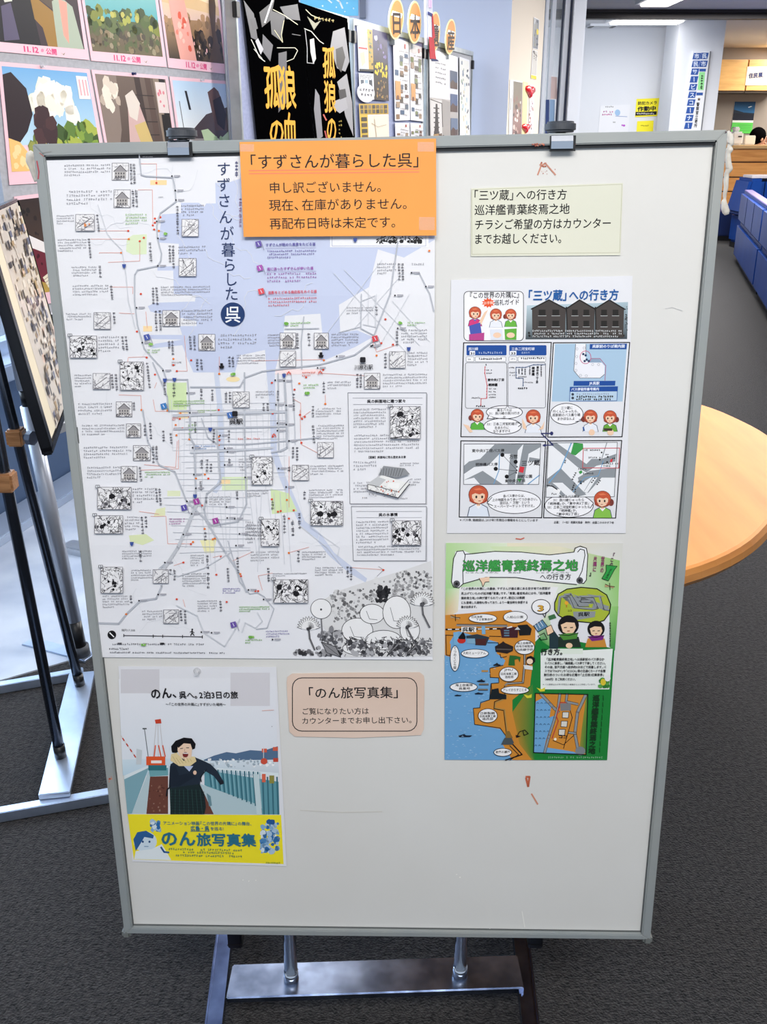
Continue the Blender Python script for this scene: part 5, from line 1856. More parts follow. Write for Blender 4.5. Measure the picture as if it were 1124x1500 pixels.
g.line(q, .8, '#55565c', True)
g.text('東中央3丁目バス停', *a4(166, 290), *a4(358, 288), 5.2, K, .015)
g.text('明神橋バス停', *a4(188, 371), *a4(318, 369), 5.2, K, .015)
g.text('万惣', *a4(386, 326), *a4(436, 325), 6.2, K, .015)
g.text('三ツ蔵', *a4(457, 368), *a4(566, 364), 8.2, K, .02)
g.text('胡町公園', *a4(434, 442), *a4(522, 440), 5.4, K, .015)
g.text('東中央2丁目', *a4(360, 467), *a4(482, 465), 5.2, K, .015)
g.build('street_map', lf, LO, label='grey street map of the storehouse quarter')
g = Print(BP, lz + 8e-5)
q = [a4(618, 236), a4(1022, 232), a4(1004, 552), a4(602, 555)]
g.poly(q, '#eceef2')
g.poly([a4(620, 236), a4(665, 236), a4(840, 360), a4(870, 330), a4(930, 330), a4(1015, 300), a4(1010, 345), a4(900, 370), a4(840, 410), a4(790, 380)], GR)
g.poly([a4(606, 450), a4(690, 385), a4(840, 540), a4(790, 552), a4(700, 470), a4(640, 470), a4(608, 500)], GR)
g.poly([a4(790, 440), a4(860, 400), a4(1012, 380), a4(1010, 440), a4(930, 440), a4(850, 530), a4(820, 530), a4(880, 430), a4(800, 480)], GR)
g.poly([a4(880, 440), a4(905, 440), a4(845, 530), a4(825, 525)], '#eceef2')
g.poly([a4(640, 470), a4(665, 490), a4(720, 545), a4(700, 552), a4(625, 480)], GR)
g.line([a4(752, 236), a4(690, 385), a4(620, 470)], 1.6, '#6aa0cc')
g.line([a4(960, 236), a4(930, 330)], 1.2, '#8f959b')
g.line([a4(940, 340), a4(910, 430), a4(830, 440), a4(760, 525)], 1.0, '#6aa0cc')
g.poly([a4(765, 235), a4(820, 240), a4(822, 270), a4(775, 310), a4(748, 300)], '#3f9a4c')
g.poly([a4(795, 405), a4(812, 396), a4(818, 410), a4(802, 420)], '#3f9a4c')
g.poly([a4(648, 500), a4(690, 510), a4(680, 535), a4(645, 520)], '#f2f2f4')
g.line([a4(606, 485), a4(640, 490), a4(668, 510)], 1.6, '#2a2a30')
g.line([a4(822, 268), a4(1036, 266), a4(1030, 384), a4(818, 382)], 1.1, '#c8545c', True)
g.poly([a4(984, 330), a4(996, 332), a4(990, 350), a4(978, 346)], '#d83540')
for x, y in ((930, 292), (966, 318), (919, 334), (962, 348), (808, 474)):
    g.ell(*a4(x, y), 1.3, 1.3, '#111015', 10)
for x, y, x1 in ((828, 272, 935), (852, 316, 925), (952, 298, 975), (990, 320, 1016), (935, 352, 1030), (940, 366, 985), (790, 384, 842), (820, 410, 880), (788, 458, 824), (634, 530, 660)):
    g.micro(*a4(x, y), a4(x1, 0)[0], 2.6, '#1f1e24', w=.7)
for x, y0, y1, dx in ((772, 410, 455, -6), (885, 440, 475, -7), (915, 452, 480, -5), (765, 470, 515, -4), (770, 505, 525, 0), (712, 335, 360, -2)):
    g.vmicro(a4(x, y0)[0], a4(x, y0)[1], a4(x, y1)[1], 2.6, '#1f1e24', .7, dx=dx)
g.line(q, .8, '#55565c', True)
g.build('street_map', lf, LO, label='wider grey street map with a red outline')
g = Print(BP, lz + 72e-5)
g.line([a4(640, 180), a4(575, 180), a4(645, 248), a4(585, 250)], 1.5, '#2a2f66')
g.ell(*a4(636, 180), 2.4, 2.8, '#2a2f66', 16)
g.poly([a4(580, 250), a4(600, 240), a4(600, 260)], '#2a2f66')
g.build('arrow_mark', lf, LO, label='dark blue zigzag arrow')

# --- green and orange harbour leaflet -----------------------------------------------
HQ = [(653, 795), (913, 795), (890, 1113), (652, 1113)]
hl, HO = sheet('harbour_leaflet', BP, HQ, lz, 0.0003, GPAPER, 'hand-drawn green and orange harbour map leaflet, lower right of the whiteboard', 'leaflet')
b5 = lambda x, y: (640 + x / 3.876, 785 + y / 3.876)
b6 = lambda x, y: (640 + x / 3.876, 940 + y / 3.876)
b7 = lambda x, y: (645 + x / 7.752, 890 + y / 7.752)
ORA, BLE, GRN = '#cf8a36', '#6fa6d4', '#1f7f38'
g = Print(BP, lz + 3e-5)
g.poly([b5(52, 40), b5(400, 40), b5(400, 300), b5(50, 300)], ['#b6d99a', '#dfe9cf', '#eef0ec', '#a6d48e'])
g.poly([b5(400, 40), b5(1058, 40), b5(1030, 420), b5(400, 300)], ['#e9e2c4', '#d6d6cf', '#e7eadf', '#eceee8'])
g.poly([b5(300, 60), b5(700, 60), b5(1040, 140), b5(1030, 420), b5(640, 320)], ['#cfe3b4', '#e6e0c6', '#8cc46c', '#9fce84', '#e9ece2'])
g.poly([b5(130, 290), b5(690, 290), b5(640, 420), b5(120, 420)], '#ededee')
g.poly([b5(50, 300), b5(130, 300), b5(120, 430), b5(48, 470)], ['#a6d48e', '#dfe9cf', '#e8dcc4', '#d8b078'])
g.poly([b5(48, 450), b5(420, 420), b5(560, 520), b5(560, 680), b6(560, 150), b6(560, 698 - 26), b6(45, 670)], ORA)
g.poly([b5(560, 600), b5(600, 560), b5(1010, 640), b6(968, 672), b6(540, 672), b6(430, 400), b6(430, 330), b6(530, 250)], GRN)
g.poly([b6(430, 400), b6(500, 300), b6(545, 240), b6(560, 400), b6(560, 672), b6(540, 672), b6(470, 580)], ['#a5822f', '#7c8434', '#3f8236', GRN, GRN, '#8a8636', '#ad8434'])
g.poly([b5(560, 520), b5(640, 430), b5(660, 640), b5(600, 600)], ['#c9dcae', '#e0e8d2', '#7dbb68', '#3f9448'])
g.poly([b5(980, 400), b5(1032, 400), b5(1012, 650), b5(985, 650)], ['#9fce84', '#8cc46c', '#2f8a44', '#4f9a50'])
g.poly([b6(590, 60), b6(1000, 40), b6(980, 270), b6(590, 270)], '#e9eeea')
g.poly([b5(640, 640), b5(830, 640), b6(830, 70), b6(590, 70)], '#dfe9dc')
# sea
g.poly([b6(75, 0), b5(110, 545), b7(215, 270), b7(660, 395), b7(640, 520), b7(700, 560), b7(740, 600), b7(715, 660), b7(565, 690), b7(565, 795), b7(665, 800), b7(665, 850), b7(580, 860), b6(308, 240), b6(300, 330), b6(250, 350), b6(245, 375), b6(210, 378), b6(215, 470), b6(360, 495), b6(400, 540), b6(372, 580), b6(430, 672), b6(45, 670), b6(45, 75), b6(75, 75)], BLE)
g.poly([b7(120, 560), b7(60, 545), b7(60, 420), b7(120, 410)], ORA)
R = random.Random(9)
for k in range(110):
    x, y = R.uniform(55, 330), R.uniform(80, 660)
    if x > 205 and y > 340 and y < 500:
        continue
    g.line([b6(x - 5, y + 2), b6(x, y - 2), b6(x + 5, y + 2)], .6, '#a9cde8')
g.build('coast_picture', hl, HO, m=GLOSS_PRINT, label='orange land, blue sea and green hills')

g = Print(BP, lz + 60e-5)
BK = '#17161a'
for pts in ([b6(308, 240), b6(300, 330), b6(250, 345), b6(245, 375), b6(208, 378), b6(215, 470), b6(360, 490), b6(400, 545)], [b7(715, 655), b7(565, 688), b7(568, 793), b7(665, 798), b7(668, 850)], [b7(665, 855), b7(580, 862), b7(585, 925)], [b7(65, 315), b7(72, 540), b7(120, 545)], [b7(60, 312), b7(190, 318)], [b7(560, 325), b7(690, 328)], [b7(680, 525), b7(690, 570), b7(755, 555)], [b7(540, 400), b7(660, 400), b7(665, 440)]):
    g.line(pts, 1.0, BK)
# roads and railway
g.line([b7(190, 200), b7(760, 210)], 2.8, '#8d8c8c')
g.line([b7(190, 188), b7(760, 197)], .8, BK)
g.line([b7(66, 248), b7(680, 240)], 2.4, BK)
for k in range(7):
    g.line([b7(90 + k * 85, 247 - k), b7(130 + k * 85, 246 - k)], 1.4, '#eeeeee')
g.line([b7(960, 530), b7(960, 640), b7(940, 850), b7(760, 862), b7(740, 880), b6(395, 245)], 2.4, '#9a9996')
g.line([b7(970, 530), b7(970, 640), b7(950, 858), b7(770, 872)], .7, BK)
g.line([b7(950, 530), b7(950, 640), b7(930, 842), b7(765, 852)], .7, BK)
g.line([b6(390, 250), b6(395, 320), b6(335, 345), b6(330, 375), b6(385, 385), b6(400, 510)], 1.8, '#b08a4a')
g.line([b6(384, 250), b6(388, 318), b6(328, 340), b6(325, 380), b6(380, 390), b6(394, 510)], .9, BK)
g.line([b6(430, 580), b6(485, 640), b6(390, 672)], 1.6, BK)
g.line([b6(415, 590), b6(465, 640), b6(415, 672)], 1.0, BK)
g.rect(*b7(240, 218), *b7(410, 278), '#e9e9e8')
g.text('呉駅', *b7(250, 268), *b7(390, 268), 7, BK, .03)
# buildings of the harbour
g.poly([b7(150, 280), b7(205, 275), b7(215, 420), b7(155, 425)], '#78aed4')
g.poly([b7(470, 210), b7(510, 210), b7(515, 300), b7(475, 300)], '#78aed4')
g.poly([b7(295, 320), b7(420, 300), b7(560, 335), b7(520, 430), b7(400, 425), b7(390, 350), b7(300, 360)], '#2d3b48')
g.poly([b7(405, 355), b7(530, 350), b7(515, 428), b7(405, 420)], '#4c2a2a')
g.poly([b7(300, 350), b7(395, 350), b7(400, 410), b7(305, 405)], '#7fa9c4')
g.ell(*b7(242, 372), 6.2, 4.4, '#c43028', 16)
g.poly([b7(205, 340), b7(262, 270), b7(290, 330), b7(285, 360), b7(215, 355)], BK)
g.poly([b7(680, 235), b7(760, 215), b7(890, 220), b7(880, 340), b7(700, 340)], '#43232a')
for k in range(3):
    g.rect(*b7(725, 252 + 28 * k), *b7(785, 268 + 28 * k), '#5d7d92')
g.poly([b7(880, 200), b7(990, 190), b7(1040, 240), b7(1025, 310), b7(900, 315)], '#1d2023')
g.poly([b7(845, 250), b7(880, 215), b7(910, 250)], '#c9cdd0')
g.poly([b7(755, 222), b7(815, 208), b7(820, 222), b7(760, 236)], '#e8e8e8')
g.poly([b7(700, 395), b7(715, 380), b7(740, 400), b7(830, 440), b7(825, 490), b7(760, 520), b7(630, 500), b7(622, 440)], '#2a2324')
g.line([b7(640, 470), b7(810, 475)], 1.6, '#5d5552')
g.poly([b7(790, 540), b7(860, 545), b7(915, 560), b7(905, 620), b7(885, 580), b7(845, 590), b7(850, 655), b7(775, 655)], '#2c6630')
g.poly([b7(470, 708), b7(545, 710), b7(545, 728), b7(470, 728)], '#b98a4a')
for x, y in ((645, 650), (470, 835)):
    g.poly([b7(x - 45, y), b7(x - 15, y - 14), b7(x, y - 26), b7(x + 15, y - 12), b7(x + 45, y - 2), b7(x + 30, y + 10), b7(x - 35, y + 10)], '#23262c')
g.rect(*b7(445, 862), *b7(550, 872), BK)
for x0, y0 in ((240, 236), (235, 266)):
    g.rect(*b6(x0, y0), *b6(x0 + 55, y0 + 9), '#7d7466')
    g.line([b6(x0, y0 + 9), b6(x0 + 55, y0 + 9)], .6, BK)
for x, y, s in ((240, 293, 1), (120, 304, .8), (160, 533, 1.5), (250, 222, .9)):
    g.poly([b6(x - 26 * s, y), b6(x - 4, y - 7 * s), b6(x + 6, y - 3), b6(x + 28 * s, y - 2), b6(x + 18 * s, y + 5 * s), b6(x - 20 * s, y + 5 * s)], '#1d2536')
g.poly([b6(300, 325), b6(310, 270), b6(350, 262), b6(355, 290), b6(395, 300), b6(395, 325)], '#1c2428')
g.poly([b6(365, 583), b6(385, 545), b6(425, 545), b6(438, 570), b6(430, 583)], '#4a5257')
g.poly([b6(390, 545), b6(392, 508), b6(412, 505), b6(432, 545)], '#8a6a34')
g.line([b6(453, 540), b6(470, 510), b6(500, 500), b6(520, 520), b6(495, 530), b6(490, 505)], 1.1, BK)
g.poly([b6(448, 528), b6(478, 535), b6(452, 545)], BK)
g.build('harbour_drawings', hl, HO, m=GLOSS_PRINT, label='ink-outlined ships, cranes, roads and buildings')

for (cx, cy, rx, ry) in ((*b7(485, 122), 20.5, 6.4), (*b7(855, 108), 17.5, 8.4), (*b7(168, 578), 6.8, 18.5), (*b7(395, 522), 20, 6.4), (*b7(960, 450), 14.5, 10.5), (*b7(780, 758), 14, 10.5), (*b6(153, 257), 20, 6.6), (*b6(445, 275), 20.5, 5.8), (*b6(290, 420), 14, 10.2), (*b6(375, 628), 13, 5.8)):
    g = Print(BP, lz + 165e-5)
    g.ell(cx, cy, rx, ry, '#f0f0f1', 28)
    g.ering(cx, cy, rx, ry, .9, BK, 30)
    g.build('place_label', hl, HO)
g = Print(BP, lz + 175e-5)
for s, x0, y0, x1, h in (('旧呉海軍', 352, 118, 480, 3.8), ('下士官集会所', 405, 146, 600, 3.8), ('入船山公園', 752, 120, 945, 4), ('大和ミュージアム', 258, 530, 520, 4.4), ('JMU', 730, 720, 830, 4.4), ('旧呉海軍工廠', 685, 765, 870, 4), ('造船部', 735, 800, 835, 4), ('海上自衛隊', 872, 416, 1035, 4), ('呉地方総監部', 860, 452, 1058, 4), ('旧呉鎮守府', 862, 490, 1055, 4)):
    g.text(s, *b7(x0, y0), *b7(x1, y0 - 2), h, BK, .01)
for s, x0, y0, x1, h in (('海上自衛隊', 105, 253, 205, 4.2), ('呉基地', 125, 272, 190, 4.2), ('アレイからすこじま', 375, 280, 512, 4.4), ('日新製鋼', 246, 412, 330, 4), ('旧呉海軍工廠', 243, 428, 335, 3.6), ('造兵部', 258, 444, 322, 4), ('音戸の瀬戸', 333, 632, 416, 4)):
    g.text(s, *b6(x0, y0), *b6(x1, y0 - 1), h, BK, .01)
g.vtext('てつのくじら館', *b7(168, 445), *b7(168, 700), 4.5, BK, .01)
g.build('place_names', hl, HO, stuff=True)

# scroll banner
g = Print(BP, lz + 60e-5)
g.poly([b5(105, 90), b5(150, 82), b5(200, 105), b5(330, 88), b5(480, 92), b5(640, 108), b5(780, 92), b5(800, 62), b5(850, 70), b5(860, 110), b5(852, 250), b5(835, 270), b5(790, 276), b5(600, 258), b5(450, 236), b5(280, 235), b5(150, 272), b5(120, 295), b5(85, 275), b5(92, 180)], '#eceef0')
for pts in ([b5(160, 105), b5(330, 88), b5(480, 92), b5(640, 108), b5(780, 92), b5(785, 70), b5(815, 58), b5(850, 70), b5(858, 110), b5(850, 250), b5(835, 270), b5(800, 265)], [b5(795, 276), b5(600, 258), b5(450, 236), b5(280, 235), b5(150, 272), b5(125, 295), b5(95, 290), b5(84, 260), b5(95, 130), b5(115, 88), b5(150, 84), b5(162, 110), b5(148, 200), b5(150, 270)], [b5(800, 92), b5(815, 75), b5(838, 80), b5(842, 110), b5(825, 200), b5(805, 240)]):
    g.line(pts, 1.2, BK)
g.ell(*b5(113, 272), 5, 5, '#55565a', 14)
g.ell(*b5(812, 253), 5, 5, '#55565a', 14)
g.ell(*b5(113, 272), 2.2, 2.2, BK, 10)
g.ell(*b5(812, 253), 2.2, 2.2, BK, 10)
g.poly([b5(240, 240), b5(300, 232), b5(298, 260), b5(275, 262), b5(262, 290), b5(255, 265)], SKN)
g.line([b5(240, 240), b5(255, 265), b5(262, 290), b5(275, 262), b5(298, 260)], .8, BK)
g.build('scroll_banner', hl, HO, label='white scroll with curled ends')
g = Print(BP, lz + 110e-5)
g.text('巡洋艦青葉終焉之地', *b5(146, 196), *b5(802, 193), 17.5, '#1d3a22', .05)
g.text('巡洋艦青葉終焉之地', *b5(146, 196), *b5(802, 193), 17.5, '#3fa04c', .022)
g.text('への行き方', *b5(585, 246), *b5(763, 246), 9.5, BK, .015)
g.text('じゅんようかん', *b5(160, 212), *b5(352, 212), 2.4, '#55565a')
g.text('あおば', *b5(405, 212), *b5(480, 212), 2.4, '#55565a')
g.text('しゅうえんのち', *b5(560, 212), *b5(755, 212), 2.4, '#55565a')
for s, x1, y in (('「この世界の片隅に」の最後、すずさんが通る道にある空き地で水原哲が', 645, 306), ('見上げていたのが巡洋艦「青葉」です。「青葉」着底地点には今、「巡洋艦青', 648, 333), ('葉終焉之地」の碑が建てられています。周辺には鉄鋼', 500, 359), ('にも登場した建物も残っており、より一層当時を体感する', 518, 385), ('事が出来ます。', 232, 410)):
    g.text(s, *b5(138, y), *b5(x1, y - 2), 4.2, BK, .02)
for c, x0, y0, x1, y1 in (('『この', 1003, 95, 990, 175), ('世界の', 945, 115, 938, 210), ('片隅に', 903, 115, 895, 205)):
    g.vtext(c, *b5(x0, y0), *b5(x1, y1), 5.6, '#8c2f6a' if c[0] != '『' else '#5a2a50', .03)
g.vtext('』', *b5(880, 200), *b5(878, 230), 6, BK, .04)
g.poly([b5(962, 165), b5(1025, 172), b5(1010, 190), b5(975, 255), b5(938, 242), b5(962, 200)], '#2f9a44')
g.line([b5(962, 165), b5(1025, 172), b5(1010, 190), b5(975, 255), b5(938, 242), b5(962, 200)], .8, BK, True)
g.vtext('巡礼案内', *b5(993, 185), *b5(962, 245), 3.6, '#123a1c', .02)
g.ell(*b5(592, 402), 13.5, 10.6, '#f0f0f1', 28)
g.ering(*b5(592, 402), 13.5, 10.6, 1.1, BK, 30)
g.line([b5(600, 440), b5(615, 463), b5(622, 432)], 1.0, BK)
g.text('3', *b5(570, 428), *b5(612, 426), 12, BK, .06)
g.text('3', *b5(572, 426), *b5(610, 424), 11.5, '#d6a12e', .03)
g.text('行き方。', *b6(590, 72), *b6(722, 72), 10, BK, .03)
for s, x0, x1, y in (('「巡洋艦青葉終焉之地」へは呉駅前のバス停③か', 622, 952, 106), ('らバスに乗車し、「鍋桟橋」バス停で下車してください。', 612, 962, 128), ('その後、音戸方面へ徒歩約5分ほどで到着します。バ', 612, 962, 150), ('スでは「PASPY」や「ICOCA」等の交通ICカードや各種', 612, 958, 172), ('割引券のついたお得な広電の「土日祝1日乗車券」', 608, 952, 194), ('（400円）をご利用ください。', 606, 792, 219)):
    g.text(s, *b6(x0, y), *b6(x1, y), 4.4, BK, .02)
g.text('※バス情報は2017年7月現在の情報をもとに作成しています。', *b6(602, 246), *b6(905, 246), 2.7, '#33333a')
vt = '巡洋艦青葉終焉之地'
g.vtext(vt, *b6(908, 300), *b6(880, 638), 10.5, '#0f3218', .04)
g.micro(*b6(630, 650), b6(948, 0)[0], 3.0, '#8fc49a', 0, w=.5)
for k in range(9):
    g.vmicro(b6(943 - k * 2.6, 0)[0], b6(0, 305 + k * 37)[1], b6(0, 332 + k * 37)[1], 1.7, '#123a1c', .4)
g.vmicro(b5(980, 0)[0], b5(0, 490)[1], b5(0, 630)[1], 2.6, BK, .6)
g.build('lettering', hl, HO, stuff=True)

# station plan and two walkers
g = Print(BP, lz + 60e-5)
pl = [b5(x, y) for x, y in ((670, 380), (690, 330), (740, 302), (820, 292), (910, 300), (965, 335), (988, 390), (980, 440), (950, 480), (900, 495), (740, 480), (690, 450), (670, 420))]
g.poly(pl, '#a9b83c')
g.poly([b5(710, 345), b5(745, 340), b5(770, 400), b5(830, 415), b5(880, 415), b5(890, 385), b5(840, 380), b5(770, 330), b5(980, 400), b5(970, 420), b5(900, 410), b5(890, 350), b5(850, 330), b5(960, 345)], '#8e9498')
for pts in ([b5(710, 345), b5(748, 340), b5(775, 405), b5(880, 415), b5(912, 408), b5(885, 345), b5(815, 345), b5(812, 372), b5(870, 372)], [b5(700, 345), b5(690, 440)], [b5(925, 340), b5(945, 415), b5(978, 420)], [b5(725, 335), b5(760, 330), b5(800, 395), b5(860, 395)]):
    g.line(pts, 3.4, '#8e9498')
    g.line([(x + 1.6, y + 1.4) for x, y in pts], .7, BK)
g.line(pl, 1.5, BK, True)
g.poly([b5(775, 430), b5(902, 428), b5(898, 460), b5(780, 480)], '#8e9498')
g.text('呉駅', *b5(802, 455), *b5(868, 453), 6.5, BK, .03)
g.ell(*b5(737, 380), 2.8, 2.8, '#e8a634', 14)
g.line([b5(737, 392), b5(737, 405)], 1, '#b8382e')
g.text('ココ', *b5(742, 430), *b5(768, 428), 3.2, BK, .03)


def walker(cx, cy, s, scarf, coat, look):
    g.poly([(cx - s * 1.3, cy + s * 2.1), (cx - s * 1.0, cy + s * 1.1), (cx, cy + s * .8), (cx + s * 1.0, cy + s * 1.1), (cx + s * 1.25, cy + s * 2.1)], coat)
    g.ell(cx, cy - s * .05, s * 1.02, s * .98, '#1b191c', 22)
    g.poly([(cx - s * .75, cy - s * .1), (cx - s * .2, cy - s * .35), (cx + s * .6, cy - s * .3), (cx + s * .75, cy + s * .2), (cx + s * .5, cy + s * .65), (cx, cy + s * .85), (cx - s * .55, cy + s * .6)], '#edc9a6')
    for e in (-.3, .3):
        g.line([(cx + s * (e - .12), cy + s * .18), (cx + s * (e + .12), cy + s * .16)], s * .09, BK)
    g.line([(cx - s * .1, cy + s * .52), (cx + s * .1, cy + s * .5)], s * .1, '#a05040')
    g.poly([(cx - s * .95, cy + s * .85), (cx, cy + s * .72), (cx + s * .95, cy + s * .7), (cx + s * .8, cy + s * 1.25), (cx - s * .5, cy + s * 1.4)], scarf)
    g.line([(cx - s * .95, cy + s * .85), (cx, cy + s * .95), (cx + s * .95, cy + s * .7)], s * .08, BK)


walker(*b5(748, 510), 15.0, '#4f8c3a', '#25332c', -1)
g.poly([b5(640, 640), b5(640, 570), b5(625, 520), b5(650, 515), b5(690, 570), b5(690, 640)], '#273a40')
g.poly([b5(618, 520), b5(650, 505), b5(665, 545), b5(630, 565)], '#edc9a6')
g.line([b5(618, 520), b5(650, 505), b5(665, 545), b5(630, 565)], .8, BK, True)
g.ell(*b5(752, 622), 5, 4, '#edc9a6', 12)
walker(*b5(905, 530), 12.4, '#77287c', '#c98a3c', -1)
g.poly([b5(550, 510), b5(600, 475), b5(630, 515), b5(575, 545)], '#5f87a8')
g.line([b5(550, 510), b5(600, 475), b5(630, 515), b5(575, 545)], .9, BK, True)
for k in range(3):
    g.line([b5(555 + k * 15, 500 - k * 9), b5(572 + k * 16, 532 - k * 10)], .8, '#dfe6ea')
g.poly([b5(632, 455), b5(668, 442), b5(680, 465), b5(640, 478)], '#3d6f46')
g.line([b5(575, 568), b5(610, 550), b5(628, 585), b5(590, 590), b5(575, 568)], .9, BK)
for (x, y) in ((105, 462), (982, 285)):
    g.poly([b5(x - 25, y - 12), b5(x, y - 4), b5(x + 28, y), b5(x + 20, y + 12), b5(x, y + 4), b5(x - 28, y + 4)], '#b79a72')
    g.line([b5(x - 25, y - 12), b5(x, y), b5(x + 28, y + 2)], .9, BK)
    g.line([b5(x, y - 18), b5(x + 2, y + 20)], .9, BK)
g.build('walkers_drawing', hl, HO, m=GLOSS_PRINT, label='two cartoon walkers in scarves under a station plan', stuff=True)

g = Print(BP, lz + 60e-5)
g.poly([b6(560, 292), b6(858, 298), b6(848, 640), b6(550, 628)], ORA)
g.poly([b6(562, 340), b6(600, 320), b6(650, 370), b6(640, 430), b6(668, 420), b6(620, 560), b6(605, 632), b6(552, 628)], BLE)
g.poly([b6(625, 600), b6(780, 625), b6(800, 640), b6(620, 634)], BLE)
g.poly([b6(850, 300), b6(858, 298), b6(850, 640), b6(810, 610), b6(826, 480)], ['#7a8a3a', GRN, GRN, '#9a8a38', '#7a8a3a'])
for pts, w in (([b6(845, 305), b6(800, 400), b6(785, 520), b6(800, 600)], 3.6), ([b6(590, 295), b6(660, 370), b6(690, 400)], 3.4), ([b6(700, 295), b6(690, 370), b6(672, 430), b6(640, 530), b6(612, 632)], 3.0), ([b6(740, 296), b6(735, 340), b6(800, 355)], 2.8), ([b6(790, 520), b6(750, 515)], 2.4)):
    g.line(pts, w + 1.2, BK)
    g.line(pts, w, '#8e9498')
g.line([b6(735, 345), b6(700, 345), b6(680, 425), b6(690, 450), b6(655, 548)], 1.5, '#b8403c')
g.line([b6(745, 350), b6(770, 430), b6(745, 520), b6(720, 605)], 1.0, BK)
g.line([b6(660, 560), b6(720, 585), b6(780, 530)], .9, BK)
g.poly([b6(700, 350), b6(762, 348), b6(762, 390), b6(704, 392)], '#7d7d80')
for x, y in ((733, 415), (725, 466), (712, 513)):
    g.poly([b6(x - 18, y - 16), b6(x + 18, y - 16), b6(x + 14, y + 18), b6(x - 20, y + 16)], '#d9d6cd')
    g.line([b6(x - 18, y - 16), b6(x + 18, y - 16), b6(x + 14, y + 18), b6(x - 20, y + 16)], .8, BK, True)
g.text('ココ', *b6(690, 546), *b6(742, 548), 5.5, BK, .05)
g.ell(*b6(673, 553), 2, 2, '#f0ead8', 12)
g.ell(*b6(815, 620), 7.5, 6.5, '#7f858a', 14)
for k in range(26):
    x, y = 568 + (k % 4) * 22 - (k // 4) * 2, 350 + (k // 4) * 40
    g.line([b6(x, y), b6(x + 6, y - 6), b6(x + 12, y)], .7, '#3d5f86')
g.line([b6(560, 292), b6(858, 298), b6(848, 640), b6(550, 628)], 1.3, BK, True)
g.blobs(*b6(905, 195), *b6(998, 280), 16, 2, 5.5, ['#3f8a3a', '#5aa04a', '#2f7434'], 3)
g.ell(*b6(945, 228), 4, 5, '#d8c23a', 12)
g.ell(*b6(970, 205), 4.4, 5, '#e8e9ea', 14)
for x, y in ((595, 270), (520, 307)):
    g.poly([b6(x - 28, y - 10), b6(x, y - 2), b6(x + 20, y - 12), b6(x + 18, y + 10), b6(x - 8, y + 12)], '#d8d03a')
g.poly([b7(975, 600), b7(985, 560), b7(1030, 545), b7(1075, 570), b7(1080, 610), b7(1050, 640), b7(990, 650)], '#1b191c')
g.ell(*b7(1018, 608), 4.6, 4.2, '#efd4b8', 16)
g.poly([b7(945, 650), b7(985, 650), b7(1050, 665), b7(1050, 705), b7(960, 695)], '#dfe2e4')
g.build('destination_map', hl, HO, m=GLOSS_PRINT, label='small framed street map on green')
# ---------------------------------------------------------------- display board with pink-bordered posters
a0 = at_y(338, 193, 3.5)
yaw = math.radians(24.5)
dv = Vector((math.sin(yaw), math.cos(yaw), 0))
QP = vplane((a0.x - dv.x * 1.25, a0.y - dv.y * 1.25), (a0.x, a0.y))
FELT = mat('grey_felt_board', (176, 178, 184), 0.9, noise=(90, (164, 166, 172)))
LFELT = mat('lavender_felt_board', (160, 168, 198), 0.9, noise=(90, (150, 158, 190)))
ALUP = mat('satin_aluminium_post', (200, 203, 208), 0.3, 0.8)
dp = empty('display_board', matrix=QP.M)
tag(dp, 'grey display board of pink-bordered posters behind the whiteboard at upper left', 'display board')
PL = QP.uv(3, 271)[0]
bm = nb(); box(bm, PL, 0.53, -0.03, 1.235, 2.1, 0.0); obj('panel', bm, FELT, dp)
for s0, s1 in ((1.23, 1.285),):
    bm = nb(); box(bm, s0, 0.03, -0.035, s1, 2.15, 0.012, None, 0.006); obj('post', bm, ALUP, dp)
bm = nb(); box(bm, PL, 2.1, -0.032, 1.235, 2.13, 0.004, None, 0.003); obj('frame_rail', bm, ALUP, dp)
bm = nb(); box(bm, PL, 0.50, -0.032, 1.235, 0.53, 0.004, None, 0.003); obj('frame_rail', bm, ALUP, dp)
for s in (1.255, 0.5):
    bm = nb(); box(bm, s - 0.012, 0.03, -0.03, s + 0.012, 0.52, -0.005, None, 0.003); obj('leg', bm, ALUP, dp)
    bm = nb(); box(bm, s - 0.03, 0, -0.25, s + 0.03, 0.03, 0.2, None, 0.004); obj('foot', bm, ALUP, dp)

PINK = mat('pink_printed_card', (238, 196, 206), 0.5, coat=0.15)
GP_ = 'pink-bordered landscape posters on the display board'


def lerp(a, b, t):
    return (a[0] + (b[0] - a[0]) * t, a[1] + (b[1] - a[1]) * t)


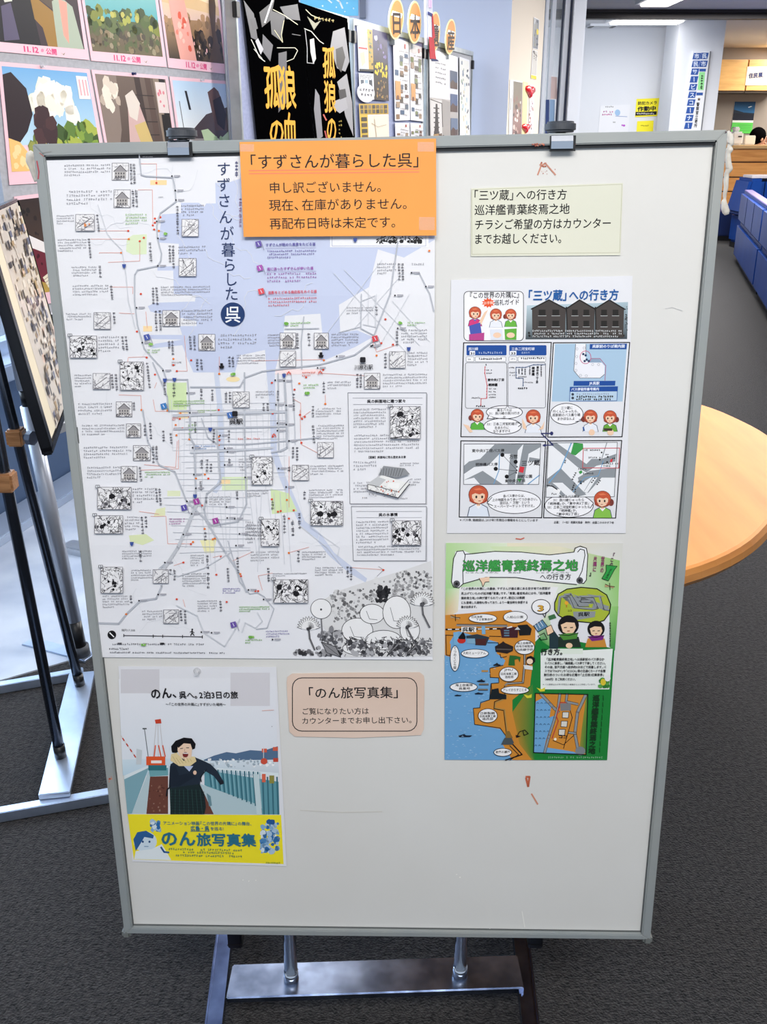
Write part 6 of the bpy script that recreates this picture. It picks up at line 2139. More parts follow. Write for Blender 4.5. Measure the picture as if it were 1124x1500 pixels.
class Pic:
    """unit coordinates inside a px quad (x right, y down), clipped to 0..1"""

    def __init__(self, g, TL, TR, BR, BL):
        self.g, self.q = g, (TL, TR, BR, BL)

    def p(self, x, y):
        x, y = min(1, max(0, x)), min(1, max(0, y))
        return lerp(lerp(self.q[0], self.q[1], x), lerp(self.q[3], self.q[2], x), y)

    def poly(self, pts, col):
        self.g.poly([self.p(*a) for a in pts], col)

    def rect(self, x0, y0, x1, y1, col):
        if isinstance(col, (tuple, list)):
            col = [col[0], col[0], col[1], col[1]]
        self.poly([(x0, y0), (x1, y0), (x1, y1), (x0, y1)], col)

    def ell(self, cx, cy, rx, ry, col, n=18):
        self.poly([(cx + rx * math.cos(2 * math.pi * k / n), cy + ry * math.sin(2 * math.pi * k / n)) for k in range(n)], col)

    def line(self, pts, w, col):
        self.g.line([self.p(*a) for a in pts], w, col)

    def blobs(self, x0, y0, x1, y1, n, r0, r1, cols, seed=0, asp=1.4):
        R = random.Random(seed)
        z = self.g.z
        for i in range(n):
            cx, cy, r = R.uniform(x0, x1), R.uniform(y0, y1), R.uniform(r0, r1)
            self.poly([(cx + r * R.uniform(.6, 1) * math.cos(t), cy + asp * r * R.uniform(.6, 1) * math.sin(t)) for t in [2 * math.pi * j / 7 for j in range(7)]], R.choice(cols))
            self.g.z = z + (i % 8 + 1) * 1e-5
        self.g.z = z + 1e-4


def pink_poster(quad, label, pin, draw, date):
    z = 0.0035
    o, og = sheet('landscape_poster', QP, quad, z, 0.0015, PINK, label, 'poster', GP_)
    TL, TR, BR, BL = quad
    g = Print(QP, z + 1e-4, 3e-5)
    f = Pic(g, TL, TR, BR, BL)
    inner = [f.p(.035, .035), f.p(.965, .035), f.p(.965, .895), f.p(.035, .895)]
    pc = Pic(g, *inner)
    draw(pc)
    g.build('printed_picture', o, og, m=GLOSS_PRINT)
    if date:
        g = Print(QP, z + 1e-4, 3e-5)
        f = Pic(g, TL, TR, BR, BL)
        g.text('11.12', *f.p(.29, .975), *f.p(.47, .975), 11.5, '#d8437c', .03)
        g.ell(*f.p(.505, .945), 2.2, 2.6, '#e789a8')
        g.text('公開', *f.p(.54, .975), *f.p(.66, .975), 9.5, '#d8437c', .03)
        g.poly([f.p(.70, .95), f.p(.725, .965), f.p(.75, .945), f.p(.73, .975)], '#6f7a52')
        g.build('lettering', o, og)
    if pin:
        u, v = QP.uv(pin[0], pin[1], z)
        bm = nb()
        tube(bm, (u - og[0], v - og[1], z), (u - og[0], v - og[1], z + .004), .004, seg=12)
        tube(bm, (u - og[0], v - og[1], z + .004), (u - og[0], v - og[1], z + .012), .0025, .0035, seg=12)
        obj('push_pin', bm, mat('blue_pin', (24, 40, 96), 0.3) if pin[2] else mat('clear_plastic', (235, 236, 240), 0.1, alpha=0.5), o)
    return o


def d_cloth(p):
    p.rect(0, 0, 1, 1, '#17151c')
    p.poly([(.42, 0), (1, 0), (1, 1), (.5, 1)], '#3a2c33')
    p.poly([(.42, 0), (.75, 0), (.7, .55), (.45, .35)], '#57483c')
    p.poly([(.45, .35), (.75, .62), (.7, 1), (.58, 1), (.55, .78), (.47, .68)], '#9a7434')
    p.poly([(.7, .45), (.8, .38), (.93, .5), (.99, 1), (.69, 1)], '#a9b5a2')
    p.poly([(.78, .42), (.87, .45), (.83, .95), (.78, .85)], '#e79d8b')
    p.poly([(.66, 0), (.86, 0), (.85, .25), (.78, .42), (.69, .3)], '#f0dcc4')
    p.poly([(.1, .3), (.17, .22), (.24, .3), (.24, .48), (.15, .5)], '#d8d8cc')
    p.poly([(.1, .55), (.22, .5), (.26, .95), (.08, .98)], '#57506a')
    p.blobs(.88, .1, .97, .4, 8, .02, .04, ['#c9aa80', '#8a6f50'], 3)


def d_bay(p):
    p.rect(0, 0, 1, .62, ('#8fc6be', '#4fa3ab'))
    p.poly([(.3, 0), (1, 0), (1, .12), (.7, .18), (.45, .08)], '#7e9c86')
    p.rect(0, .6, 1, 1, ('#4d5a34', '#6a6047'))
    p.blobs(0.02, .48, .98, .75, 60, .03, .075, ['#3a4a26', '#4f6230', '#2c3a22', '#7c8436', '#5c6b3c'], 5)
    p.blobs(.15, .5, .9, .7, 10, .02, .05, ['#a5a84a', '#b9b45a'], 7)
    p.blobs(0.02, .75, .98, .97, 80, .02, .05, ['#6a5c46', '#8a7a5c', '#4a4234', '#9a8f74', '#55603a'], 6)


def d_dusk(p):
    p.rect(0, 0, 1, .42, ('#f2e6c2', '#e6c8a4'))
    p.rect(0, .3, 1, .5, ('#dfc2a0', '#d8bcae'))
    p.poly([(0, .1), (.5, .2), (1, .32), (1, .42), (0, .3)], '#d9b98c')
    p.rect(0, .5, 1, 1, ('#a58462', '#3f3428'))
    p.blobs(.02, .45, .98, .7, 40, .02, .06, ['#9a7a56', '#b08a64', '#7a6044'], 4)
    p.blobs(.3, .65, .98, .98, 60, .03, .07, ['#3a3026', '#2a241e', '#564634'], 8)
    p.blobs(.4, .78, .98, .98, 16, .008, .016, ['#f0b9b4', '#e8ccc0'], 3, 2.0)
    p.poly([(.86, 0), (.93, 0), (.95, .3), (.9, .6), (.98, 1), (.72, 1), (.84, .75), (.82, .4)], '#5a4634')
    p.poly([(.1, 0), (.36, 0), (.44, .5), (.5, 1), (.2, 1), (.14, .5)], '#e9a89a')
    p.blobs(.2, .45, .42, .95, 14, .02, .05, ['#d8604a', '#e98470', '#f2c4b4'], 3)


def d_sky(p):
    p.rect(0, 0, 1, .75, ('#6fa9d8', '#b9d8e6'))
    p.blobs(.3, .2, .8, .5, 26, .06, .13, ['#f4efe0', '#e9ead8', '#f8f4e6'], 3)
    p.blobs(.5, .55, 1, .9, 50, .04, .09, ['#5c7c34', '#7f9c3c', '#3c5626', '#a3b048'], 5)
    p.rect(0, .85, 1, 1, ('#7d8c48', '#8a8a4a'))
    p.blobs(.25, .7, .55, .97, 24, .03, .07, ['#b4a95c', '#8f9448', '#6a7a38'], 4)
    p.poly([(0, .08), (.1, .05), (.26, .2), (.3, .45), (.22, .62), (.1, .75), (0, .68)], '#2a1d22')
    p.blobs(.33, .38, .5, .72, 12, .06, .09, ['#3a2428', '#472c2e'], 5)
    p.poly([(0, .68), (.12, .72), (.26, .9), (.28, 1), (0, 1)], '#edbf74')
    p.blobs(.02, .75, .2, .95, 6, .03, .05, ['#f4d59a'], 5)
    p.rect(.86, .04, .99, .28, '#eee8e4')
    p.line([(.89, .08), (.89, .24)], 2, '#e8a8b0'); p.line([(.93, .08), (.93, .24)], 2, '#e8a8b0'); p.line([(.965, .08), (.965, .24)], 2, '#e8a8b0')


def d_interior(p):
    p.rect(0, 0, 1, 1, ('#6a5a50', '#4a3c36'))
    p.poly([(0, 0), (.3, 0), (.25, .6), (.1, 1), (0, 1)], '#85766c')
    p.blobs(.05, .1, .3, .5, 12, .04, .09, ['#d8ccbc', '#b8a898', '#e6dccc'], 3)
    for x, c in ((.55, '#3a2c28'), (.7, '#54423a'), (.82, '#8c7c6c'), (.9, '#15110f')):
        p.poly([(x, 0), (x + .08, 0), (x + .12, 1), (x + .03, 1)], c)
    for y in (.2, .35, .5, .65, .8):
        p.rect(.5, y, .8, y + .012, '#2e2420')
    p.poly([(.4, .3), (.55, .25), (.62, .5), (.7, 1), (.3, 1), (.36, .6)], '#c9a9a4')
    p.poly([(.38, .22), (.5, .15), (.58, .3), (.5, .5), (.4, .45)], '#d9cfc4')
    p.poly([(.45, .55), (.62, .5), (.72, .85), (.55, .9)], '#c9b070')
    p.blobs(.5, .75, .68, .95, 6, .03, .05, ['#8a8c3a', '#a5a04a'], 4)
    p.rect(.84, .04, .99, .4, '#ded0cc')
    p.blobs(.87, .12, .96, .34, 6, .015, .025, ['#d8808c'], 4)
    p.rect(.87, .42, .96, 1, '#14100f')


def d_roofs(p):
    p.rect(0, 0, 1, .6, ('#b4cfe6', '#e2e8ea'))
    p.poly([(.1, .7), (.55, .4), (.95, .3), (1, .35), (1, .8), (.1, .8)], '#4c4246')
    p.poly([(.62, .12), (.75, .05), (.82, .1), (.9, .3), (.95, .6), (.7, .6)], '#5c4440')
    p.rect(0, .7, 1, 1, ('#8f8a88', '#a59f9a'))
    for y in (.72, .8, .88):
        p.line([(0, y), (1, y + .12)], 1.4, '#4a4444')
    p.line([(.08, .25), (.12, 1)], 1.0, '#55585c')
    p.poly([(.2, .12), (.24, .12), (.28, .35), (.24, .35)], '#22242a')
    p.poly([(.42, .6), (.55, .58), (.75, .72), (.95, .6), (1, .9), (1, 1), (.5, 1), (.48, .8)], '#bcd2a8')
    p.blobs(.5, .65, .95, .98, 16, .02, .05, ['#a5c090', '#d2e2be'], 5)
    p.poly([(.7, .22), (.85, .16), (.92, .4), (.86, .6), (.74, .52)], '#2a2024')


def d_books(p):
    p.rect(0, 0, 1, .7, ('#2e221f', '#4a382e'))
    p.blobs(.02, .1, .4, .6, 14, .01, .03, ['#1a1413', '#231a18'], 3)
    p.rect(0, .7, 1, 1, ('#a88a44', '#b89a4c'))
    p.poly([(0, .36), (.06, .4), (.42, .62), (.36, .68), (0, .52)], '#e9e4e2')
    p.poly([(0, .5), (.34, .68), (.3, .8), (.1, .9), (0, .85)], '#6d2a36')
    p.blobs(.05, .6, .28, .78, 6, .012, .02, ['#43161e'], 3)
    for k in range(4):
        p.poly([(.08 + k * .01, .84 + k * .03), (.42, .66 + k * .035), (.43, .69 + k * .035), (.09 + k * .01, .865 + k * .03)], '#e6dcc2')
    p.poly([(.38, .5), (.5, .55), (.5, .75), (.42, .7)], '#c8a26c')
    p.ell(.48, .82, .02, .04, '#17120f')


pink_poster([(-27, -62), (110, -56), (131, 88), (-6, 75)], 'pink-bordered poster of dark hangings and pale cloth, top left corner of the photo', None, d_cloth, True)
pink_poster([(112, -50), (226, -42), (244.5, 98.5), (134, 89)], 'pink-bordered poster of a teal bay above a forest, middle of the top row', None, d_bay, True)
pink_poster([(228.5, -38), (319, -32), (333, 108.5), (247, 99)], 'pink-bordered poster of a warm dusk valley with a tree trunk, right of the top row', None, d_dusk, True)
pink_poster([(-3, 90), (131, 101.5), (160, 262), (14, 271)], 'pink-bordered poster of blue sky and green trees, left of the second row', (60, 97, 0), d_sky, False)
pink_poster([(134, 102), (245.5, 111.5), (265, 255), (163, 262)], 'pink-bordered poster of a brown wooden interior, middle of the second row', (194, 108, 1), d_interior, False)
pink_poster([(248.5, 112), (336, 119), (348, 250), (268, 255)], 'pink-bordered poster of grey roofs under a pale sky, right of the second row', (294, 117, 0), d_roofs, False)
pink_poster([(20.5, 288), (166, 271), (192, 428), (56, 447)], 'pink-bordered poster of stacked books on yellow, bottom row beside the whiteboard frame', None, d_books, False)
q = [(60, 459), (110, 455), (122, 548), (78, 560)]
o, og = sheet('small_flyer', QP, q, 0.003, 0.001, GPAPER, 'small white flyer with a black band below the pink posters', 'flyer')
g = Print(QP, 0.0031, 3e-5)
p_ = Pic(g, *q)
p_.rect(0.02, .03, 1, .14, '#20242c')
p_.rect(.02, .2, 1, .6, ('#cfe0dc', '#9fb89a'))
for k in range(5):
    g.micro(*p_.p(.1, .65 + .06 * k), p_.p(.9, 0)[0], 3, '#66686c')
g.build('printed_picture', o, og)

TOP = 1.72
# ---------------------------------------------------------------- three linked display panels running away behind the whiteboard
c0, c1 = at_z(510, 25, TOP), at_z(693, 76, TOP)
DPL = vplane((c0.x, c0.y), (c1.x, c1.y))
DPL = Plane(DPL.o - DPL.ex * 0, DPL.ex, (0, 0, 1))
DIR_LEN = math.hypot(c1.x - c0.x, c1.y - c0.y)


def du(px, z=1.72):
    """distance along the panels at the column px where the top edge is"""
    lo, hi = -1.6, 4.0
    for _ in range(40):
        m = (lo + hi) / 2
        P = DPL.o + DPL.ex * m + Vector((0, 0, z))
        d = P - CAM
        dep = d.y * CT - d.z * ST
        if 562 + d.x / dep * F_PX < px:
            lo = m
        else:
            hi = m
    return lo


pans = []
for px0, px1, m_, lab in ((340, 509, LFELT, 'nearest grey-framed display panel carrying two black film posters'), (515, 620, LFELT, 'middle grey-framed display panel carrying maps and white brochures'), (625, 692, FELT, 'farthest grey-framed display panel carrying the ship model poster')):
    u0, u1 = du(px0), du(px1)
    t = empty('display_board', matrix=DPL.M @ Matrix.Translation((u0, 0, 0)))
    tag(t, lab, 'display board', None)
    w = u1 - u0
    bm = nb(); box(bm, 0.012, 0.5, -0.025, w - 0.012, TOP - .015, 0.0); obj('panel', bm, m_, t)
    bm = nb(); box(bm, 0, TOP - .024, -0.03, w, TOP, 0.008, None, 0.002); obj('frame_rail', bm, ALU, t)
    bm = nb(); box(bm, 0, 0.48, -0.03, w, 0.5, 0.008, None, 0.002); obj('frame_rail', bm, ALU, t)
    for s in (0, w - 0.014):
        bm = nb(); box(bm, s, 0.02, -0.03, s + 0.014, TOP - .02, 0.008, None, 0.002); obj('post', bm, ALU, t)
        bm = nb(); box(bm, s - 0.006, TOP - .09, -0.002, s + 0.02, TOP - .045, 0.014, None, 0.002); obj('latch', bm, BLACK, t)
        bm = nb(); box(bm, s - 0.01, 0, -0.22, s + 0.024, 0.02, 0.2, None, 0.003); obj('foot', bm, ALU, t)
FILM = mat('black_glossy_film_paper', (4, 4, 5), 0.85, spec=0.0, bump=(9, 0.4))


def flat(name, plane, quad, z, m, label, cat, group=None, th=0.001):
    return sheet(name, plane, quad, z, th, m, label, cat, group)


DZ = 0.012
q1 = [(351, -42), (436, -14), (462, 215), (379, 226)]
o, og = flat('black_poster', DPL, q1, DZ, FILM, 'black film poster with two columns of orange lettering side by side', 'poster')
g = Print(DPL, DZ + 1e-4, 5e-5)
GREYS = ['#3c3c40', '#5a5a60', '#252529', '#8a8a90']
for pts, c in (([(357, 0), (372, 20), (378, 60), (368, 55)], '#4c4c52'), ([(366, 28), (374, 26), (378, 42), (370, 44)], '#44444a'), ([(380, 18), (402, 0), (396, 30), (384, 40)], '#232327'), ([(395, 15), (418, 22), (412, 60), (398, 50)], '#34343a'), ([(410, 10), (436, 6), (440, 30), (420, 28)], '#44444a'), ([(385, 50), (400, 66), (396, 90), (384, 74)], '#55555c'), ([(408, 78), (420, 75), (420, 150), (408, 165)], '#505056'), ([(374, 60), (382, 80), (386, 72), (378, 56)], '#b9b9be')):
    g.poly(pts, c)
for pts, w, c in (([(399, 0), (388, 33)], 2.5, '#d8d8dc'), ([(368, 58), (372, 66), (380, 84), (388, 90)], 1.2, '#cfcfc6'), ([(400, 14), (416, 22), (436, 36)], 1.0, '#dcd9b8'), ([(416, 30), (412, 50), (414, 62), (402, 44)], 1.0, '#c9c49a'), ([(406, 70), (432, 70), (436, 74), (430, 86), (420, 90)], 1.0, '#d5d2bc'), ([(428, 50), (440, 52)], 1.0, '#44444a'), ([(372, 72), (384, 86)], .8, '#e8e6dc')):
    g.line(pts, w, c)
g.build('printed_picture', o, og, m=GLOSS_PRINT, label='crumpled grey highlights')
g = Print(DPL, DZ + 6e-4, 5e-5)
YL = '#e9a728'
g.text('孤', 388, 153, 414, 153, 68, YL, .02)
g.text('狼', 410, 154, 435, 154, 67, YL, .02)
g.text('の', 394, 210, 418, 210, 46, YL, .02)
g.text('血', 415, 216, 436, 216, 60, YL, .02)
g.build('lettering', o, og)
q2 = [(438, 3), (509, 27), (521, 214), (464, 222)]
o, og = flat('black_poster', DPL, q2, DZ, FILM, 'black film poster with one column of orange lettering, right of the two-column one', 'poster')
g = Print(DPL, DZ + 1e-4, 5e-5)
for pts, c in (([(488, 46), (505, 40), (512, 90), (506, 105), (494, 100), (484, 70)], '#8a8a8e'), ([(492, 72), (502, 68), (506, 84), (500, 106), (493, 96)], '#1a1a1c'), ([(494, 120), (508, 108), (516, 150), (518, 200), (506, 170), (500, 140)], '#9a9a9e'), ([(490, 148), (506, 142), (510, 158), (498, 166), (490, 160)], '#a5a5aa'), ([(496, 132), (506, 130), (508, 142), (498, 146)], '#2a2a2e'), ([(454, 58), (460, 56), (463, 86), (459, 94), (455, 76)], '#d8d8d6'), ([(462, 130), (468, 140), (473, 200), (465, 205), (460, 160)], '#86868c'), ([(450, 24), (462, 34), (470, 30), (460, 44)], '#8e8c70')):
    g.poly(pts, c)
for pts, w, c in (([(448, 14), (456, 22), (470, 28)], 1, '#d6d2a8'), ([(446, 42), (456, 46), (468, 60), (474, 64)], 1.1, '#d8d6c8'), ([(447, 44), (450, 70), (450, 92), (460, 93)], 1, '#a9a9ae'), ([(474, 168), (478, 176)], 2, '#c8564a'), ([(476, 192), (479, 204)], 2, '#b8403c')):
    g.line(pts, w, c)
g.micro(460, 24, 492, 5, '#b09a3a', .14, w=1)
for k in range(5):
    g.micro(496, 176 + k * 6, 501, 2.6, '#b09a3a', w=.8)
g.build('printed_picture', o, og, m=GLOSS_PRINT, label='grey half face of shapes on black')
g = Print(DPL, DZ + 6e-4, 5e-5)
g.text('孤', 473, 110, 492, 111, 50, YL, .02)
g.text('狼', 475, 160, 493, 161, 50, YL, .02)
g.text('の', 478, 205, 494, 206, 44, YL, .02)
g.build('lettering', o, og)


def panel_print(quad, name, label, cat, base, draw, group=None, z=DZ, plane=None):
    pl = plane or DPL
    o, og = flat(name, pl, quad, z, base, label, cat, group)
    g = Print(pl, z + 2e-4, 8e-5)
    draw(Pic(g, *quad), g)
    g.build('printed_picture', o, og, m=GLOSS_PRINT)
    return o


def f_map(p, g):
    p.rect(0.03, .02, .97, .45, '#e6d2ae')
    p.rect(.65, .02, .97, .98, '#b89a3c')
    p.rect(0.03, .48, .62, .98, '#c2cfd8')
    p.poly([(.1, .6), (.4, .55), (.45, .8), (.2, .9)], '#e8cfa8')
    p.blobs(.68, .05, .92, .95, 16, .05, .1, ['#4a3c28', '#e3b63a', '#2a2c20', '#7c8a5a'], 3, .5)
    p.rect(.03, .46, .6, .5, '#b8403c')
    p.rect(.03, .95, .97, 1, '#1c1c1c')


def f_night(p, g):
    p.rect(0, 0, 1, .45, ('#3a3668', '#2a2640'))
    p.rect(0, .45, 1, 1, ('#15131c', '#2a2018'))
    p.blobs(.15, .1, .9, .4, 14, .04, .1, ['#6a5c9a', '#c9c0e6', '#8d80b8', '#20203a'], 3, .5)
    p.blobs(.1, .46, .9, .54, 14, .05, .08, ['#e8c81e'], 5, .5)
    p.blobs(.1, .57, .9, .65, 14, .05, .08, ['#e8c81e'], 6, .5)
    p.blobs(.1, .72, .9, .97, 26, .04, .08, ['#6a5a3a', '#8a6a4a', '#3a3228', '#a5823a'], 7, .4)


def f_brochure(p, g):
    p.rect(0, 0, 1, .12, ('#f0efeb', '#e2dfda'))
    R = random.Random(int(p.q[0][0]))
    for k in range(20):
        x, y = R.choice([.08, .38, .68]) + R.uniform(-.03, .03), .15 + .8 * R.random()
        p.rect(x, y, x + R.uniform(.16, .26), y + R.uniform(.04, .08), R.choice(['#5a6a7a', '#8a6a4c', '#3f5f80', '#4a4238', '#a9927a', '#7c8a5a', '#6a4438']))
    p.rect(.7, .04, .78, .1, '#b8403c')
    p.rect(.06, .52, .4, .74, '#dba264')
    p.ell(.2, .72, .09, .03, '#7a4a30')
    for k in range(12):
        y = .14 + .07 * k
        g.micro(*p.p(.35, y), p.p(.95, 0)[0], 2.0, '#a09c98', .2, w=.5)


def f_yellow(p, g):
    p.rect(0, 0, 1, .28, '#c9a53a')
    p.rect(0, .28, .28, 1, '#d8b640')
    p.rect(.3, .3, 1, 1, '#ece2cf')
    for k in range(7):
        p.rect(.04 + .135 * k, .04, .14 + .135 * k, .13, ['#3a342c', '#6a5a44', '#8a7a60'][k % 3])
        p.rect(.04 + .135 * k, .15, .14 + .135 * k, .25, ['#57504a', '#2c2c30', '#7a6a3a'][k % 3])
    for k in range(4):
        p.rect(.05, .34 + .15 * k, .24, .44 + .15 * k, ['#3a342c', '#57483a'][k % 2])
    p.line([(.4, .5), (.6, .6), (.9, .55)], .8, '#b8a890')
    p.line([(.5, .4), (.55, .9)], .8, '#b8a890')


def f_white(p, g):
    for k in range(3):
        p.rect(.1 + .28 * k, .25, .32 + .28 * k, .6, ['#4c5a68', '#9ab4c4', '#3c4450'][k])
    for k in range(3):
        g.micro(*p.p(.05, .05 + .06 * k), p.p(.9, 0)[0], 1.8, '#77787c', .1, w=.5)


def f_ship(p, g):
    p.rect(0, .5, 1, 1, ('#c4c0bc', '#9a9490'))
    p.rect(.02, .52, .42, .98, '#dcdad8')
    p.poly([(.42, .5), (.7, .52), (.7, .78), (.5, .8)], '#a9a5a2')
    p.line([(.02, .52), (.42, .55), (.44, .8)], 1.2, '#4a4644')
    p.poly([(.2, .56), (.26, .56), (.3, .85), (.36, .92), (.1, .92), (.16, .8)], '#2c2a2c')
    for k in range(6):
        p.rect(.12, .6 + k * .05, .32, .612 + k * .05, '#3c383a')
    p.poly([(.1, .88), (.3, .87), (.98, 1), (.2, 1)], '#b08c5c')
    p.poly([(.05, .9), (.12, .9), (.25, 1), (.05, 1)], '#6a4a3c')
    p.blobs(.3, .88, .8, .98, 14, .02, .04, ['#5a4434', '#3a2e28'], 3, .6)
    for y, c in ((.17, '#4a5a74'), (.43, '#56688c'), (.7, '#6a7a94')):
        p.rect(.72, y, .97, y + .2, c)
        p.poly([(.72, y + .2), (.72, y + .14), (.8, y + .1), (.9, y + .13), (.97, y + .12), (.97, y + .2)], '#5c4840')
    for k in range(5):
        g.micro(*p.p(.2, .12 + .05 * k), p.p(.55, 0)[0], 2.6, '#8c8a88', .25, w=.5)


def f_pale(p, g):
    p.rect(.05, .02, .95, .98, '#e9e8e0')
    p.blobs(.1, .05, .45, .9, 12, .05, .1, ['#7a8a9c', '#5a5a60', '#a5b4a0'], 3, .35)
    p.blobs(.7, .05, .95, .9, 12, .05, .08, ['#4a4650', '#3a4a5c'], 4, .35)
    p.blobs(.3, .3, .7, .9, 14, .04, .1, ['#bcd0da', '#d8cfae'], 6, .4)


PGROUP = None
panel_print([(523.5, 38), (546, 43), (548.5, 105), (526, 104)], 'map_flyer', 'tan and blue map flyer at the top left of the middle display panel', 'flyer', GPAPER, f_map)
panel_print([(545.5, 42), (567.5, 49), (570, 148), (548.5, 146)], 'night_flyer', 'dark purple flyer with yellow lettering on the middle display panel', 'flyer', GPAPER, f_night)
panel_print([(526, 107), (547.5, 108), (549, 146), (527.5, 146)], 'photo_flyer', 'small white flyer with three photos behind the oval bubble', 'flyer', GPAPER, f_white)
panel_print([(526, 152), (569, 151.5), (570.5, 208), (529, 210)], 'yellow_map_flyer', 'yellow-edged map flyer low on the middle display panel', 'flyer', GPAPER, f_yellow)
panel_print([(576, 54), (599, 62), (601, 176), (579, 177)], 'brochure_sheet', 'white brochure sheet full of small photos, left of the pair', 'poster', GPAPER, f_brochure)
panel_print([(600, 62.5), (618, 69), (620.5, 178), (602, 176)], 'brochure_sheet', 'white brochure sheet full of small photos, right of the pair', 'poster', GPAPER, f_brochure)
panel_print([(579, 180), (600, 180), (602, 240), (581, 240)], 'lower_brochure', 'white brochure sheet just above the orange notice, left one', 'poster', GPAPER, f_brochure)
panel_print([(601.5, 180), (620, 181), (621.5, 240), (603, 240)], 'lower_brochure', 'white brochure sheet just above the orange notice, right one', 'poster', GPAPER, f_brochure)
panel_print([(629, 71), (671, 84), (672, 212), (631, 214)], 'ship_poster', 'white poster with a photo of a warship model, on the farthest display panel', 'poster', GPAPER, f_ship)
panel_print([(673.5, 83), (688, 88), (689, 212), (674, 213)], 'pale_poster', 'narrow pale poster at the far end of the display panels', 'poster', GPAPER, f_pale)
# oval bubble
u, v = DPL.uv(536.5, 136, DZ + .003)
w_ = abs(DPL.uv(548, 136, DZ)[0] - u)
h_ = abs(DPL.uv(536.5, 122, DZ)[1] - v)
bm = nb()
prism(bm, [(w_ * math.cos(2 * math.pi * k / 28), h_ * math.sin(2 * math.pi * k / 28)) for k in range(28)], DZ + .002, DZ + .0035)
o = obj('bubble_card', bm, GPAPER, matrix=DPL.M @ Matrix.Translation((u, v, 0)))
tag(o, 'white oval speech-bubble card pinned over the flyers', 'card')
g = Print(DPL, DZ + .0037)
g.micro(527, 129, 546, 4.2, '#55565c', .1, w=.9)
g.micro(529, 136, 545, 4.2, '#55565c', .1, w=.9)
g.build('writing', o, (u, v))

# four tall oval signs spelling one word
OVP = mat('pale_yellow_card', (246, 232, 170), 0.6)
OVO = mat('orange_printed_card', (232, 158, 76), 0.6)
for c, cx, cy, rx, ry, rot in (('日', 581, 28, 10.5, 31, -.16), ('本', 608, 33, 9.5, 32, -.06), ('遺', 637.5, 46.5, 7.5, 30, -.10), ('産', 660.5, 54, 7.2, 27, -.16)):
    z = 0.03
    u, v = DPL.uv(cx, cy, z)
    ru = abs(DPL.uv(cx + rx, cy, z)[0] - u)
    rv = abs(DPL.uv(cx, cy - ry, z)[1] - v)

    def opts(k):
        out = []
        for i in range(32):
            t = 2 * math.pi * i / 32
            x, y = ru * k * math.cos(t), rv * k * math.sin(t)
            out.append((x + y * math.tan(-rot * 1.6), y))
        return out
    bm = nb(); prism(bm, opts(1.0), z - .004, z)
    o = obj('oval_sign', bm, OVP, matrix=DPL.M @ Matrix.Translation((u, v, 0)))
    tag(o, {'日': 'tall oval orange sign nearest the black posters, first of four', '本': 'tall oval orange sign left of the red and white banner', '遺': 'tall oval orange sign right behind the red and white banner', '産': 'tall oval orange sign farthest right, with thin lettering'}[c], 'sign', 'oval signs on top of the display panels')
    bm = nb(); prism(bm, [(x * .84, y * .9) for x, y in opts(1.0)], z, z + .001); obj('orange_field', bm, OVO, o)
    bm = nb(); prism(bm, [(-ru * .8, rv * .1), (ru * .6, rv * .1), (ru * .8, rv * .34), (-ru * .55, rv * .34)], z + .001, z + .0015); obj('white_band', bm, GPAPER, o)
    g = Print(DPL, z + .002)
    g.text(c, cx - rx * .72, cy + ry * .62, cx + rx * .85, cy + ry * .62, ry * 1.15, '#3a2a20', .02)
    g.build('lettering', o, (u, v))
    bm = nb(); box(bm, -.006, -rv - .02, z - .03, .006, 0, z - .006); obj('holder', bm, ALU, o)

# small red, white and blue banner on a white stick
bp0 = DPL.o + DPL.ex * du(624) + DPL.n * 0.05
ban = empty('banner', (bp0.x, bp0.y, 1.55))
tag(ban, 'small red, white and blue cloth banner on a white stick above the display panels', 'banner')


def banq(pts, z0, name, m):
    vs = [DPL.uv(x, y, .05) for x, y in pts]
    bm = nb()
    prism(bm, vs, .05 + z0, .052 + z0)
    o = obj(name, bm, m)
    o.matrix_basis = DPL.M
    for v in o.data.vertices:
        v.co = (DPL.M @ v.co) - Vector((bp0.x, bp0.y, 1.55))
    o.matrix_basis = Matrix.Identity(4)
    o.parent = ban
    return o


REDC = mat('red_cloth', (196, 32, 48), 0.7)
banq([(621, -20), (625, -20), (626.5, 66), (622, 66)], 0, 'stick', mat('white_stick', (236, 240, 250), 0.4))
banq([(624, -20), (631, -20), (634, 56), (626, 56)], .004, 'cloth', mat('white_cloth', (224, 228, 244), 0.7))
banq([(624.5, 17), (630.5, 20), (630.5, 24), (624.5, 21)], .008, 'band', mat('blue_cloth', (30, 52, 130), 0.7))
banq([(630.5, 20), (631.5, 20), (635, 56), (631.5, 56)], .008, 'edge', REDC)
banq([(625.5, 54), (632, 55), (636, 88), (627, 87)], .010, 'cloth', REDC)
banq([(627, 86), (636, 87), (639, 90), (628.5, 90)], .014, 'hem', mat('navy_cloth', (26, 36, 92), 0.7))
banq([(626, -5), (630, -4), (630, 12), (625.5, 11)], .008, 'pink_mark', mat('lilac_print', (226, 196, 232), 0.7))

